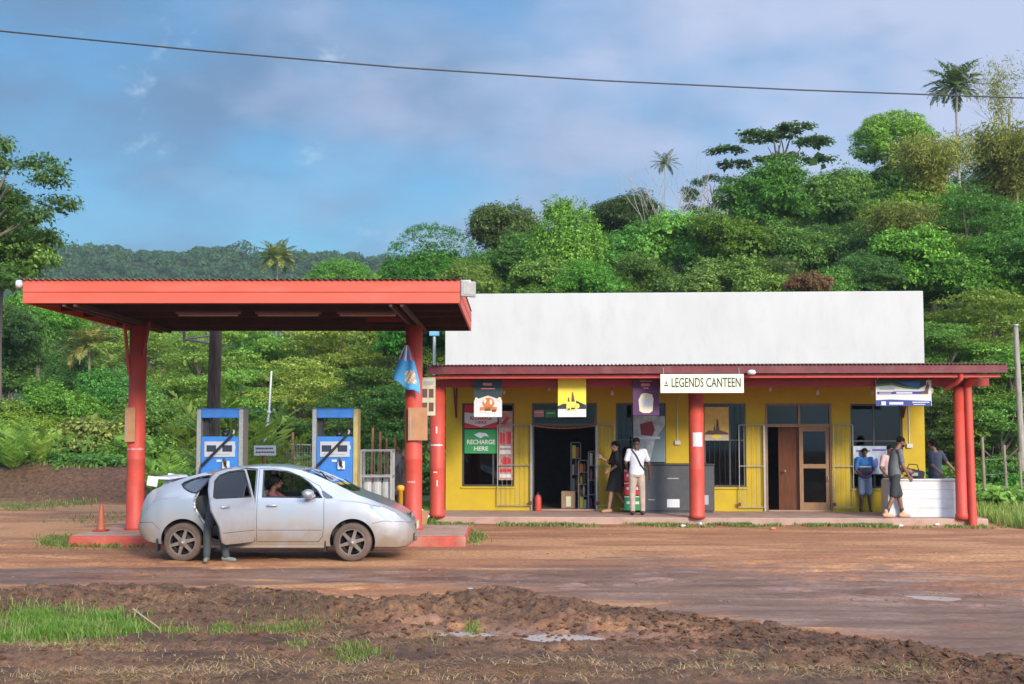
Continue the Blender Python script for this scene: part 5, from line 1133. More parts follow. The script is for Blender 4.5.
m = MB(); m.tube([(4.405, -.36, .29), (4.43, -.2, .285), (4.445, 0, .283), (4.43, .2, .285), (4.405, .36, .29)], .014, 8); m.build('bumper_trim', [M_rim]).parent = car
m = MB(); m.prism([Z1(757, 187, -.5), Z1(770, 187, -.5), Z1(835, 203, -.5), Z1(820, 206, -.5)], -.60, -.50); 
for o in [m.build('wiper', [M_trim])]: o.parent = car; o.data.transform(Matrix.Translation((0, 0, .012)))
m = MB(); m.tube([(3.44, -.55, 1.125), (3.18, -.1, 1.265)], .008, 6); m.build('wiper', [M_trim]).parent = car; m = MB(); m.tube([(3.48, 0, 1.12), (3.2, .45, 1.25)], .008, 6); m.build('wiper', [M_trim]).parent = car
# high rear wing
m = MB(); zc = 1.27
m.prism([(.17, zc+.04), (.28, zc+.065), (.48, zc+.055), (.52, zc+.02), (.34, zc+.025), (.18, zc+.02)], -.60, .60)
for s in (-1, 1): m.box((.24, s*.615, zc-.01), (.17, .022, .16), 0, Euler((0, .15, 0)), .02)
o = m.build('rear_wing', [mat('white_wing_paint', (.74, .75, .76), .35, coat=.4)]); o.parent = car
for s in (-1, 1):
    m = MB(); m.prism([(.34, 1.15), (.52, 1.2), (.46, zc+.04), (.40, zc+.04)], s*.42-.015, s*.42+.015); m.build('wing_strut', [M_car]).parent = car
# wheels
def wheel(u0, s, r=.305):
    root = bpy.data.objects.new('wheel', None); COL.objects.link(root); root.parent = car; root.location = (u0, s*.755, r); sg = s
    m = MB(); m.lathe([(.215, -.10), (.235, -.105), (.275, -.102), (.296, -.085), (.305, -.05), (.305, .05), (.296, .085), (.275, .102), (.235, .105), (.215, .10), (.215, -.10)], (0, 0, 0), 48, axis='Y', caps=False); o = m.build('tyre', [M_tyre]); o.parent = root
    m = MB(); m.lathe([(.196, -.09), (.222, -.098), (.222, .098), (.196, .09), (.196, -.09)], (0, 0, 0), 40, axis='Y', caps=False)
    y = s*.07
    for k in range(6):
        a = 2*math.pi*k/6+.26; Mx = Matrix.Rotation(a, 4, 'Y')
        bm = bmesh.new(); vs = [(-.03, y-.02, .04), (.03, y-.02, .04), (.022, y-.012, .205), (-.022, y-.012, .205), (-.03, y+.02, .04), (.03, y+.02, .04), (.022, y+.016, .205), (-.022, y+.016, .205)]
        V = [bm.verts.new(v) for v in vs]
        for f in ((0, 1, 2, 3), (7, 6, 5, 4), (0, 4, 5, 1), (1, 5, 6, 2), (2, 6, 7, 3), (3, 7, 4, 0)): bm.faces.new([V[i] for i in f])
        m.bm(bm, 0, Mx)
    m.lathe([(0, -.03), (.065, -.025), (.07, 0), (.065, .025), (0, .03)], (0, y, 0), 20, axis='Y'); m.build('rim', [M_rim]).parent = root
    m = MB(); m.lathe([(0, -.012), (.026, -.008), (.026, .008), (0, .012)], (0, y+s*.03, 0), 14, axis='Y'); m.build('hub_cap', [M_galv]).parent = root
    m = MB(); m.lathe([(.0, -.01), (.16, -.01), (.16, .01), (0, .01)], (0, -s*.03, 0), 24, axis='Y'); m.build('brake_disc', [M_trim]).parent = root
for u0 in (.797, 3.49):
    for s in (-1, 1): wheel(u0, s)
# underbody, wheel housings, mudflaps, cabin
m = MB(); m.box2((.3, -.55, .24), (4.2, .55, .30)); m.box2((1.12, -.78, .24), (3.0, .78, .30))
for u0 in (.797, 3.49): m.box2((u0-.36, -.58, .28), (u0+.36, -.54, .95)); m.box2((u0-.36, .54, .28), (u0+.36, .58, .95)); m.box2((u0-.38, -.8, .70), (u0+.38, .8, .74))
m.box2((3.3, -.7, .3), (3.36, .7, .95)); m.box2((.95, -.6, .3), (1.0, .6, .8)); m.build('underbody', [M_int]).parent = car
m = MB()
for u0 in (.797-.40, 3.49-.42): m.box2((u0-.02, -.83, .16), (u0, -.64, .36)); m.box2((u0-.02, .64, .16), (u0, .83, .36))
m.build('mudflap', [M_trim]).parent = car
def seat(u, y, back=True):
    m = MB(); m.box((u, y, .47), (.52, .5, .16), 0, Euler((0, -.08, 0)), .05, 2); m.box((u-.28, y, .80), (.14, .48, .62), 0, Euler((0, -.28, 0)), .05, 2); m.box((u-.40, y, 1.17), (.09, .26, .16), 0, Euler((0, -.2, 0)), .03, 2); o = m.build('seat', [M_seat]); o.parent = car
seat(2.33, -.36); seat(2.33, .36)
m = MB(); m.box((1.35, 0, .46), (.55, 1.25, .16), 0, None, .05, 2); m.box((1.05, 0, .76), (.14, 1.25, .55), 0, Euler((0, -.3, 0)), .05, 2); m.build('rear_seat', [M_seat]).parent = car
m = MB(); m.box2((2.85, -.68, .66), (3.3, .68, .97), 0, .05); m.build('dashboard', [M_int]).parent = car
m = MB(); Ms = Matrix.Translation((2.76, -.36, .95)) @ Matrix.Rotation(R(65), 4, 'Y'); pts = [Ms @ Vector((.18*math.cos(t), .18*math.sin(t), 0)) for t in [2*math.pi*k/20 for k in range(21)]]; m.tube(pts, .014, 6, caps=False); m.tube([pts[0], Ms @ Vector((0, 0, 0)), pts[10]], .012, 6); m.tube([Ms @ Vector((0, 0, 0)), (2.92, -.36, .84)], .025, 6); m.build('steering_wheel', [M_trim]).parent = car
# pale jamb round the open doorway
o = car_shell('door_jamb', .034, .02); boolean(o, ribbon(D_rear, -1.2, -.42, .035), 'INTERSECT', selfx=True); o.data.materials.clear(); o.data.materials.append(M_car); o.parent = car
# ================================================================== people
def tcap(mb, a, b, ra, rb, n=12, mi=0, k=4):
    """tapered capsule"""
    a, b = Vector(a), Vector(b); d = b-a; L_ = d.length
    if L_ < 1e-6: return
    d.normalize(); u = d.cross(Vector((0, 0, 1)) if abs(d.z) < .9 else Vector((0, 1, 0))).normalized(); v = d.cross(u); rings = []
    for i in range(k): t = math.pi/2*(1-i/k); rings.append((a-d*ra*math.sin(t), ra*math.cos(t)+1e-4))
    rings.append((a, ra)); rings.append((b, rb))
    for i in range(1, k+1): t = math.pi/2*i/k; rings.append((b+d*rb*math.sin(t), rb*math.cos(t)+1e-4))
    vs = [c+(u*math.cos(2*math.pi*j/n)+v*math.sin(2*math.pi*j/n))*r for c, r in rings for j in range(n)]; K = len(rings)
    fs = [(i*n+j, i*n+(j+1) % n, (i+1)*n+(j+1) % n, (i+1)*n+j) for i in range(K-1) for j in range(n)]
    fs += [tuple(range(n))[::-1], tuple((K-1)*n+j for j in range(n))]; mb.add(vs, fs, mi, True)
def ell(mb, c, r, rot=None, mi=0):
    bm = bmesh.new(); bmesh.ops.create_uvsphere(bm, u_segments=16, v_segments=12, radius=1); M = Matrix.Translation(c)
    if rot is not None: M = M @ rot
    mb.bm(bm, mi, M @ Matrix.Diagonal((*r, 1)), True)
def etube(mb, pts, rx, ry, lat, n=20, cap=True):
    """elliptical tube; lat = lateral axis"""
    pts = [Vector(p) for p in pts]; K = len(pts); vs = []
    for i, p in enumerate(pts):
        d = (pts[min(i+1, K-1)]-pts[max(i-1, 0)]).normalized(); l = (lat-d*lat.dot(d)).normalized(); f = d.cross(l)
        vs += [p+l*math.cos(2*math.pi*j/n)*rx[i]+f*math.sin(2*math.pi*j/n)*ry[i] for j in range(n)]
    fs = [(i*n+j, i*n+(j+1) % n, (i+1)*n+(j+1) % n, (i+1)*n+j) for i in range(K-1) for j in range(n)]
    fs += [tuple(range(n))[::-1], tuple((K-1)*n+j for j in range(n))]; mb.add(vs, fs, 0, True)
def remesh(mb, name, m, vox, parent, smooth=2):
    o = mb.build(name, [m]); md = o.modifiers.new('r', 'REMESH'); md.mode = 'VOXEL'; md.voxel_size = vox; md.use_smooth_shade = True
    if smooth: s = o.modifiers.new('s', 'SMOOTH'); s.factor = .5; s.iterations = smooth
    baked(o); o.data.materials.clear(); o.data.materials.append(m)
    for p in o.data.polygons: p.use_smooth = True
    o.parent = parent; return o
def skin_mat(n, c): return mat(n, c, .5, var=.08, scale=12)
SK_D = skin_mat('dark_skin', (.10, .045, .025)); SK_M = skin_mat('brown_skin', (.20, .095, .055)); SK_L = skin_mat('light_brown_skin', (.34, .18, .11))
def cloth(n, c): return mat(n, c, .85, var=.14, scale=7, bump=.3, bscale=18)
M_hair = mat('black_hair', (.009, .008, .007), .95, bump=.5, bscale=80, spec=.15)
def person(label, loc, face, J, skin, wear, hair='short', group=None, H=1.72, name='person'):
    """J: joints in the person's frame (x right, y forward, z up), wear: list of garments"""
    k = H/1.72; root = thing(name, label, 'person', loc, face, group)
    D = dict(head=(0, .02, 1.60), neck=(0, 0, 1.46), chest=(0, .0, 1.30), waist=(0, 0, 1.08), pelvis=(0, 0, .94),
             hl=(-.085, 0, .90), kl=(-.095, .015, .49), al=(-.10, -.02, .085), hr=(.085, 0, .90), kr=(.095, .015, .49), ar=(.10, -.02, .085),
             sl=(-.175, 0, 1.41), el=(-.225, -.03, 1.13), wl=(-.225, .05, .89), sr=(.175, 0, 1.41), er=(.225, -.03, 1.13), wr=(.225, .05, .89), look=(0, 1, 0), fl=(0, 1, 0), fr=(0, 1, 0), hdl=None, hdr=None)
    D.update(J); P = {q: (Vector(v)*(1 if q in ('look', 'fl', 'fr', 'hdl', 'hdr') else k) if v is not None else None) for q, v in D.items()}
    lat = (P['sr']-P['sl']).normalized(); lat2 = (P['hr']-P['hl']).normalized()
    look = P['look'].normalized(); up = (P['head']-P['neck']).normalized(); side = look.cross(up).normalized(); up2 = side.cross(look).normalized()
    HR = Matrix((side, look, up2)).transposed().to_4x4(); hc = P['head']
    b = MB(); s = k
    etube(b, [P['pelvis']-Vector((0, 0, .06*s)), P['pelvis'], P['waist'], P['chest'], P['chest'].lerp(P['neck'], .55), P['neck'].lerp(P['chest'], .1)], [.13*s, .155*s, .13*s, .155*s, .135*s, .06*s], [.09*s, .11*s, .09*s, .105*s, .085*s, .055*s], lat)
    tcap(b, P['neck']-up*.04*s, hc-up*.02*s, .054*s, .05*s)
    ell(b, hc+up2*.018*s-look*.008*s, (.073*s, .092*s, .098*s), HR); ell(b, hc-up2*.045*s+look*.022*s, (.052*s, .062*s, .062*s), HR)
    tcap(b, hc+look*.083*s+up2*.012*s, hc+look*.103*s-up2*.018*s, .008*s, .014*s); ell(b, hc+look*.078*s-up2*.052*s, (.026*s, .014*s, .012*s), HR)
    ell(b, hc+look*.078*s+up2*.03*s, (.045*s, .014*s, .008*s), HR)
    for q in (-1, 1): ell(b, hc+side*q*.074*s, (.008*s, .02*s, .03*s), HR)
    for S in 'lr':
        tcap(b, P['s'+S], P['e'+S], .050*s, .040*s); tcap(b, P['e'+S], P['w'+S], .040*s, .027*s); tcap(b, P['chest'].lerp(P['neck'], .4), P['s'+S], .06*s, .055*s)
        tcap(b, P['h'+S], P['k'+S], .085*s, .055*s); tcap(b, P['k'+S], P['k'+S].lerp(P['a'+S], .35), .053*s, .052*s); tcap(b, P['k'+S].lerp(P['a'+S], .3), P['a'+S], .054*s, .034*s)
        # foot
        f = P['f'+S].normalized(); a = P['a'+S]; tcap(b, a-f*.035*s-Vector((0, 0, .035*s)), a+f*.13*s-Vector((0, 0, .058*s)), .038*s, .026*s)
        # hand: palm, four curled fingers, thumb from the side of the palm
        w = P['w'+S]; d = (w-P['e'+S]).normalized() if P['hd'+S] is None else P['hd'+S].normalized()
        pn = lat if S == 'l' else -lat; pn = (pn-d*pn.dot(d)); pn = pn.normalized() if pn.length > .1 else Vector((0, -1, 0)); ac = d.cross(pn)
        if ac.dot(P['fl']) < 0: ac = -ac
        ell(b, w+d*.045*s, (1, 1, 1), Matrix((ac*.042*s, pn*.017*s, d*.052*s)).transposed().to_4x4())
        for i, (o_, ln) in enumerate(((-.030, .060), (-.010, .074), (.010, .080), (.030, .070))):
            q0 = w+d*.075*s+ac*o_*s; q1 = q0+(d*.9+pn*.25+ac*o_*3).normalized()*ln*.5*s; q2 = q1+(d*.6+pn*.75+ac*o_*2).normalized()*ln*.5*s
            tcap(b, q0, q1, .0098*s, .009*s, 8); tcap(b, q1, q2, .009*s, .0078*s, 8)
        q0 = w+d*.03*s+ac*.03*s; q1 = q0+(d*.6+ac*.8+pn*.3).normalized()*.038*s; q2 = q1+(d*.85+ac*.3+pn*.4).normalized()*.03*s; tcap(b, q0, q1, .012*s, .011*s, 8); tcap(b, q1, q2, .0105*s, .009*s, 8)
    remesh(b, 'body', skin, .0095*s, root, 1)
    e = MB()
    for q in (-1, 1): ell(e, hc+side*q*.029*s+look*.080*s+up2*.012*s, (.011*s, .008*s, .007*s), HR)
    e.build('eyes', [mat('eye', (.02, .015, .012), .2)]).parent = root
    h = MB()
    if hair == 'short': ell(h, hc+up2*.036*s-look*.010*s, (.081*s, .092*s, .086*s), HR)
    elif hair == 'curly':
        ell(h, hc+up2*.04*s-look*.022*s, (.098*s, .102*s, .10*s), HR)
        rr = random.Random(3)
        for i in range(46):
            v = Vector((rr.gauss(0, 1), rr.gauss(-.35, 1), rr.gauss(.4, .8))).normalized(); ell(h, hc+up2*.035*s-look*.02*s+HR.to_3x3() @ Vector((v.x*.092, v.y*.098, v.z*.095))*s, (.02*s,)*3)
    elif hair == 'bun':
        ell(h, hc+up2*.036*s-look*.012*s, (.081*s, .094*s, .086*s), HR); ell(h, hc-look*.115*s+up2*.0*s, (.035*s, .035*s, .035*s)); tcap(h, hc-look*.10*s, hc-look*.10*s-up2*.15*s, .03*s, .015*s)
    if hair == 'beard': 
        ell(h, hc+up2*.036*s-look*.018*s, (.084*s, .094*s, .088*s), HR); ell(h, hc-up2*.062*s+look*.036*s, (.054*s, .056*s, .04*s), HR)
    remesh(h, 'hair', M_hair, .009, root, 1)
    for g in wear:
        kind, m = g[0], g[1]; o = MB(); ex = g[2] if len(g) > 2 else {}
        if kind == 'shirt':
            low = ex.get('low', .0); sl = ex.get('sleeve', .75)
            etube(o, [P['pelvis']-Vector((0, 0, low*s)), P['pelvis'], P['waist'], P['chest'], P['chest'].lerp(P['neck'], .55), P['neck'].lerp(P['chest'], .22)], [.175*s, .178*s, .158*s, .178*s, .155*s, .072*s], [.135*s, .132*s, .122*s, .128*s, .108*s, .072*s], lat)
            for S in 'lr': tcap(o, P['chest'].lerp(P['neck'], .45), P['s'+S], .070*s, .062*s); c = P['s'+S].lerp(P['e'+S], sl); tcap(o, P['s'+S], c, .059*s, .058*s)
            if ex.get('long'):
                for S in 'lr': tcap(o, P['s'+S], P['e'+S], .06*s, .052*s); tcap(o, P['e'+S], P['w'+S], .052*s, .040*s)
        elif kind == 'trousers':
            end = ex.get('end', 1.0); etube(o, [P['pelvis']-Vector((0, 0, .1*s)), P['pelvis']-Vector((0, 0, .02*s)), P['pelvis'].lerp(P['waist'], .35)], [.15*s, .168*s, .15*s], [.118*s, .125*s, .112*s], lat2)
            for S in 'lr':
                kn, an = P['k'+S], P['a'+S]
                if end <= .5: c = P['h'+S].lerp(kn, end*2.0); tcap(o, P['h'+S], c, .10*s, .092*s)
                else: tcap(o, P['h'+S], kn, .10*s, .074*s); tcap(o, kn, kn.lerp(an, (end-.5)*2-.04), .074*s, .058*s)
        elif kind == 'dress':
            hm = P['pelvis'].lerp((P['kl']+P['kr'])/2, ex.get('end', 1.0))
            etube(o, [hm, P['pelvis'].lerp(hm, .5), P['pelvis'], P['waist'], P['chest'], P['chest'].lerp(P['neck'], .55), P['neck'].lerp(P['chest'], .2)], [.19*s, .19*s, .178*s, .150*s, .165*s, .145*s, .07*s], [.20*s, .17*s, .145*s, .115*s, .13*s, .10*s, .068*s], lat)
            for S in 'lr': tcap(o, P['chest'].lerp(P['neck'], .45), P['s'+S], .07*s, .064*s); tcap(o, P['s'+S], P['e'+S], .062*s, .056*s)
        elif kind == 'shoes':
            for S in 'lr':
                o = MB(); f = P['f'+S].normalized(); a = P['a'+S]; tcap(o, a-f*.04*s-Vector((0, 0, .036*s)), a+f*.145*s-Vector((0, 0, .052*s)), .047*s, .036*s)
                if ex.get('boot'): tcap(o, a-Vector((0, 0, .03*s)), a+Vector((0, 0, .05*s)), .050*s, .050*s)
                remesh(o, ex.get('name', 'shoes').rstrip('s'), m, .010, root, 2)
            continue
        elif kind == 'socks':
            for S in 'lr': o = MB(); tcap(o, P['a'+S], P['a'+S].lerp(P['k'+S], .22), .042*s, .050*s); remesh(o, 'sock', m, .012, root, 1)
            continue
        elif kind == 'band':   # chest stripe: a slightly proud ring on the shirt
            z0, z1 = ex['z']; c0 = P['waist'].lerp(P['chest'], z0); c1 = P['waist'].lerp(P['chest'], z1)
            etube(o, [c0, c1], [.171*s+.012*z0, .171*s+.012*z1], [.131*s, .134*s], lat); q = o.build(ex.get('name', 'shirt_stripe'), [m]); q.parent = root; continue
        elif kind == 'strap':
            pts = [P['sl']+Vector((.05, -.06, .045))*s, P['chest']+Vector((-.03, -.138, .02))*s, P['waist']+Vector((.07, -.138, .03))*s, P['pelvis']+Vector((.165, -.06, .05))*s]
            o.tube(pts, [.016*s]*4, 8); o.box(P['pelvis']+Vector((.19, .02, .0))*s, (.05*s, .17*s, .14*s), 0, None, .02); q = o.build('shoulder_bag', [m]); q.parent = root; continue
        remesh(o, ex.get('name', {'shirt': 'shirt', 'trousers': 'trousers', 'dress': 'dress', 'shoes': 'shoes', 'socks': 'socks'}[kind]), m, .012 if kind != 'shoes' else .010, root, 2)
    return root
def spot(px, py): p = gnd(px, py, .15); return (p.x, p.y, .152)
G = 'people at the canteen'
# woman in black, walking to the left
person('woman in a loose black knee length dress walking left with one hand raised', spot(616, 512.5), R(97), dict(
    head=(0, .03, 1.57), neck=(0, -.01, 1.44), er=(.20, .10, 1.17), wr=(.14, .31, 1.28), hdr=(-.1, .6, .7), el=(-.23, .0, 1.13), wl=(-.20, .19, .99), fl=(0, 1, 0), fr=(0, 1, 0),
    kl=(-.09, .13, .49), al=(-.08, .19, .085), kr=(.09, -.05, .49), ar=(.08, -.29, .12), look=(.15, 1, .05)), SK_L,
    [('dress', cloth('black_dress_cloth', (.012, .012, .014)), {'end': 1.0}), ('shoes', mat('tan_sandal', (.42, .25, .15), .7), {'name': 'sandals'})], 'bun', G, 1.70)
person('man in a white shirt and khaki trousers seen from behind, dark strap across his back', spot(637, 515), R(4), dict(
    head=(0, .05, 1.60), el=(-.25, -.02, 1.15), wl=(-.19, .18, 1.03), er=(.27, -.02, 1.14), wr=(.30, .06, .90), al=(-.10, -.02, .085), ar=(.13, .0, .085), kl=(-.10, .015, .49), kr=(.12, .01, .49), look=(-.15, 1, -.05)), SK_D,
    [('shirt', cloth('white_shirt_cloth', (.60, .62, .67)), {'low': .06, 'sleeve': .72}), ('trousers', cloth('khaki_cloth', (.42, .33, .26)), {}), ('shoes', mat('black_shoe', (.02, .02, .02), .5)), ('strap', M_blk)], 'short', G, 1.76)
person('boy in a blue and white striped shirt and pale denim shorts by the window', spot(865.5, 512), R(178), dict(
    head=(0, .03, 1.58), el=(-.24, .02, 1.12), wl=(-.07, .16, .95), er=(.24, .02, 1.12), wr=(.06, .17, .93), al=(-.13, -.0, .085), ar=(.12, .03, .085), hdl=(.9, .2, -.4), hdr=(-.9, .2, -.4), look=(.1, 1, -.1)), SK_D,
    [('shirt', cloth('blue_shirt_cloth', (.02, .12, .36)), {'low': .04, 'sleeve': .8}), ('band', cloth('white_stripe_cloth', (.6, .6, .6)), {'z': (.45, .62)}), ('band', cloth('dark_lower_cloth', (.07, .07, .12)), {'z': (-.45, .44), 'name': 'dark_panel'}),
     ('trousers', cloth('pale_denim', (.20, .27, .38)), {'end': .47, 'name': 'shorts'})], 'short', G, 1.52)
mg = person('bearded man in a grey shirt and dark shorts leaning to the white counter', tuple(BM @ Vector((bl(895, 500, -2.12).x, -2.12, ZF+.002))), R(-84), dict(
    head=(0, .16, 1.60), neck=(0, .07, 1.46), chest=(0, .04, 1.30), waist=(0, -.01, 1.08), sl=(-.175, .06, 1.41), sr=(.175, .06, 1.41), el=(-.20, .14, 1.12), wl=(-.15, .36, 1.00), er=(.21, .10, 1.11), wr=(.19, .24, .88),
    kl=(-.09, .12, .49), al=(-.10, .20, .085), kr=(.09, -.06, .49), ar=(.10, -.24, .10), look=(.1, 1, -.25)), SK_M,
    [('shirt', cloth('charcoal_shirt', (.13, .14, .14)), {'low': .06, 'sleeve': .7}), ('trousers', cloth('black_shorts_cloth', (.03, .035, .035)), {'end': .49, 'name': 'shorts'}), ('socks', cloth('dark_sock', (.04, .04, .05))), ('shoes', mat('tan_boot', (.55, .30, .16), .7), {'boot': 1, 'name': 'boots'})], 'beard', G, 1.78)
p = bl(890, 500, -.75); pw = BM @ Vector((p.x, -.75, ZF+.002))
person('person in a pale pink shirt half hidden behind the bearded man', tuple(pw), R(200), dict(head=(0, .04, 1.58), wl=(-.20, .16, .98), wr=(.20, .14, .96)), SK_M, [('shirt', cloth('pale_pink_cloth', (.60, .42, .42)), {'low': .05}), ('trousers', cloth('blue_grey_cloth', (.06, .07, .10)), {}), ('shoes', mat('dark_sandal', (.05, .04, .035), .7))], 'short', G, 1.60)
p = bl(936, 500, -1.25); pw = BM @ Vector((p.x, -1.25, ZF+.002))
person('person with curly black hair and navy shirt standing behind the white counter', tuple(pw), R(28), dict(
    head=(-.05, .02, 1.59), neck=(-.02, 0, 1.46), el=(-.20, -.10, 1.14), wl=(-.16, -.30, .96), er=(.33, -.02, 1.20), wr=(.50, -.10, 1.00), hdl=(.1, -.5, -.6), look=(-1, .5, 0)), SK_M,
    [('shirt', cloth('navy_shirt_cloth', (.035, .045, .07)), {'low': .05, 'sleeve': .8}), ('trousers', cloth('dark_trouser_cloth', (.03, .03, .035)), {}), ('shoes', mat('dark_slipper', (.03, .03, .03), .7)), ], 'curly', G, 1.72)
# driver
dx, dy_ = cX+2.22, CAR_Y-.36
person('driver in a dark maroon top sitting at the wheel of the silver car', (dx, dy_, .0), R(-90), dict(
    pelvis=(0, 0, .62), waist=(0, -.05, .78), chest=(0, -.09, .98), neck=(0, -.09, 1.13), head=(0, -.03, 1.275), hl=(-.09, .03, .60), hr=(.09, .03, .60), kl=(-.10, .45, .66), kr=(.10, .45, .66), al=(-.10, .72, .38), ar=(.10, .72, .38),
    sl=(-.175, -.08, 1.08), sr=(.175, -.08, 1.08), el=(-.24, .16, .92), wl=(-.15, .38, 1.0), er=(.25, .14, .92), wr=(.16, .38, 1.0), look=(0, 1, 0)), SK_D,
    [('shirt', cloth('maroon_cloth', (.12, .035, .035)), {'low': .0, 'sleeve': .8}), ('trousers', cloth('dark_driver_cloth', (.03, .03, .035)), {}), ('shoes', M_blk)], 'curly', 'people at the car', 1.66)
# passenger standing in the open rear doorway, upper body leaning into the cabin
f1 = gnd(217, 558.5, 0); f2 = gnd(234, 559.5, 0); cxm = (f1.x+f2.x)/2; cym = 20.585
hipx = at(221, 495, 20.75).x-cxm
person('person in dark grey trousers and grey shirt leaning in through the open rear car door', (cxm, cym, ground_z(cxm, cym)+.0), 0, dict(
    pelvis=(hipx, .04, .93), waist=(hipx+.04, .17, 1.02), chest=(hipx+.12, .38, 1.11), neck=(hipx+.17, .52, 1.14), head=(hipx+.22, .66, 1.16),
    hl=(hipx-.08, .04, .90), hr=(hipx+.09, .03, .90), kl=(-.15, .03, .49), al=(f1.x-cxm, 0, .085), kr=(.07, .03, .49), ar=(f2.x-cxm, .0, .085),
    sl=(hipx-.03, .44, 1.14), sr=(hipx+.30, .40, 1.10), el=(hipx-.05, .66, .98), wl=(hipx+.0, .85, .85), er=(hipx+.36, .62, .96), wr=(hipx+.33, .84, .84), look=(.3, 1, -.3), fl=(.1, -1, 0), fr=(1, -.35, 0)), SK_D,
    [('shirt', cloth('grey_green_cloth', (.22, .28, .27)), {'low': .02, 'sleeve': .8}), ('trousers', cloth('dark_grey_trousers', (.05, .055, .055)), {}), ('shoes', mat('grey_green_shoe', (.16, .18, .15), .8))], 'short', 'people at the car', 1.70)
# ================================================================== vegetation
def leaf_mat(name, c0, c1, trans=.27, hue=.085, rough=.5):
    m, nt, b = nodes_of(name); L = nt.links; nt.nodes.remove(b); out = nt.nodes['Material Output']
    g = N(nt, 'ShaderNodeNewGeometry'); oi = N(nt, 'ShaderNodeObjectInfo')
    mx = N(nt, 'ShaderNodeMix', data_type='RGBA'); mx.inputs[6].default_value = (*c0, 1); mx.inputs[7].default_value = (*c1, 1); L.new(g.outputs['Random Per Island'], mx.inputs[0])
    hs = N(nt, 'ShaderNodeHueSaturation'); L.new(mx.outputs[2], hs.inputs['Color'])
    a = N(nt, 'ShaderNodeMapRange'); a.inputs[3].default_value = .5-hue*.5; a.inputs[4].default_value = .5+hue*.35; L.new(oi.outputs['Random'], a.inputs[0]); L.new(a.outputs[0], hs.inputs['Hue'])
    v = N(nt, 'ShaderNodeMath', operation='MULTIPLY_ADD'); v.inputs[1].default_value = 7.31; L.new(oi.outputs['Random'], v.inputs[0]); fr = N(nt, 'ShaderNodeMath', operation='FRACT'); L.new(v.outputs[0], fr.inputs[0])
    vv = N(nt, 'ShaderNodeMapRange'); vv.inputs[3].default_value = .68; vv.inputs[4].default_value = 1.38; L.new(fr.outputs[0], vv.inputs[0]); L.new(vv.outputs[0], hs.inputs['Value'])
    d = N(nt, 'ShaderNodeBsdfPrincipled'); d.inputs['Roughness'].default_value = rough; d.inputs['Specular IOR Level'].default_value = .18; L.new(hs.outputs[0], d.inputs['Base Color'])
    t = N(nt, 'ShaderNodeBsdfTranslucent'); tc_ = N(nt, 'ShaderNodeMix', data_type='RGBA'); tc_.inputs[0].default_value = .5; tc_.inputs[7].default_value = (.26, .42, .02, 1); L.new(hs.outputs[0], tc_.inputs[6]); L.new(tc_.outputs[2], t.inputs[0])
    ms = N(nt, 'ShaderNodeMixShader'); ms.inputs[0].default_value = trans; L.new(d.outputs[0], ms.inputs[1]); L.new(t.outputs[0], ms.inputs[2]); L.new(ms.outputs[0], out.inputs[0])
    return m
LM = dict(bright=leaf_mat('bright_leaves', (0.036, 0.12, 0.012), (0.1845, 0.4509, 0.0478)), mid=leaf_mat('mid_green_leaves', (0.0256, 0.08, 0.0128), (0.1776, 0.3416, 0.0547)),
          dark=leaf_mat('dark_green_leaves', (0.0144, 0.044, 0.0096), (0.0956, 0.1845, 0.041), .3), feather=leaf_mat('feathery_leaves', (.095, .19, .025), (0.3696, 0.56, 0.0952), .4),
          yellow=leaf_mat('yellow_green_leaves', (0.072, 0.1, 0.02), (0.3963, 0.4099, 0.0956), .4), vine=leaf_mat('vine_leaves', (0.032, 0.104, 0.012), (0.205, 0.4099, 0.0478)),
          palm=leaf_mat('palm_fronds', (0.048, 0.08, 0.016), (0.3006, 0.3416, 0.082), .3), ypalm=leaf_mat('young_fronds', (0.112, 0.208, 0.024), (0.4919, 0.6285, 0.123), .5), brown=leaf_mat('dry_brown_leaves', (.08, .055, .02), (.26, .16, .06), .3), grass=leaf_mat('grass_blades', (.09, .24, .025), (.24, .42, .07), .4, .0), straw=leaf_mat('straw_blades', (.30, .18, .08), (.55, .38, .19), .2, .0), olive=leaf_mat('olive_leaves', (0.056, 0.088, 0.016), (0.3006, 0.3553, 0.0752)),
          pale=leaf_mat('pale_tuft_blades', (.12, .20, .04), (.34, .38, .11), .4, .0), verge=leaf_mat('verge_blades', (.08, .13, .03), (.26, .28, .09), .35, .0), far=leaf_mat('far_leaves', (.012, .045, .012), (.035, .09, .022), .25, .0), palmdark=leaf_mat('dark_palm_fronds', (0.048, 0.08, 0.016), (0.2596, 0.3006, 0.082), .3))
M_bark = mat('bark', (.14, .11, .08), .9, var=.35, scale=5, bump=.5, bscale=20); M_palebark = mat('pale_bark', (.36, .33, .29), .85, var=.25, scale=5); M_palmtrunk = mat('palm_trunk', (.26, .22, .18), .85, var=.25, scale=9)
def unit(v): return v/np.maximum(np.linalg.norm(v, axis=-1, keepdims=True), 1e-9)
def quads(P, Nn, D, ln, wd):
    """leaf diamonds at P, normal Nn, pointing along D"""
    D = unit(D-Nn*np.sum(D*Nn, -1, keepdims=True)); S = np.cross(Nn, D); ln = np.asarray(ln)[:, None]; wd = np.asarray(wd)[:, None]
    V = np.stack([P-D*ln*.5, P+S*wd*.5-D*ln*.08, P+D*ln*.5, P-S*wd*.5-D*ln*.08], 1).reshape(-1, 3)
    return V, np.arange(len(V)).reshape(-1, 4)
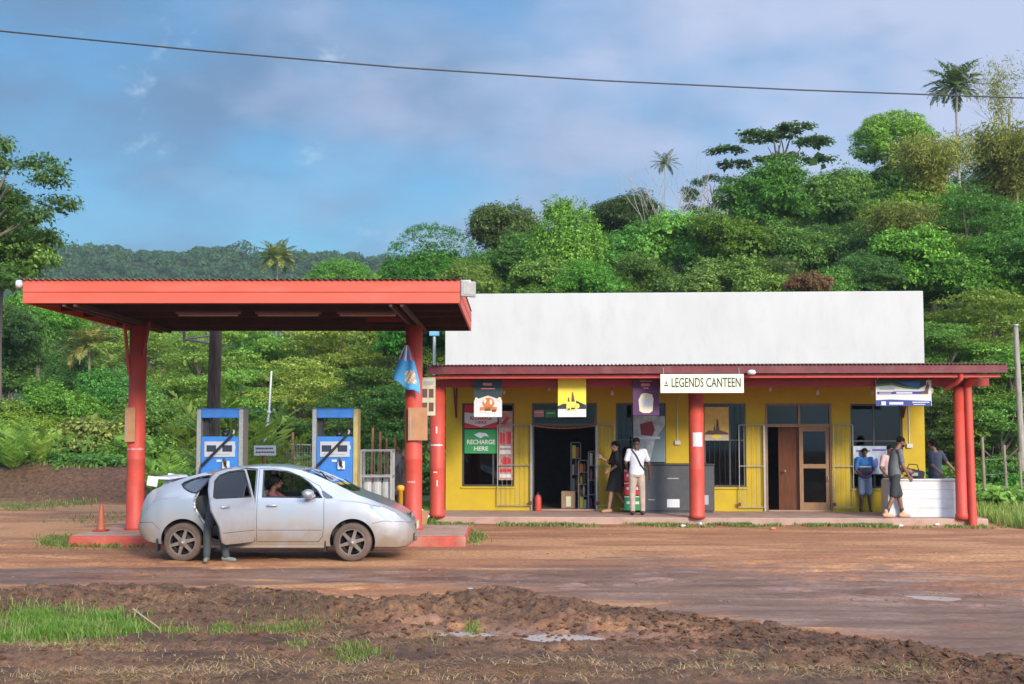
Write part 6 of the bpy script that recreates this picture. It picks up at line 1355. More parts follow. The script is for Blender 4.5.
class Leaves:
    def __init__(s): s.V = []; s.F = []; s.n = 0
    def add(s, V, F): s.V.append(V); s.F.append(F+s.n); s.n += len(V)
    def mesh(s, name):
        V = np.concatenate(s.V); Fq = np.concatenate(s.F); me = bpy.data.meshes.new(name); m = len(Fq)
        me.vertices.add(len(V)); me.vertices.foreach_set('co', V.astype(np.float32).ravel()); me.loops.add(m*4); me.loops.foreach_set('vertex_index', Fq.astype(np.int32).ravel())
        me.polygons.add(m); me.polygons.foreach_set('loop_start', np.arange(0, m*4, 4, dtype=np.int32)); me.update(calc_edges=True); return me
def clumps(C, Rr, n, size, asp=.5, sub=14, spread=.32, up=.5, lo=-.35, r=None, flat=1.0, droop=.3, rmin=.72):
    """leaves in small sprays over an ellipsoid lobe"""
    r = r or rng; k = max(1, n//sub); d = unit(r.normal(size=(k*3, 3))); d = d[d[:, 2] > lo][:k]; k = len(d)
    rad = r.uniform(rmin, 1.05, (k, 1))+(r.random((k, 1)) < .14)*r.uniform(0, .26, (k, 1))*(rmin < .9); c = np.array(C)+d*np.array(Rr)*rad; cn = unit(d/np.array(Rr)*np.array([1, 1, 1.0])+np.array([0, 0, up]))
    P = np.repeat(c, sub, 0)+r.normal(size=(k*sub, 3))*spread*np.array([1, 1, .55*flat]); Nn = unit(np.repeat(cn, sub, 0)+r.normal(size=(k*sub, 3))*.45)
    D = unit(np.repeat(d, sub, 0)+r.normal(size=(k*sub, 3))*.7+np.array([0, 0, -droop])); ln = size*r.uniform(.5, 1.3, k*sub)*np.repeat(r.uniform(.7, 1.35, k), sub)
    return quads(P, Nn, D, ln, ln*asp*r.uniform(.8, 1.2, k*sub))
def lobed(seed, spec, total, size, asp=.5, core=.12, **kw):
    r = np.random.default_rng(seed); L_ = Leaves(); A = np.array([s[1][0]*s[1][1]+s[1][0]*s[1][2] for s in spec]); A = A/A.sum()
    for (c, rr), a in zip(spec, A): L_.add(*clumps(c, rr, int(total*a), size, asp, r=r, **kw)); L_.add(*clumps(c, [q*.6 for q in rr], int(total*a*core), size*1.7, .8, r=r, sub=6, lo=-.9))
    return L_
PROTO = {}
def proto(kind, L_, trunk_fn, h): PROTO[kind] = (L_.mesh(kind+'_crown'), trunk_fn, h)
def rlobes(seed, n, R_, flat=.8, jit=.55, small=(.38, .62)):
    r = np.random.default_rng(seed); out = [((0, 0, R_*.1), (R_*.62, R_*.62, R_*.55*flat))]
    for i in range(n):
        a = 2*math.pi*i/n+r.uniform(-.4, .4); e = r.uniform(-.25, 1.1); d = R_*r.uniform(.45, .78); s = R_*r.uniform(*small)
        out.append(((d*math.cos(a)*math.cos(e), d*math.sin(a)*math.cos(e), R_*flat*.75*math.sin(e)), (s, s, s*flat*r.uniform(.7, 1))))
    return out
# crowns are about 4 m in radius, origin at the crown's middle
proto('dome0', lobed(1, [((0, 0, -.6), (3.9, 3.9, 3.7))]+[((3.0*math.cos(a), 3.0*math.sin(a), -1.4+.5*math.sin(3*a)), (1.4, 1.4, 1.3)) for a in np.arange(0, 6.2, .8)], 30000, .17, .45, spread=.13, lo=-.5, rmin=.93), 'tree', 3.2)
proto('dome1', lobed(2, [((0, 0, -.2), (3.5, 3.5, 3.1))]+[((3.1*math.cos(a)*math.cos(e), 3.1*math.sin(a)*math.cos(e), -.3+2.4*math.sin(e)), (1.15, 1.15, .9)) for e in (-.25, .35, .9) for a in np.arange(e*3, 6.28+e*3, 1.05)], 30000, .17, .45, spread=.13, rmin=.9), 'tree', 3.1)
for i in range(4): proto('leafy%d' % i, lobed(30+i, rlobes(40+i, 13, 4.0, .95, .5, (.28, .50)), 25000, (.20, .25, .18, .23)[i], (.5, .45, .55, .5)[i], spread=.22, droop=.5, sub=20), 'tree', 3.6)
def layers(seed, npad, R_, size):
    r = np.random.default_rng(seed); spec = []
    for i in range(npad):
        z = -2.3+4.6*i/npad+r.uniform(-.25, .25); rr = R_*(1-.45*max(0, z)/2.4); a = r.uniform(0, 6.28); d = rr*r.uniform(.25, .75); s = r.uniform(1.0, 1.75)
        spec.append(((d*math.cos(a), d*math.sin(a), z), (s*1.3, s*1.2, .55)))
    return lobed(seed, spec, 24000, size*.72, .5, core=.05, sub=18, spread=.2, up=1.6, lo=-.15, flat=.5, droop=.1)
for i in range(3): proto('layer%d' % i, layers(60+i, (22, 26, 20)[i], 4.0, (.25, .22, .27)[i]), 'tree', 2.6)
r_ = np.random.default_rng(9); L_ = lobed(70, [((0, 0, 0.3), (3.0, 3.0, 3.6)), ((1.8, .5, -.8), (1.8, 1.8, 2.2)), ((-1.9, .2, -.9), (1.7, 1.7, 2.3)), ((.4, -1.6, -1.2), (1.6, 1.6, 2.2)), ((-.6, .4, 2.9), (1.3, 1.3, 1.0))], 26000, .17, .65, spread=.16, lo=-.6)
for k in range(170):   # hanging vine streams
    a = r_.uniform(0, 6.28); rad = r_.uniform(2.2, 3.3); z0 = r_.uniform(-1.5, 2.2); rad *= math.sqrt(max(.2, 1-(max(0, z0)/3.9)**2)); n = int(r_.uniform(14, 34)); t = np.linspace(0, 1, n)
    P = np.stack([rad*math.cos(a)+.15*np.sin(t*5+k)+0*t, rad*math.sin(a)+.15*np.cos(t*4+k), z0-t*n*.11], 1)+r_.normal(size=(n, 3))*.06
    Nn = unit(np.tile([math.cos(a), math.sin(a), .5], (n, 1))+r_.normal(size=(n, 3))*.4); L_.add(*quads(P, Nn, np.tile([0, 0, -1.], (n, 1))+r_.normal(size=(n, 3))*.3, np.full(n, .20), np.full(n, .15)))
proto('vine', L_, 'tree', 3.9)
proto('umbrella', lobed(80, [((1.9*math.cos(a)*q, 1.9*math.sin(a)*q, z), (1.25, 1.1, .22)) for z, q, a in [(1.7, .3, 0), (1.6, 1.0, 2.2), (1.2, 1.5, 4.0), (1.25, 1.6, .4), (.7, 1.9, 1.2), (.6, 1.9, 3.0), (.5, 1.9, 5.2), (-.1, 1.6, .2), (-.2, 1.7, 2.6), (-.6, 1.2, 4.4), (-.9, 1.0, 1.0), (1.9, .9, 5.4)]], 6500, .30, .5, core=.02, spread=.22, up=1.6, flat=.5, lo=-.1), 'limbs', 1.95)
# bamboo / feathery arching sprays
def bamboo(seed, n, H_, R_, size):
    r = np.random.default_rng(seed); L_ = Leaves()
    for k in range(n):
        a = r.uniform(0, 6.28); reach = R_*r.uniform(.3, 1.05); h = H_*r.uniform(.6, 1.0); m = 60; t = np.sort(r.uniform(.25, 1.0, m))
        base = np.array([r.normal()*.5, r.normal()*.5, 0.]); x = base[0]+reach*math.cos(a)*t**2; y = base[1]+reach*math.sin(a)*t**2; z = h*(t*1.25-.45*t**3)*1.25-3.0
        P = np.stack([x, y, z], 1)+r.normal(size=(m, 3))*np.array([.3, .3, .25]); D = np.tile([math.cos(a), math.sin(a), -.9], (m, 1))+r.normal(size=(m, 3))*.6; Nn = unit(r.normal(size=(m, 3))*.7+np.array([0, 0, .6]))
        ln = size*r.uniform(.6, 1.3, m); L_.add(*quads(P, Nn, D, ln, ln*.2))
    return L_
proto('bamboo0', bamboo(90, 330, 6.2, 3.9, .42), 'cane', 3.2); proto('bamboo1', bamboo(91, 40, 7.5, 3.0, .34), 'cane', 4.5)
def frond(L_, base, az, el, length, droop, r, n=34, leaf=.85, stiff=0.0, w=.10):
    t = np.linspace(0.06, 1, n); ang = el-droop*t**1.25; ds = length/n; x = np.cumsum(np.cos(ang))*ds; z = np.cumsum(np.sin(ang))*ds
    ca, sa = math.cos(az), math.sin(az); P = np.stack([base[0]+ca*x, base[1]+sa*x, base[2]+z], 1); T = np.stack([ca*np.cos(ang), sa*np.cos(ang), np.sin(ang)], 1); S = np.tile([-sa, ca, 0.], (n, 1)); U = np.cross(S, T)*-1
    prof = np.sin(np.clip(t*1.0+.12, 0, 1)*math.pi)**.55
    for s in (-1, 1):
        D = unit(S*s+T*.65+np.array([0, 0, -.55+stiff])+r.normal(size=(n, 3))*.12); ln = leaf*prof*r.uniform(.85, 1.1, n)+.08; C = P+D*ln[:, None]*.5
        Nn = unit(U+S*s*-.2+r.normal(size=(n, 3))*.15); L_.add(*quads(C, Nn, D, ln, np.full(n, w)*r.uniform(.8, 1.2, n)))
    # rachis
    a, b_ = P[:-1], P[1:]; wv = S[:-1]*(.035*(1-t[:-1])+.01)[:, None]; V = np.stack([a-wv, a+wv, b_+wv, b_-wv], 1).reshape(-1, 3); L_.add(V, np.arange(len(V)).reshape(-1, 4))
def palm_crown(seed, n, length, leaf=.85, w=.11):
    r = np.random.default_rng(seed); L_ = Leaves()
    for k in range(n):
        q = k/n; frond(L_, (0, 0, 0), k*2.399+r.uniform(-.2, .2), 1.2-1.5*q+r.uniform(-.1, .1), length*r.uniform(.85, 1.08), .75+.7*q+r.uniform(-.1, .25), r, leaf=leaf, w=w)
    return L_
proto('palm0', palm_crown(100, 30, 3.9, 1.0, .15), 'palm', 2.4); proto('palm1', palm_crown(101, 20, 3.9, .75), 'palm', 2.3)
def young(seed, n, length):
    r = np.random.default_rng(seed); L_ = Leaves()
    for k in range(n): frond(L_, (0, 0, 0), k*2.399+r.uniform(-.3, .3), 1.45-.6*k/n, length*r.uniform(.75, 1.1), .55+.75*k/n, r, 30, .75, .45, .11)
    return L_
proto('young0', young(110, 11, 3.6), 'none', 3.4); proto('young1', young(111, 8, 3.4), 'none', 3.2)
proto('shrub0', lobed(120, rlobes(121, 9, 2.0, .75, .4, (.35, .55)), 5200, .24, .5, spread=.2), 'none', 1.7)
proto('shrub1', lobed(122, rlobes(123, 8, 2.0, .6, .4, (.35, .6)), 7000, .20, .6, spread=.2), 'none', 1.4)
proto('open', lobed(130, [((2.6*math.cos(a)*q, 2.6*math.sin(a)*q, z), (1.0, .9, .55)) for z, q, a in [(2.6, .2, 0), (2.2, .7, 2), (1.7, 1.1, .3), (1.4, 1.2, 3.4), (1.0, 1.4, 5.2), (.7, 1.45, -.1), (.2, 1.3, 1.5), (-.2, 1.4, 2.6), (-.5, 1.5, .15), (-.9, 1.2, 4.2), (-1.4, 1.3, 5.9), (-1.8, 1.1, 3.0), (-2.2, 1.2, .5), (-2.6, .9, 4.9), (-1.2, .5, 2)]], 9000, .24, .5, core=.03, spread=.24, up=1.0), 'limbs', 3.0)
# trunks: unit height (z 0..1), scaled on placing; crowns' limbs reach up into the crown
def trunk_mesh(kind, seed):
    r = random.Random(seed); m = MB()
    if kind == 'palm':
        pts = [(.25*math.sin(q*2.2)*q, .1*q, q) for q in [i/10 for i in range(11)]]; m.tube(pts, [.22-.10*min(1, i/8) for i in range(11)], 9)
    elif kind == 'cane':
        for k in range(14): a = r.uniform(0, 6.28); m.tube([(r.uniform(-.4, .4), r.uniform(-.4, .4), 0), (.35*math.cos(a), .35*math.sin(a), .5), (.8*math.cos(a), .8*math.sin(a), 1.0)], [.05, .04, .02], 5)
    elif kind == 'limb_set':
        for k in range(9):
            a = k*2.4+r.uniform(-.3, .3); z0 = -2.6+.22*k; q = 1.9-.08*k; zz = -1.6+.42*k
            m.tube([(0, 0, z0), (.45*q*math.cos(a), .45*q*math.sin(a), z0+.35*(zz-z0)+.1), (q*math.cos(a), q*math.sin(a), zz)], [.15, .10, .04], 7); m.tube([(.45*q*math.cos(a), .45*q*math.sin(a), z0+.35*(zz-z0)+.1), (.8*q*math.cos(a+.6), .8*q*math.sin(a+.6), zz+.1)], [.07, .02], 5)
        m.tube([(0, 0, -3.4), (.05, .02, -1.5), (0, 0, .9)], [.2, .16, .05], 8)
    else:
        m.tube([(0, 0, 0), (.08, .03, .3), (-.05, .05, .6), (.05, 0, 1.0)], [.30, .24, .20, .15], 10)
    o = m.build('trunk_src', []); me = o.data; bpy.data.objects.remove(o); return me
TR = {k: trunk_mesh(k, 5) for k in ('palm', 'cane', 'tree', 'limb_set')}; TR['limbs'] = TR['tree']
MATCACHE = {}
def with_mat(me, m):
    k = (me.name, m.name)
    if k not in MATCACHE: c = me.copy(); c.materials.clear(); c.materials.append(m); MATCACHE[k] = c
    return MATCACHE[k]
rt = random.Random(77)
BARK = dict(palm=M_palmtrunk, cane=mat('yellow_cane', (.30, .28, .08), .6), tree=M_bark, limbs=M_bark)
def plant(kind, px, top, wpx, Y, leaf, label, cat='tree', group=None, name=None, flat=1.0, trunk=None, sink=0.0):
    """a tree whose crown top shows at photo row top, wpx wide, Y metres away"""
    me, tk, h0 = PROTO[kind]; R0 = 2.0 if kind.startswith('shrub') else (3.6 if kind.startswith('young') else 4.0); rad = wpx*Y/F_PX/2; s = rad/R0; sz = s*flat
    if kind.startswith('palm'): wpx *= 1.42
    if group == HG and kind != 'umbrella' and not kind.startswith('dome'): wpx *= 1.18
    p = at(px, top, Y); gx, gz_ = p.x, float(ground_zv(np.array([p.x]), np.array([float(Y)]))[0]); zc = p.z-h0*sz
    if kind.startswith('young'): s = sz = (p.z-gz_)/h0
    if tk == 'none': zc = max(gz_+.05, zc) if kind.startswith('shrub') else gz_
    nm = name or {'palm': 'coconut_palm', 'cane': 'bamboo_clump', 'none': 'shrub'}.get(tk, 'tree')
    root = thing(nm, label, cat, (gx, Y, gz_-.1), rt.uniform(0, 6.28) if kind not in ('umbrella', 'vine') and px > -10 else 0, group)
    c = bpy.data.objects.new('fronds' if kind[:4] in ('palm', 'youn') else ('crown' if tk != 'none' else 'foliage'), with_mat(me, LM[leaf])); COL.objects.link(c); c.parent = root; c.location = (0, 0, zc-gz_+.1); c.scale = (s, s, sz)
    if tk != 'none':
        t = bpy.data.objects.new('trunk', with_mat(TR[tk], trunk or BARK[tk])); COL.objects.link(t); t.parent = root; hgt = (zc-gz_+.1)+({'palm': .05, 'cane': -.5*s}.get(tk, -1.6*s if kind[:4] in ('laye', 'umbr', 'open') else .2*s)); t.scale = (s, s, max(.6, hgt))
        if kind[:4] in ('laye', 'umbr', 'open'): q = bpy.data.objects.new('limbs', with_mat(TR['limb_set'], M_bark)); COL.objects.link(q); q.parent = root; q.location = c.location; q.scale = c.scale; q.location.x = .05*s
        if tk == 'palm': c.location.x = .25*math.sin(2.2)*s; c.location.y = .1*s
    return root
HG = 'trees on the hillside behind the canteen'
P = plant
P('dome0', 433, 224, 98, 60, 'bright', 'smooth round bright green tree just left of the white parapet', group=HG)
P('leafy1', 503, 206, 88, 72, 'dark', 'dark ragged tree behind and left of the vine-draped tree', group=HG)
P('vine', 567, 199, 100, 58, 'vine', 'tall tree smothered in hanging vines above the left part of the parapet', group=HG, flat=1.15)
P('leafy0', 628, 186, 84, 74, 'dark', 'dark pointed tree right of the vine-draped tree', group=HG)
P('palm1', 664, 152, 40, 76, 'palmdark', 'small dark palm on a thin pale trunk above the bare branches', 'palm', group=None, trunk=M_palebark)
P('umbrella', 778, 131, 112, 76, 'dark', 'dark flat-tiered umbrella shaped tree on the skyline', group=HG)
P('dome1', 893, 110, 86, 70, 'bright', 'rounded bright green tree standing highest on the skyline', group=HG)
P('palm0', 957, 62, 74, 80, 'palmdark', 'tall coconut palm against the sky at the upper right', 'palm')
P('open', 714, 176, 60, 78, 'dark', 'small dark tree between the bare branches and the umbrella tree', group=HG)
P('leafy3', 765, 166, 100, 64, 'bright', 'bright leafy tree just below the umbrella shaped tree', group=HG)
P('leafy1', 838, 172, 92, 68, 'mid', 'mid green tree left of the highest round tree', group=HG)
P('leafy0', 728, 208, 96, 58, 'bright', 'bright leafy tree left of and below the umbrella shaped tree', group=HG)
P('leafy2', 470, 262, 66, 56, 'mid', 'low green tree behind the left end of the parapet', group=HG)
P('leafy3', 512, 236, 84, 62, 'mid', 'leafy tree between the round tree and the vine-draped tree', group=HG)
P('leafy0', 618, 222, 86, 60, 'mid', 'green tree right behind the vine-draped tree', group=HG)
P('leafy1', 676, 214, 92, 60, 'feather', 'pale green tree below the bare white branches', group=HG)
P('leafy2', 640, 255, 90, 52, 'mid', 'low dark green tree over the middle of the parapet', group=HG)
P('leafy3', 702, 262, 84, 51, 'olive', 'yellowish low tree over the middle of the parapet', group=HG)
P('leafy0', 800, 216, 110, 58, 'mid', 'broad mid green tree under the umbrella shaped tree', group=HG)
P('leafy2', 860, 222, 90, 58, 'dark', 'dark green tree below the highest round tree', group=HG)
P('leafy3', 760, 262, 90, 50, 'mid', 'low leafy tree over the parapet left of the brown shrub', group=HG)
P('layer0', 866, 264, 96, 50, 'dark', 'low layered tree over the right end of the parapet', group=HG)
P('shrub0', 808, 270, 44, 47, 'brown', 'rusty brown dry shrub showing over the parapet', 'shrub')
P('leafy1', 540, 262, 80, 50, 'mid', 'low green tree below the vine-draped tree', group=HG)
P('leafy2', 588, 262, 76, 49, 'vine', 'low vine-covered tree over the left part of the parapet', group=HG)
P('bamboo0', 928, 140, 96, 60, 'yellow', 'yellow-green bamboo clump arching left of the coconut palm', 'bamboo', 'bamboo clumps on the slope')
P('bamboo0', 1008, 128, 120, 62, 'yellow', 'broad golden bamboo clump at the right edge of the slope', 'bamboo', 'bamboo clumps on the slope')
P('bamboo1', 1000, 58, 90, 64, 'olive', 'thin feathery bamboo canes rising against the sky at the right edge', 'bamboo', 'bamboo clumps on the slope')
P('bamboo0', 898, 206, 84, 54, 'olive', 'olive bamboo clump over the right end of the parapet', 'bamboo', 'bamboo clumps on the slope')
RG = 'flat-layered trees right of the canteen'
P('layer1', 968, 196, 130, 57, 'mid', 'layered tree below the golden bamboo', group=RG); P('layer2', 1018, 232, 120, 54, 'mid', 'layered tree at the right edge under the bamboo', group=RG)
P('layer0', 944, 236, 96, 52, 'mid', 'layered tree beside the olive bamboo clump', group=RG); P('layer1', 985, 296, 160, 47, 'feather', 'wide pale flat-topped tree right of the parapet', group=RG)
P('layer2', 945, 322, 100, 45, 'feather', 'pale flat-topped tree touching the right end of the parapet', group=RG); P('layer0', 1012, 345, 130, 44.5, 'feather', 'flat-topped tree behind the leaning utility pole', group=RG)
P('layer1', 958, 375, 100, 44, 'mid', 'low layered tree behind the right veranda post', group=RG); P('layer2', 1000, 400, 110, 43, 'mid', 'low layered tree between the veranda post and the utility pole', group=RG); P('layer0', 930, 395, 90, 43.5, 'dark', 'dark layered tree behind the right end of the yellow wall', group=RG)
FG = 'flat-layered trees behind the forecourt'
for px, top, w_, Y_, lf, k, lab in [(150, 330, 110, 66, 'feather', 'layer0', 'layered tree seen just left of the left canopy post'), (205, 330, 120, 60, 'feather', 'layer1', 'layered tree behind the top of the tarred pole'), (262, 328, 120, 62, 'feather', 'layer2', 'layered tree right of the tarred pole under the canopy edge'),
    (330, 326, 130, 60, 'feather', 'layer0', 'widest pale layered tree framed high between the canopy posts'), (392, 330, 110, 57, 'feather', 'layer1', 'layered tree just left of the hanging flag'), (300, 362, 120, 53, 'feather', 'layer1', 'layered tree above the gap between the two pumps'), (366, 368, 110, 51, 'mid', 'layer2', 'layered tree above the right pump'),
    (232, 372, 110, 52, 'feather', 'layer0', 'layered tree above the left pump'), (176, 378, 100, 51, 'feather', 'layer2', 'layered tree just right of the left canopy post'), (404, 388, 90, 47, 'dark', 'layer0', 'dark layered tree behind the right canopy post'), (338, 404, 100, 46, 'dark', 'layer1', 'dark layered tree low behind the right pump'), (275, 410, 90, 46, 'mid', 'layer2', 'low layered tree behind the leaning white pipe'), (190, 420, 80, 45, 'mid', 'layer0', 'low layered tree behind the left pump'), (428, 350, 80, 50, 'mid', 'leafy1', 'leafy tree between the flag and the veranda')]:
    P(k, px, top, w_, Y_, lf, lab, group=FG)
MG = 'creeper-covered bushes on the left'
for px, top, w_, Y_, lf, k, lab in [(60, 378, 96, 48, 'vine', 'leafy0', 'creeper-covered bush below the yellowing palm'), (112, 368, 92, 50, 'mid', 'leafy2', 'tallest creeper-covered bush left of the left post'), (150, 395, 80, 47, 'mid', 'leafy1', 'creeper-covered bush right behind the left post'), (22, 405, 80, 46, 'vine', 'leafy3', 'creeper-covered bush at the left edge behind the young palms'),
    (92, 418, 84, 44, 'olive', 'shrub1', 'yellowish low bush over the dirt bank'), (140, 430, 70, 43, 'vine', 'shrub0', 'low bush at the dirt bank beside the left post'), (52, 432, 76, 43.5, 'mid', 'shrub1', 'low broad-leaved bush over the middle of the dirt bank'), (5, 440, 60, 43, 'olive', 'shrub0', 'low bush over the left end of the dirt bank')]:
    P(k, px, top, w_, Y_, lf, lab, 'bush', MG, 'bush' if 'shrub' in k else 'bush')
P('open', -14, 140, 150, 40, 'dark', 'open-branched tree reaching in from the left edge of the photo')
P('leafy1', 2, 225, 120, 48, 'mid', 'leafy tree filling the left edge below the open-branched tree'); P('leafy3', -22, 176, 110, 42, 'mid', 'full leafy crown just behind the open-branched tree at the left edge'); P('leafy2', 40, 292, 90, 62, 'bright', 'bright green tree beyond the left edge palms'); P('leafy0', 100, 318, 80, 84, 'dark', 'dark tree below the hill at the left'); P('leafy3', -5, 300, 110, 56, 'dark', 'dark tree low at the left edge')
P('palm0', 92, 318, 84, 72, 'yellow', 'yellowing coconut palm left of the left canopy post', 'palm'); P('palm1', 30, 306, 74, 78, 'palm', 'green coconut palm near the left edge', 'palm'); P('palm1', 112, 348, 60, 60, 'palm', 'small coconut palm in front of the yellowing one', 'palm'); P('palm1', 132, 326, 56, 86, 'yellow', 'distant yellow palm seen under the canopy end', 'palm')
P('palm0', 276, 240, 56, 112, 'palm', 'coconut palm showing above the canopy roof', 'palm'); P('dome1', 341, 257, 76, 104, 'bright', 'round green tree showing above the canopy roof')
YG = 'young palms near the ground'
for px, top, w_, Y_, k, lab in [(14, 405, 90, 38.2, 'young0', 'young palm with upright fronds at the left edge'), (40, 418, 60, 38.6, 'young1', 'smaller young palm beside the left edge one'), (240, 366, 92, 31.5, 'young0', 'young palm with tall yellow-green fronds behind the left pump'), (166, 432, 60, 37, 'young1', 'small young palm between the left post and the left pump'), (292, 440, 50, 40, 'young1', 'small young palm behind the wire panel')]:
    P(k, px, top, w_, Y_, 'ypalm', lab, 'palm', YG, 'young_palm')
for k, (px, top, w_, Y_, lf, lab) in enumerate([(1000, 462, 60, 38.5, 'mid', 'low bush left of the utility pole foot'), (968, 466, 50, 39, 'mid', 'low bush behind the right veranda post'), (1028, 470, 56, 37, 'bright', 'low bush at the right edge by the utility pole'), (440, 462, 40, 42, 'mid', 'low bush between the canopy post and the veranda'), (384, 452, 56, 40, 'mid', 'low bush behind the cylinder cage'), (330, 458, 60, 40, 'mid', 'low bush behind the right pump'), (262, 462, 50, 39, 'olive', 'low yellowish bush between the pumps'), (214, 452, 56, 39.5, 'mid', 'low bush behind the left pump')]):
    P('shrub%d' % (k % 2), px, top, w_, Y_, lf, lab, 'bush', 'low bushes along the fence', 'bush', sink=.2)
# bare pale trees
def bare(px, top, Y, hh, label, seed):
    r = random.Random(seed); p = at(px, top, Y); g = float(ground_zv(np.array([p.x]), np.array([float(Y)]))[0]); root = thing('bare_tree', label, 'tree', (p.x, Y, g-.1), 0, 'bare pale trees'); H_ = p.z-g; m = MB(); tw = MB()
    def br(mb, a, d, ln, rad, lv):
        b_ = a+d*ln; mid = a.lerp(b_, .5)+Vector((r.uniform(-.05, .05), r.uniform(-.05, .05), 0))*ln; mb.tube([a, mid, b_], [rad, rad*.8, rad*.6], 5)
        if lv: 
            for k in range(3): br(tw, a.lerp(b_, r.uniform(.5, 1)), (d+Vector((r.uniform(-.7, .7), r.uniform(-.7, .7), r.uniform(-.1, .5)))).normalized(), ln*.58, rad*.5, lv-1)
    for k in range(3): br(m, Vector((r.uniform(-.3, .3), 0, 0)), Vector((r.uniform(-.18, .18), r.uniform(-.15, .15), 1)).normalized(), H_*.60, .06, 3)
    m.build('trunk', [M_palebark]).parent = root; tw.build('twigs', [M_palebark]).parent = root
bare(668, 166, 72, 0, 'bare white tree below the small dark palm', 4); bare(696, 172, 74, 0, 'bare pale tree left of the umbrella shaped tree', 8); bare(1010, 66, 70, 0, 'thin bare tree among the bamboo at the upper right', 12)
# slope filler: trees nothing in the photo tells apart
rf = random.Random(5); sk_x = [380, 433, 480, 520, 567, 625, 680, 720, 780, 840, 893, 940, 1024, 1100]; sk_y = [262, 240, 255, 235, 215, 215, 225, 215, 180, 190, 140, 170, 150, 150]
k = 0
for j in range(64):
    px = 395+j*(1090-395)/64+rf.uniform(-8, 8); row = j % 4; Y = (82, 70, 60, 50)[row]+rf.uniform(-2, 2); top = np.interp(px, sk_x, sk_y)+(8, 26, 50, 78)[row]+rf.uniform(-4, 8)
    top = min(top, 300)
    P('leafy%d' % rf.randrange(4) if rf.random() < .9 else 'layer%d' % rf.randrange(3), px, top, rf.uniform(78, 112), Y, rf.choice(['mid', 'dark', 'mid', 'bright', 'vine']), 'green tree in the dense mass covering the slope behind the canteen', group='dense slope trees')
for j in range(26):
    px = -20+j*20+rf.uniform(-8, 8); Y = (92, 78)[j % 2]+rf.uniform(-4, 4); top = np.interp(px, [0, 100, 200, 300, 420, 480], [330, 345, 340, 338, 320, 300])+(0, 14)[j % 2]+rf.uniform(-6, 6)
    P('leafy%d' % rf.randrange(4) if rf.random() < .5 else 'layer%d' % rf.randrange(3), px, top, rf.uniform(64, 90), Y, rf.choice(['mid', 'dark', 'feather', 'mid', 'olive']), 'distant tree in the green mass beyond the forecourt', group='distant trees beyond the forecourt')
for j in range(16):
    px = 940+j*9+rf.uniform(-6, 6); Y = 46+rf.uniform(-2.0, 3)+(j % 3)*4; P('layer%d' % (j % 3), px, 300+rf.uniform(0, 120), rf.uniform(80, 110), Y, rf.choice(['mid', 'feather', 'mid']), 'layered tree in the thicket right of the canteen', group='thicket right of the canteen')
# ground cover on the slopes and far wood
def cover(name, n, xr, yr, size, leaf, hfun, mask=None, asp=.5, lift=.25, kind='stuff', r=np.random.default_rng(3), sub=5, spread=.3):
    X = r.uniform(*xr, n); Y = r.uniform(*yr, n)
    if mask is not None: k = mask(X, Y); X, Y = X[k], Y[k]
    X = np.repeat(X, sub)+r.normal(size=len(X)*sub)*spread; Y = np.repeat(Y, sub)+r.normal(size=len(Y)*sub)*spread
    P_ = np.stack([X, Y, hfun(X, Y)+r.uniform(0, lift, len(X))], 1); Nn = unit(r.normal(size=P_.shape)*.5+np.array([0, -.35, 1.])); ln = size*r.uniform(.5, 1.4, len(X)); L_ = Leaves(); L_.add(*quads(P_, Nn, r.normal(size=P_.shape), ln, ln*asp))
    o = bpy.data.objects.new(name, L_.mesh(name)); COL.objects.link(o); o.data.materials.append(LM[leaf]); return tag(o, kind=kind)
cover('undergrowth', 42000, (-40, 55), (41, 84), .28, 'mid', ground_zv, lambda x, y: (x > -.62*y-2) & (x < .5*y+4) & ~((x > -2.5) & (x < 11) & (y < 42)), lift=.9)
cover('undergrowth', 5000, (-17, -6.8), (38.6, 43), .16, 'mid', ground_zv, lambda x, y: fbm(x, y, .5, 3) > .45, lift=.3, spread=.25)
cover('undergrowth', 5500, (11.5, 19), (33.5, 42.5), .26, 'mid', ground_zv, lambda x, y: x > 11.8+.25*(y-34), lift=.5, spread=.2)
def far_forest():
    r = np.random.default_rng(14); L_ = Leaves(); n = 4200; X = r.uniform(-290, 110, n); Y = r.uniform(330, 500, n); k = (X/Y > -.62) & (X/Y < .16); X, Y = X[k], Y[k]; Z = hill_z(X, Y)
    for x, y, z in zip(X, Y, Z):
        R_ = r.uniform(1.6, 3.4)+1.6*(r.random() < .06); m = int(40*R_); d = unit(r.normal(size=(m, 3))); d[:, 2] = np.abs(d[:, 2])*1.0-.15; P_ = np.array([x, y, z+R_*r.uniform(.5, 1.1)])+d*R_*np.array([1, 1, .8])*r.uniform(.8, 1.1, (m, 1)); ln = r.uniform(.6, 1.5, m); L_.add(*quads(P_, unit(d+r.normal(size=(m, 3))*.35), r.normal(size=(m, 3)), ln, ln*.7))
    o = bpy.data.objects.new('forest', L_.mesh('forest')); COL.objects.link(o); o.data.materials.append(LM['far']); tag(o, kind='stuff')
far_forest()
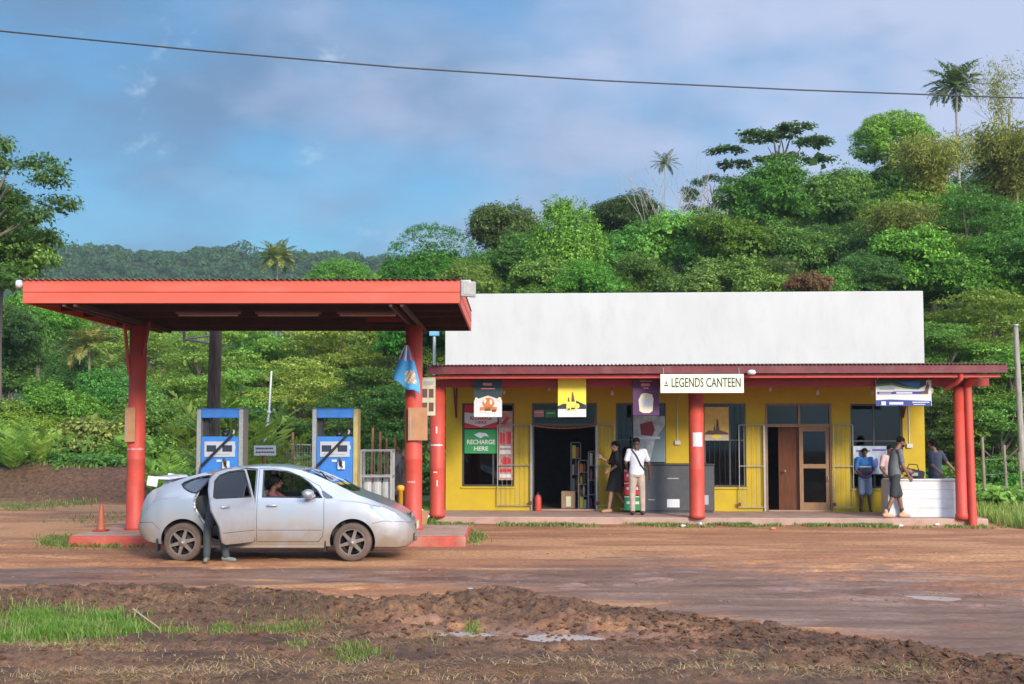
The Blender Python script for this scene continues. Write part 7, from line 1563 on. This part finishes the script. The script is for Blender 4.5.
# grass and straw
def blades(name, X, Y, hgt, leaf, lean=.35, wid=.008, r=np.random.default_rng(8), kind='stuff', flat=0.0):
    n = len(X); Z = ground_zv(X, Y); h = hgt*r.uniform(.45, 1.25, n); a = r.uniform(0, 6.28, n); l = r.uniform(.1, 1, n)*lean*h; b0 = np.stack([X, Y, Z-.01], 1); up = np.stack([np.cos(a)*l, np.sin(a)*l, h*(1-flat)], 1); sd = np.stack([np.cos(a+1.57), np.sin(a+1.57), 0*a], 1)*(wid*r.uniform(.6, 1.3, n))[:, None]
    mid = b0+up*np.array([.35, .35, .6]); V = np.stack([b0-sd, b0+sd, mid+sd*.8, mid-sd*.8, b0+up, ], 1).reshape(-1, 3); i = np.arange(n)[:, None]*5; Fq = np.concatenate([i+np.array([0, 1, 2, 3]), i+np.array([3, 2, 4, 4])]) 
    me = bpy.data.meshes.new(name); q = (i+np.array([0, 1, 2, 3])); t = (i+np.array([3, 2, 4])); loops = np.concatenate([q.ravel(), t.ravel()]); st = np.concatenate([np.arange(n)*4, 4*n+np.arange(n)*3])
    me.vertices.add(len(V)); me.vertices.foreach_set('co', V.astype(np.float32).ravel()); me.loops.add(len(loops)); me.loops.foreach_set('vertex_index', loops.astype(np.int32)); me.polygons.add(2*n); me.polygons.foreach_set('loop_start', st.astype(np.int32)); me.update(calc_edges=True)
    o = bpy.data.objects.new(name, me); COL.objects.link(o); me.materials.append(LM[leaf]); return tag(o, kind=kind)
rg = np.random.default_rng(21)
def px_patch(n, cx, cy, ax_, ay_, tilt=0, soft=True):
    """scatter on the ground about a photo point"""
    u = rg.normal(size=(n, 2))*.5 if soft else rg.uniform(-1, 1, (n, 2)); px = cx+u[:, 0]*ax_; py = cy+u[:, 1]*ay_+u[:, 0]*tilt; du = 342-py; t = CAM_H/(-(F_PX*SP+du*CP)); return (px-512)*t, (F_PX*CP-du*SP)*t
def multi(lst):
    a = [px_patch(*q) for q in lst]; return np.concatenate([q[0] for q in a]), np.concatenate([q[1] for q in a])
X, Y = multi([(20000, 20, 631, 75, 9, 0), (13000, 105, 629, 36, 8, 0), (6000, 75, 632, 60, 10, 0), (6000, 0, 634, 50, 10, 0)]); kx = (Y > 11.6) & (Y < 14.9) & (fbm(X, Y, 2.2, 4) > .40+.1*rg.random(len(X))); X, Y = X[kx], Y[kx]; q = fbm(X, Y, 1.3, 3); kx = q > .5; blades('grass', X[kx], Y[kx], .10, 'grass', 1.0, .0042); blades('grass', X[~kx], Y[~kx], .065, 'grass', 1.3, .0042)
X, Y = multi([(2500, 60, 630, 80, 16, 0)]); blades('straw', X, Y, .12, 'pale', 1.4, .005)
X, Y = multi([(420, 222, 632, 12, 4, 0), (600, 280, 631, 45, 4, 0), (300, 175, 632, 25, 4, 0), (700, 357, 655, 28, 8, 0), (160, 473, 630, 9, 4, 0), (120, 296, 648, 20, 6, 0), (260, 290, 620, 60, 16, 0), (50, 740, 665, 60, 12, 0), (40, 900, 672, 40, 8, 0), (70, 430, 640, 60, 14, 0)]); blades('grass', X, Y, .07, 'pale', 1.2, .0042)
X, Y = multi([(1300, 120, 680, 160, 7, 0), (900, 260, 664, 150, 12, 0), (900, 400, 678, 160, 8, 0), (1000, 70, 650, 90, 5, 0), (600, 330, 640, 120, 8, 0), (900, 560, 672, 120, 12, 0), (900, 760, 668, 160, 12, 0), (700, 880, 676, 120, 8, 0), (600, 200, 612, 200, 16, 0)]); kx = Y > 9.6; blades('straw', X[kx], Y[kx], .10, 'straw', 3.2, .0035, flat=.6)
X, Y = multi([(2200, 62, 543, 18, 5, 0), (700, 110, 546, 40, 3, 0), (900, 470, 538, 14, 5, 0), (260, 18, 508, 30, 3, 0), (300, 40, 506, 50, 3, 0), (160, 150, 515, 60, 3, 0), (100, 90, 521, 40, 4, 0)]); blades('grass', X, Y, .09, 'verge', .8, .012)
Xl = rg.uniform(-1.9, 10.9, 16000); Yl = 31.5-(Xl+1.6)*math.tan(R(3.5))-2.36-np.abs(rg.normal(size=16000))*.34-.02; fm = fbm(Xl, Yl, 1.8, 4) > .44+.12*rg.random(len(Xl)); blades('grass', Xl[fm], Yl[fm], .075, 'verge', .9, .012)
X, Y = rg.uniform(10.7, 17, 15000), rg.uniform(27.3, 36, 15000); blades('grass', X, Y, .28, 'pale', .5, .016)
X, Y = rg.uniform(-4.6, -1.7, 9000), rg.uniform(28.6, 36, 9000); blades('grass', X, Y, .18, 'grass', .5, .014)
X, Y = rg.uniform(-9, -3, 9000), rg.uniform(33, 38, 9000); blades('grass', X, Y, .35, 'pale', .5, .018)
X, Y = rg.uniform(-18, -9, 5000), rg.uniform(36, 40.5, 5000); kx = fbm(X, Y, .8, 3) > .6; blades('grass', X[kx], Y[kx], .15, 'verge', .7, .016)
# clods and pebbles in the turned mud
def clods():
    V = []; Fc = []; base = bmesh.new(); bmesh.ops.create_icosphere(base, subdivisions=1, radius=1); bv = np.array([v.co[:] for v in base.verts]); bf = np.array([[v.index for v in f.verts] for f in base.faces]); base.free()
    n = 9000; px = rg.uniform(-20, 1044, n); B_ = np.interp(px, [0, 60, 110, 180, 290, 380, 440, 500, 560, 650, 750, 820, 900, 1024], [592, 588, 584, 588, 591, 603, 597, 588, 601, 611, 624, 634, 646, 664]); py = B_+2+np.abs(rg.normal(size=n))*24*np.where(px < 620, 1.25, .8); py = np.minimum(py, 690)
    du = 342-py; t = CAM_H/(-(F_PX*SP+du*CP)); X = (px-512)*t; Y = (F_PX*CP-du*SP)*t; Z = ground_zv(X, Y)
    s = .006+.026*rg.random(n)**4; out = bv[None]*(1+.9*(rg.random((n, len(bv), 1))-.5))*s[:, None, None]*np.array([1.25, 1.0, .75])[None, None]
    out = out+np.stack([X, Y, Z+s*.25], 1)[:, None, :]; V = out.reshape(-1, 3); Fc = (bf[None]+np.arange(n)[:, None, None]*len(bv)).reshape(-1, 3)
    tag(np_mesh('mud_clods', V, Fc, [mat('clod_earth', (.095, .040, .017), .95, var=.45, scale=14)], smooth=False), kind='stuff')
clods()
def pebbles():
    base = bmesh.new(); bmesh.ops.create_icosphere(base, subdivisions=1, radius=1); bv = np.array([v.co[:] for v in base.verts]); bf = np.array([[v.index for v in f.verts] for f in base.faces]); base.free()
    n = 2600; Y = 15.5+13.5*rg.random(n)**1.3; X = rg.uniform(-.42, .42, n)*Y; k = (fbm(X*.5, Y, 1.1, 4) > .47) & ~((X < -.8) & (Y > 23.4) & (Y < 26.4)) & ~((X < -1.6) & (X > -6.4) & (Y > 20.5) & (Y < 22.8)); X, Y = X[k], Y[k]; n = len(X); Z = ground_zv(X, Y); s = .006+.016*rg.random(n)**5
    out = bv[None]*(1+.7*(rg.random((n, len(bv), 1))-.5))*s[:, None, None]*np.array([1.2, 1, .6])[None, None]+np.stack([X, Y, Z+s*.2], 1)[:, None, :]
    tag(np_mesh('gravel', out.reshape(-1, 3), (bf[None]+np.arange(n)[:, None, None]*len(bv)).reshape(-1, 3), [mat('gravel_stone', (.24, .13, .075), .9, var=.5, scale=9)], smooth=False), kind='stuff')
pebbles()
# bits of litter
for k, (px, py, z, c, lab) in enumerate([(937, 526, 0, 'C_wht', 'white scrap of litter in the verge grass at the right'), (900, 527, 0, 'C_wht', 'crumpled pale litter in the grass below the counter'), (683, 527, 0, 'C_wht', 'pale litter in the verge grass below the middle post'), (700, 525, 0, 'C_wht', 'small white cup in the verge grass below the middle post'), (773, 530, 0, 'C_org', 'small orange wrapper in the verge grass'), (470, 600, 0, 'C_gry', 'grey stone on the mud ridge')]):
    p = gnd(px, py, 0); z_ = ground_z(p.x, p.y); nm = 'stone' if 'stone' in lab else 'litter'; o = lumpy(nm, (p.x, p.y, z_+.03), (.035, .03, .018) if py > 560 else (.06, .05, .03), k, globals()[c], 2, .5); tag(o, lab, nm)
p0, p1 = gnd(133, 624, 0), gnd(160, 633, 0); w = MB(); w.tube([(p0.x, p0.y, ground_z(p0.x, p0.y)+.13), (p1.x, p1.y, ground_z(p1.x, p1.y)+.04)], .008, 6); tag(w.build('stick', [mat('dry_stick', (.5, .36, .22), .8)]), 'pale dry stick lying at the end of the grass patch', 'stick')
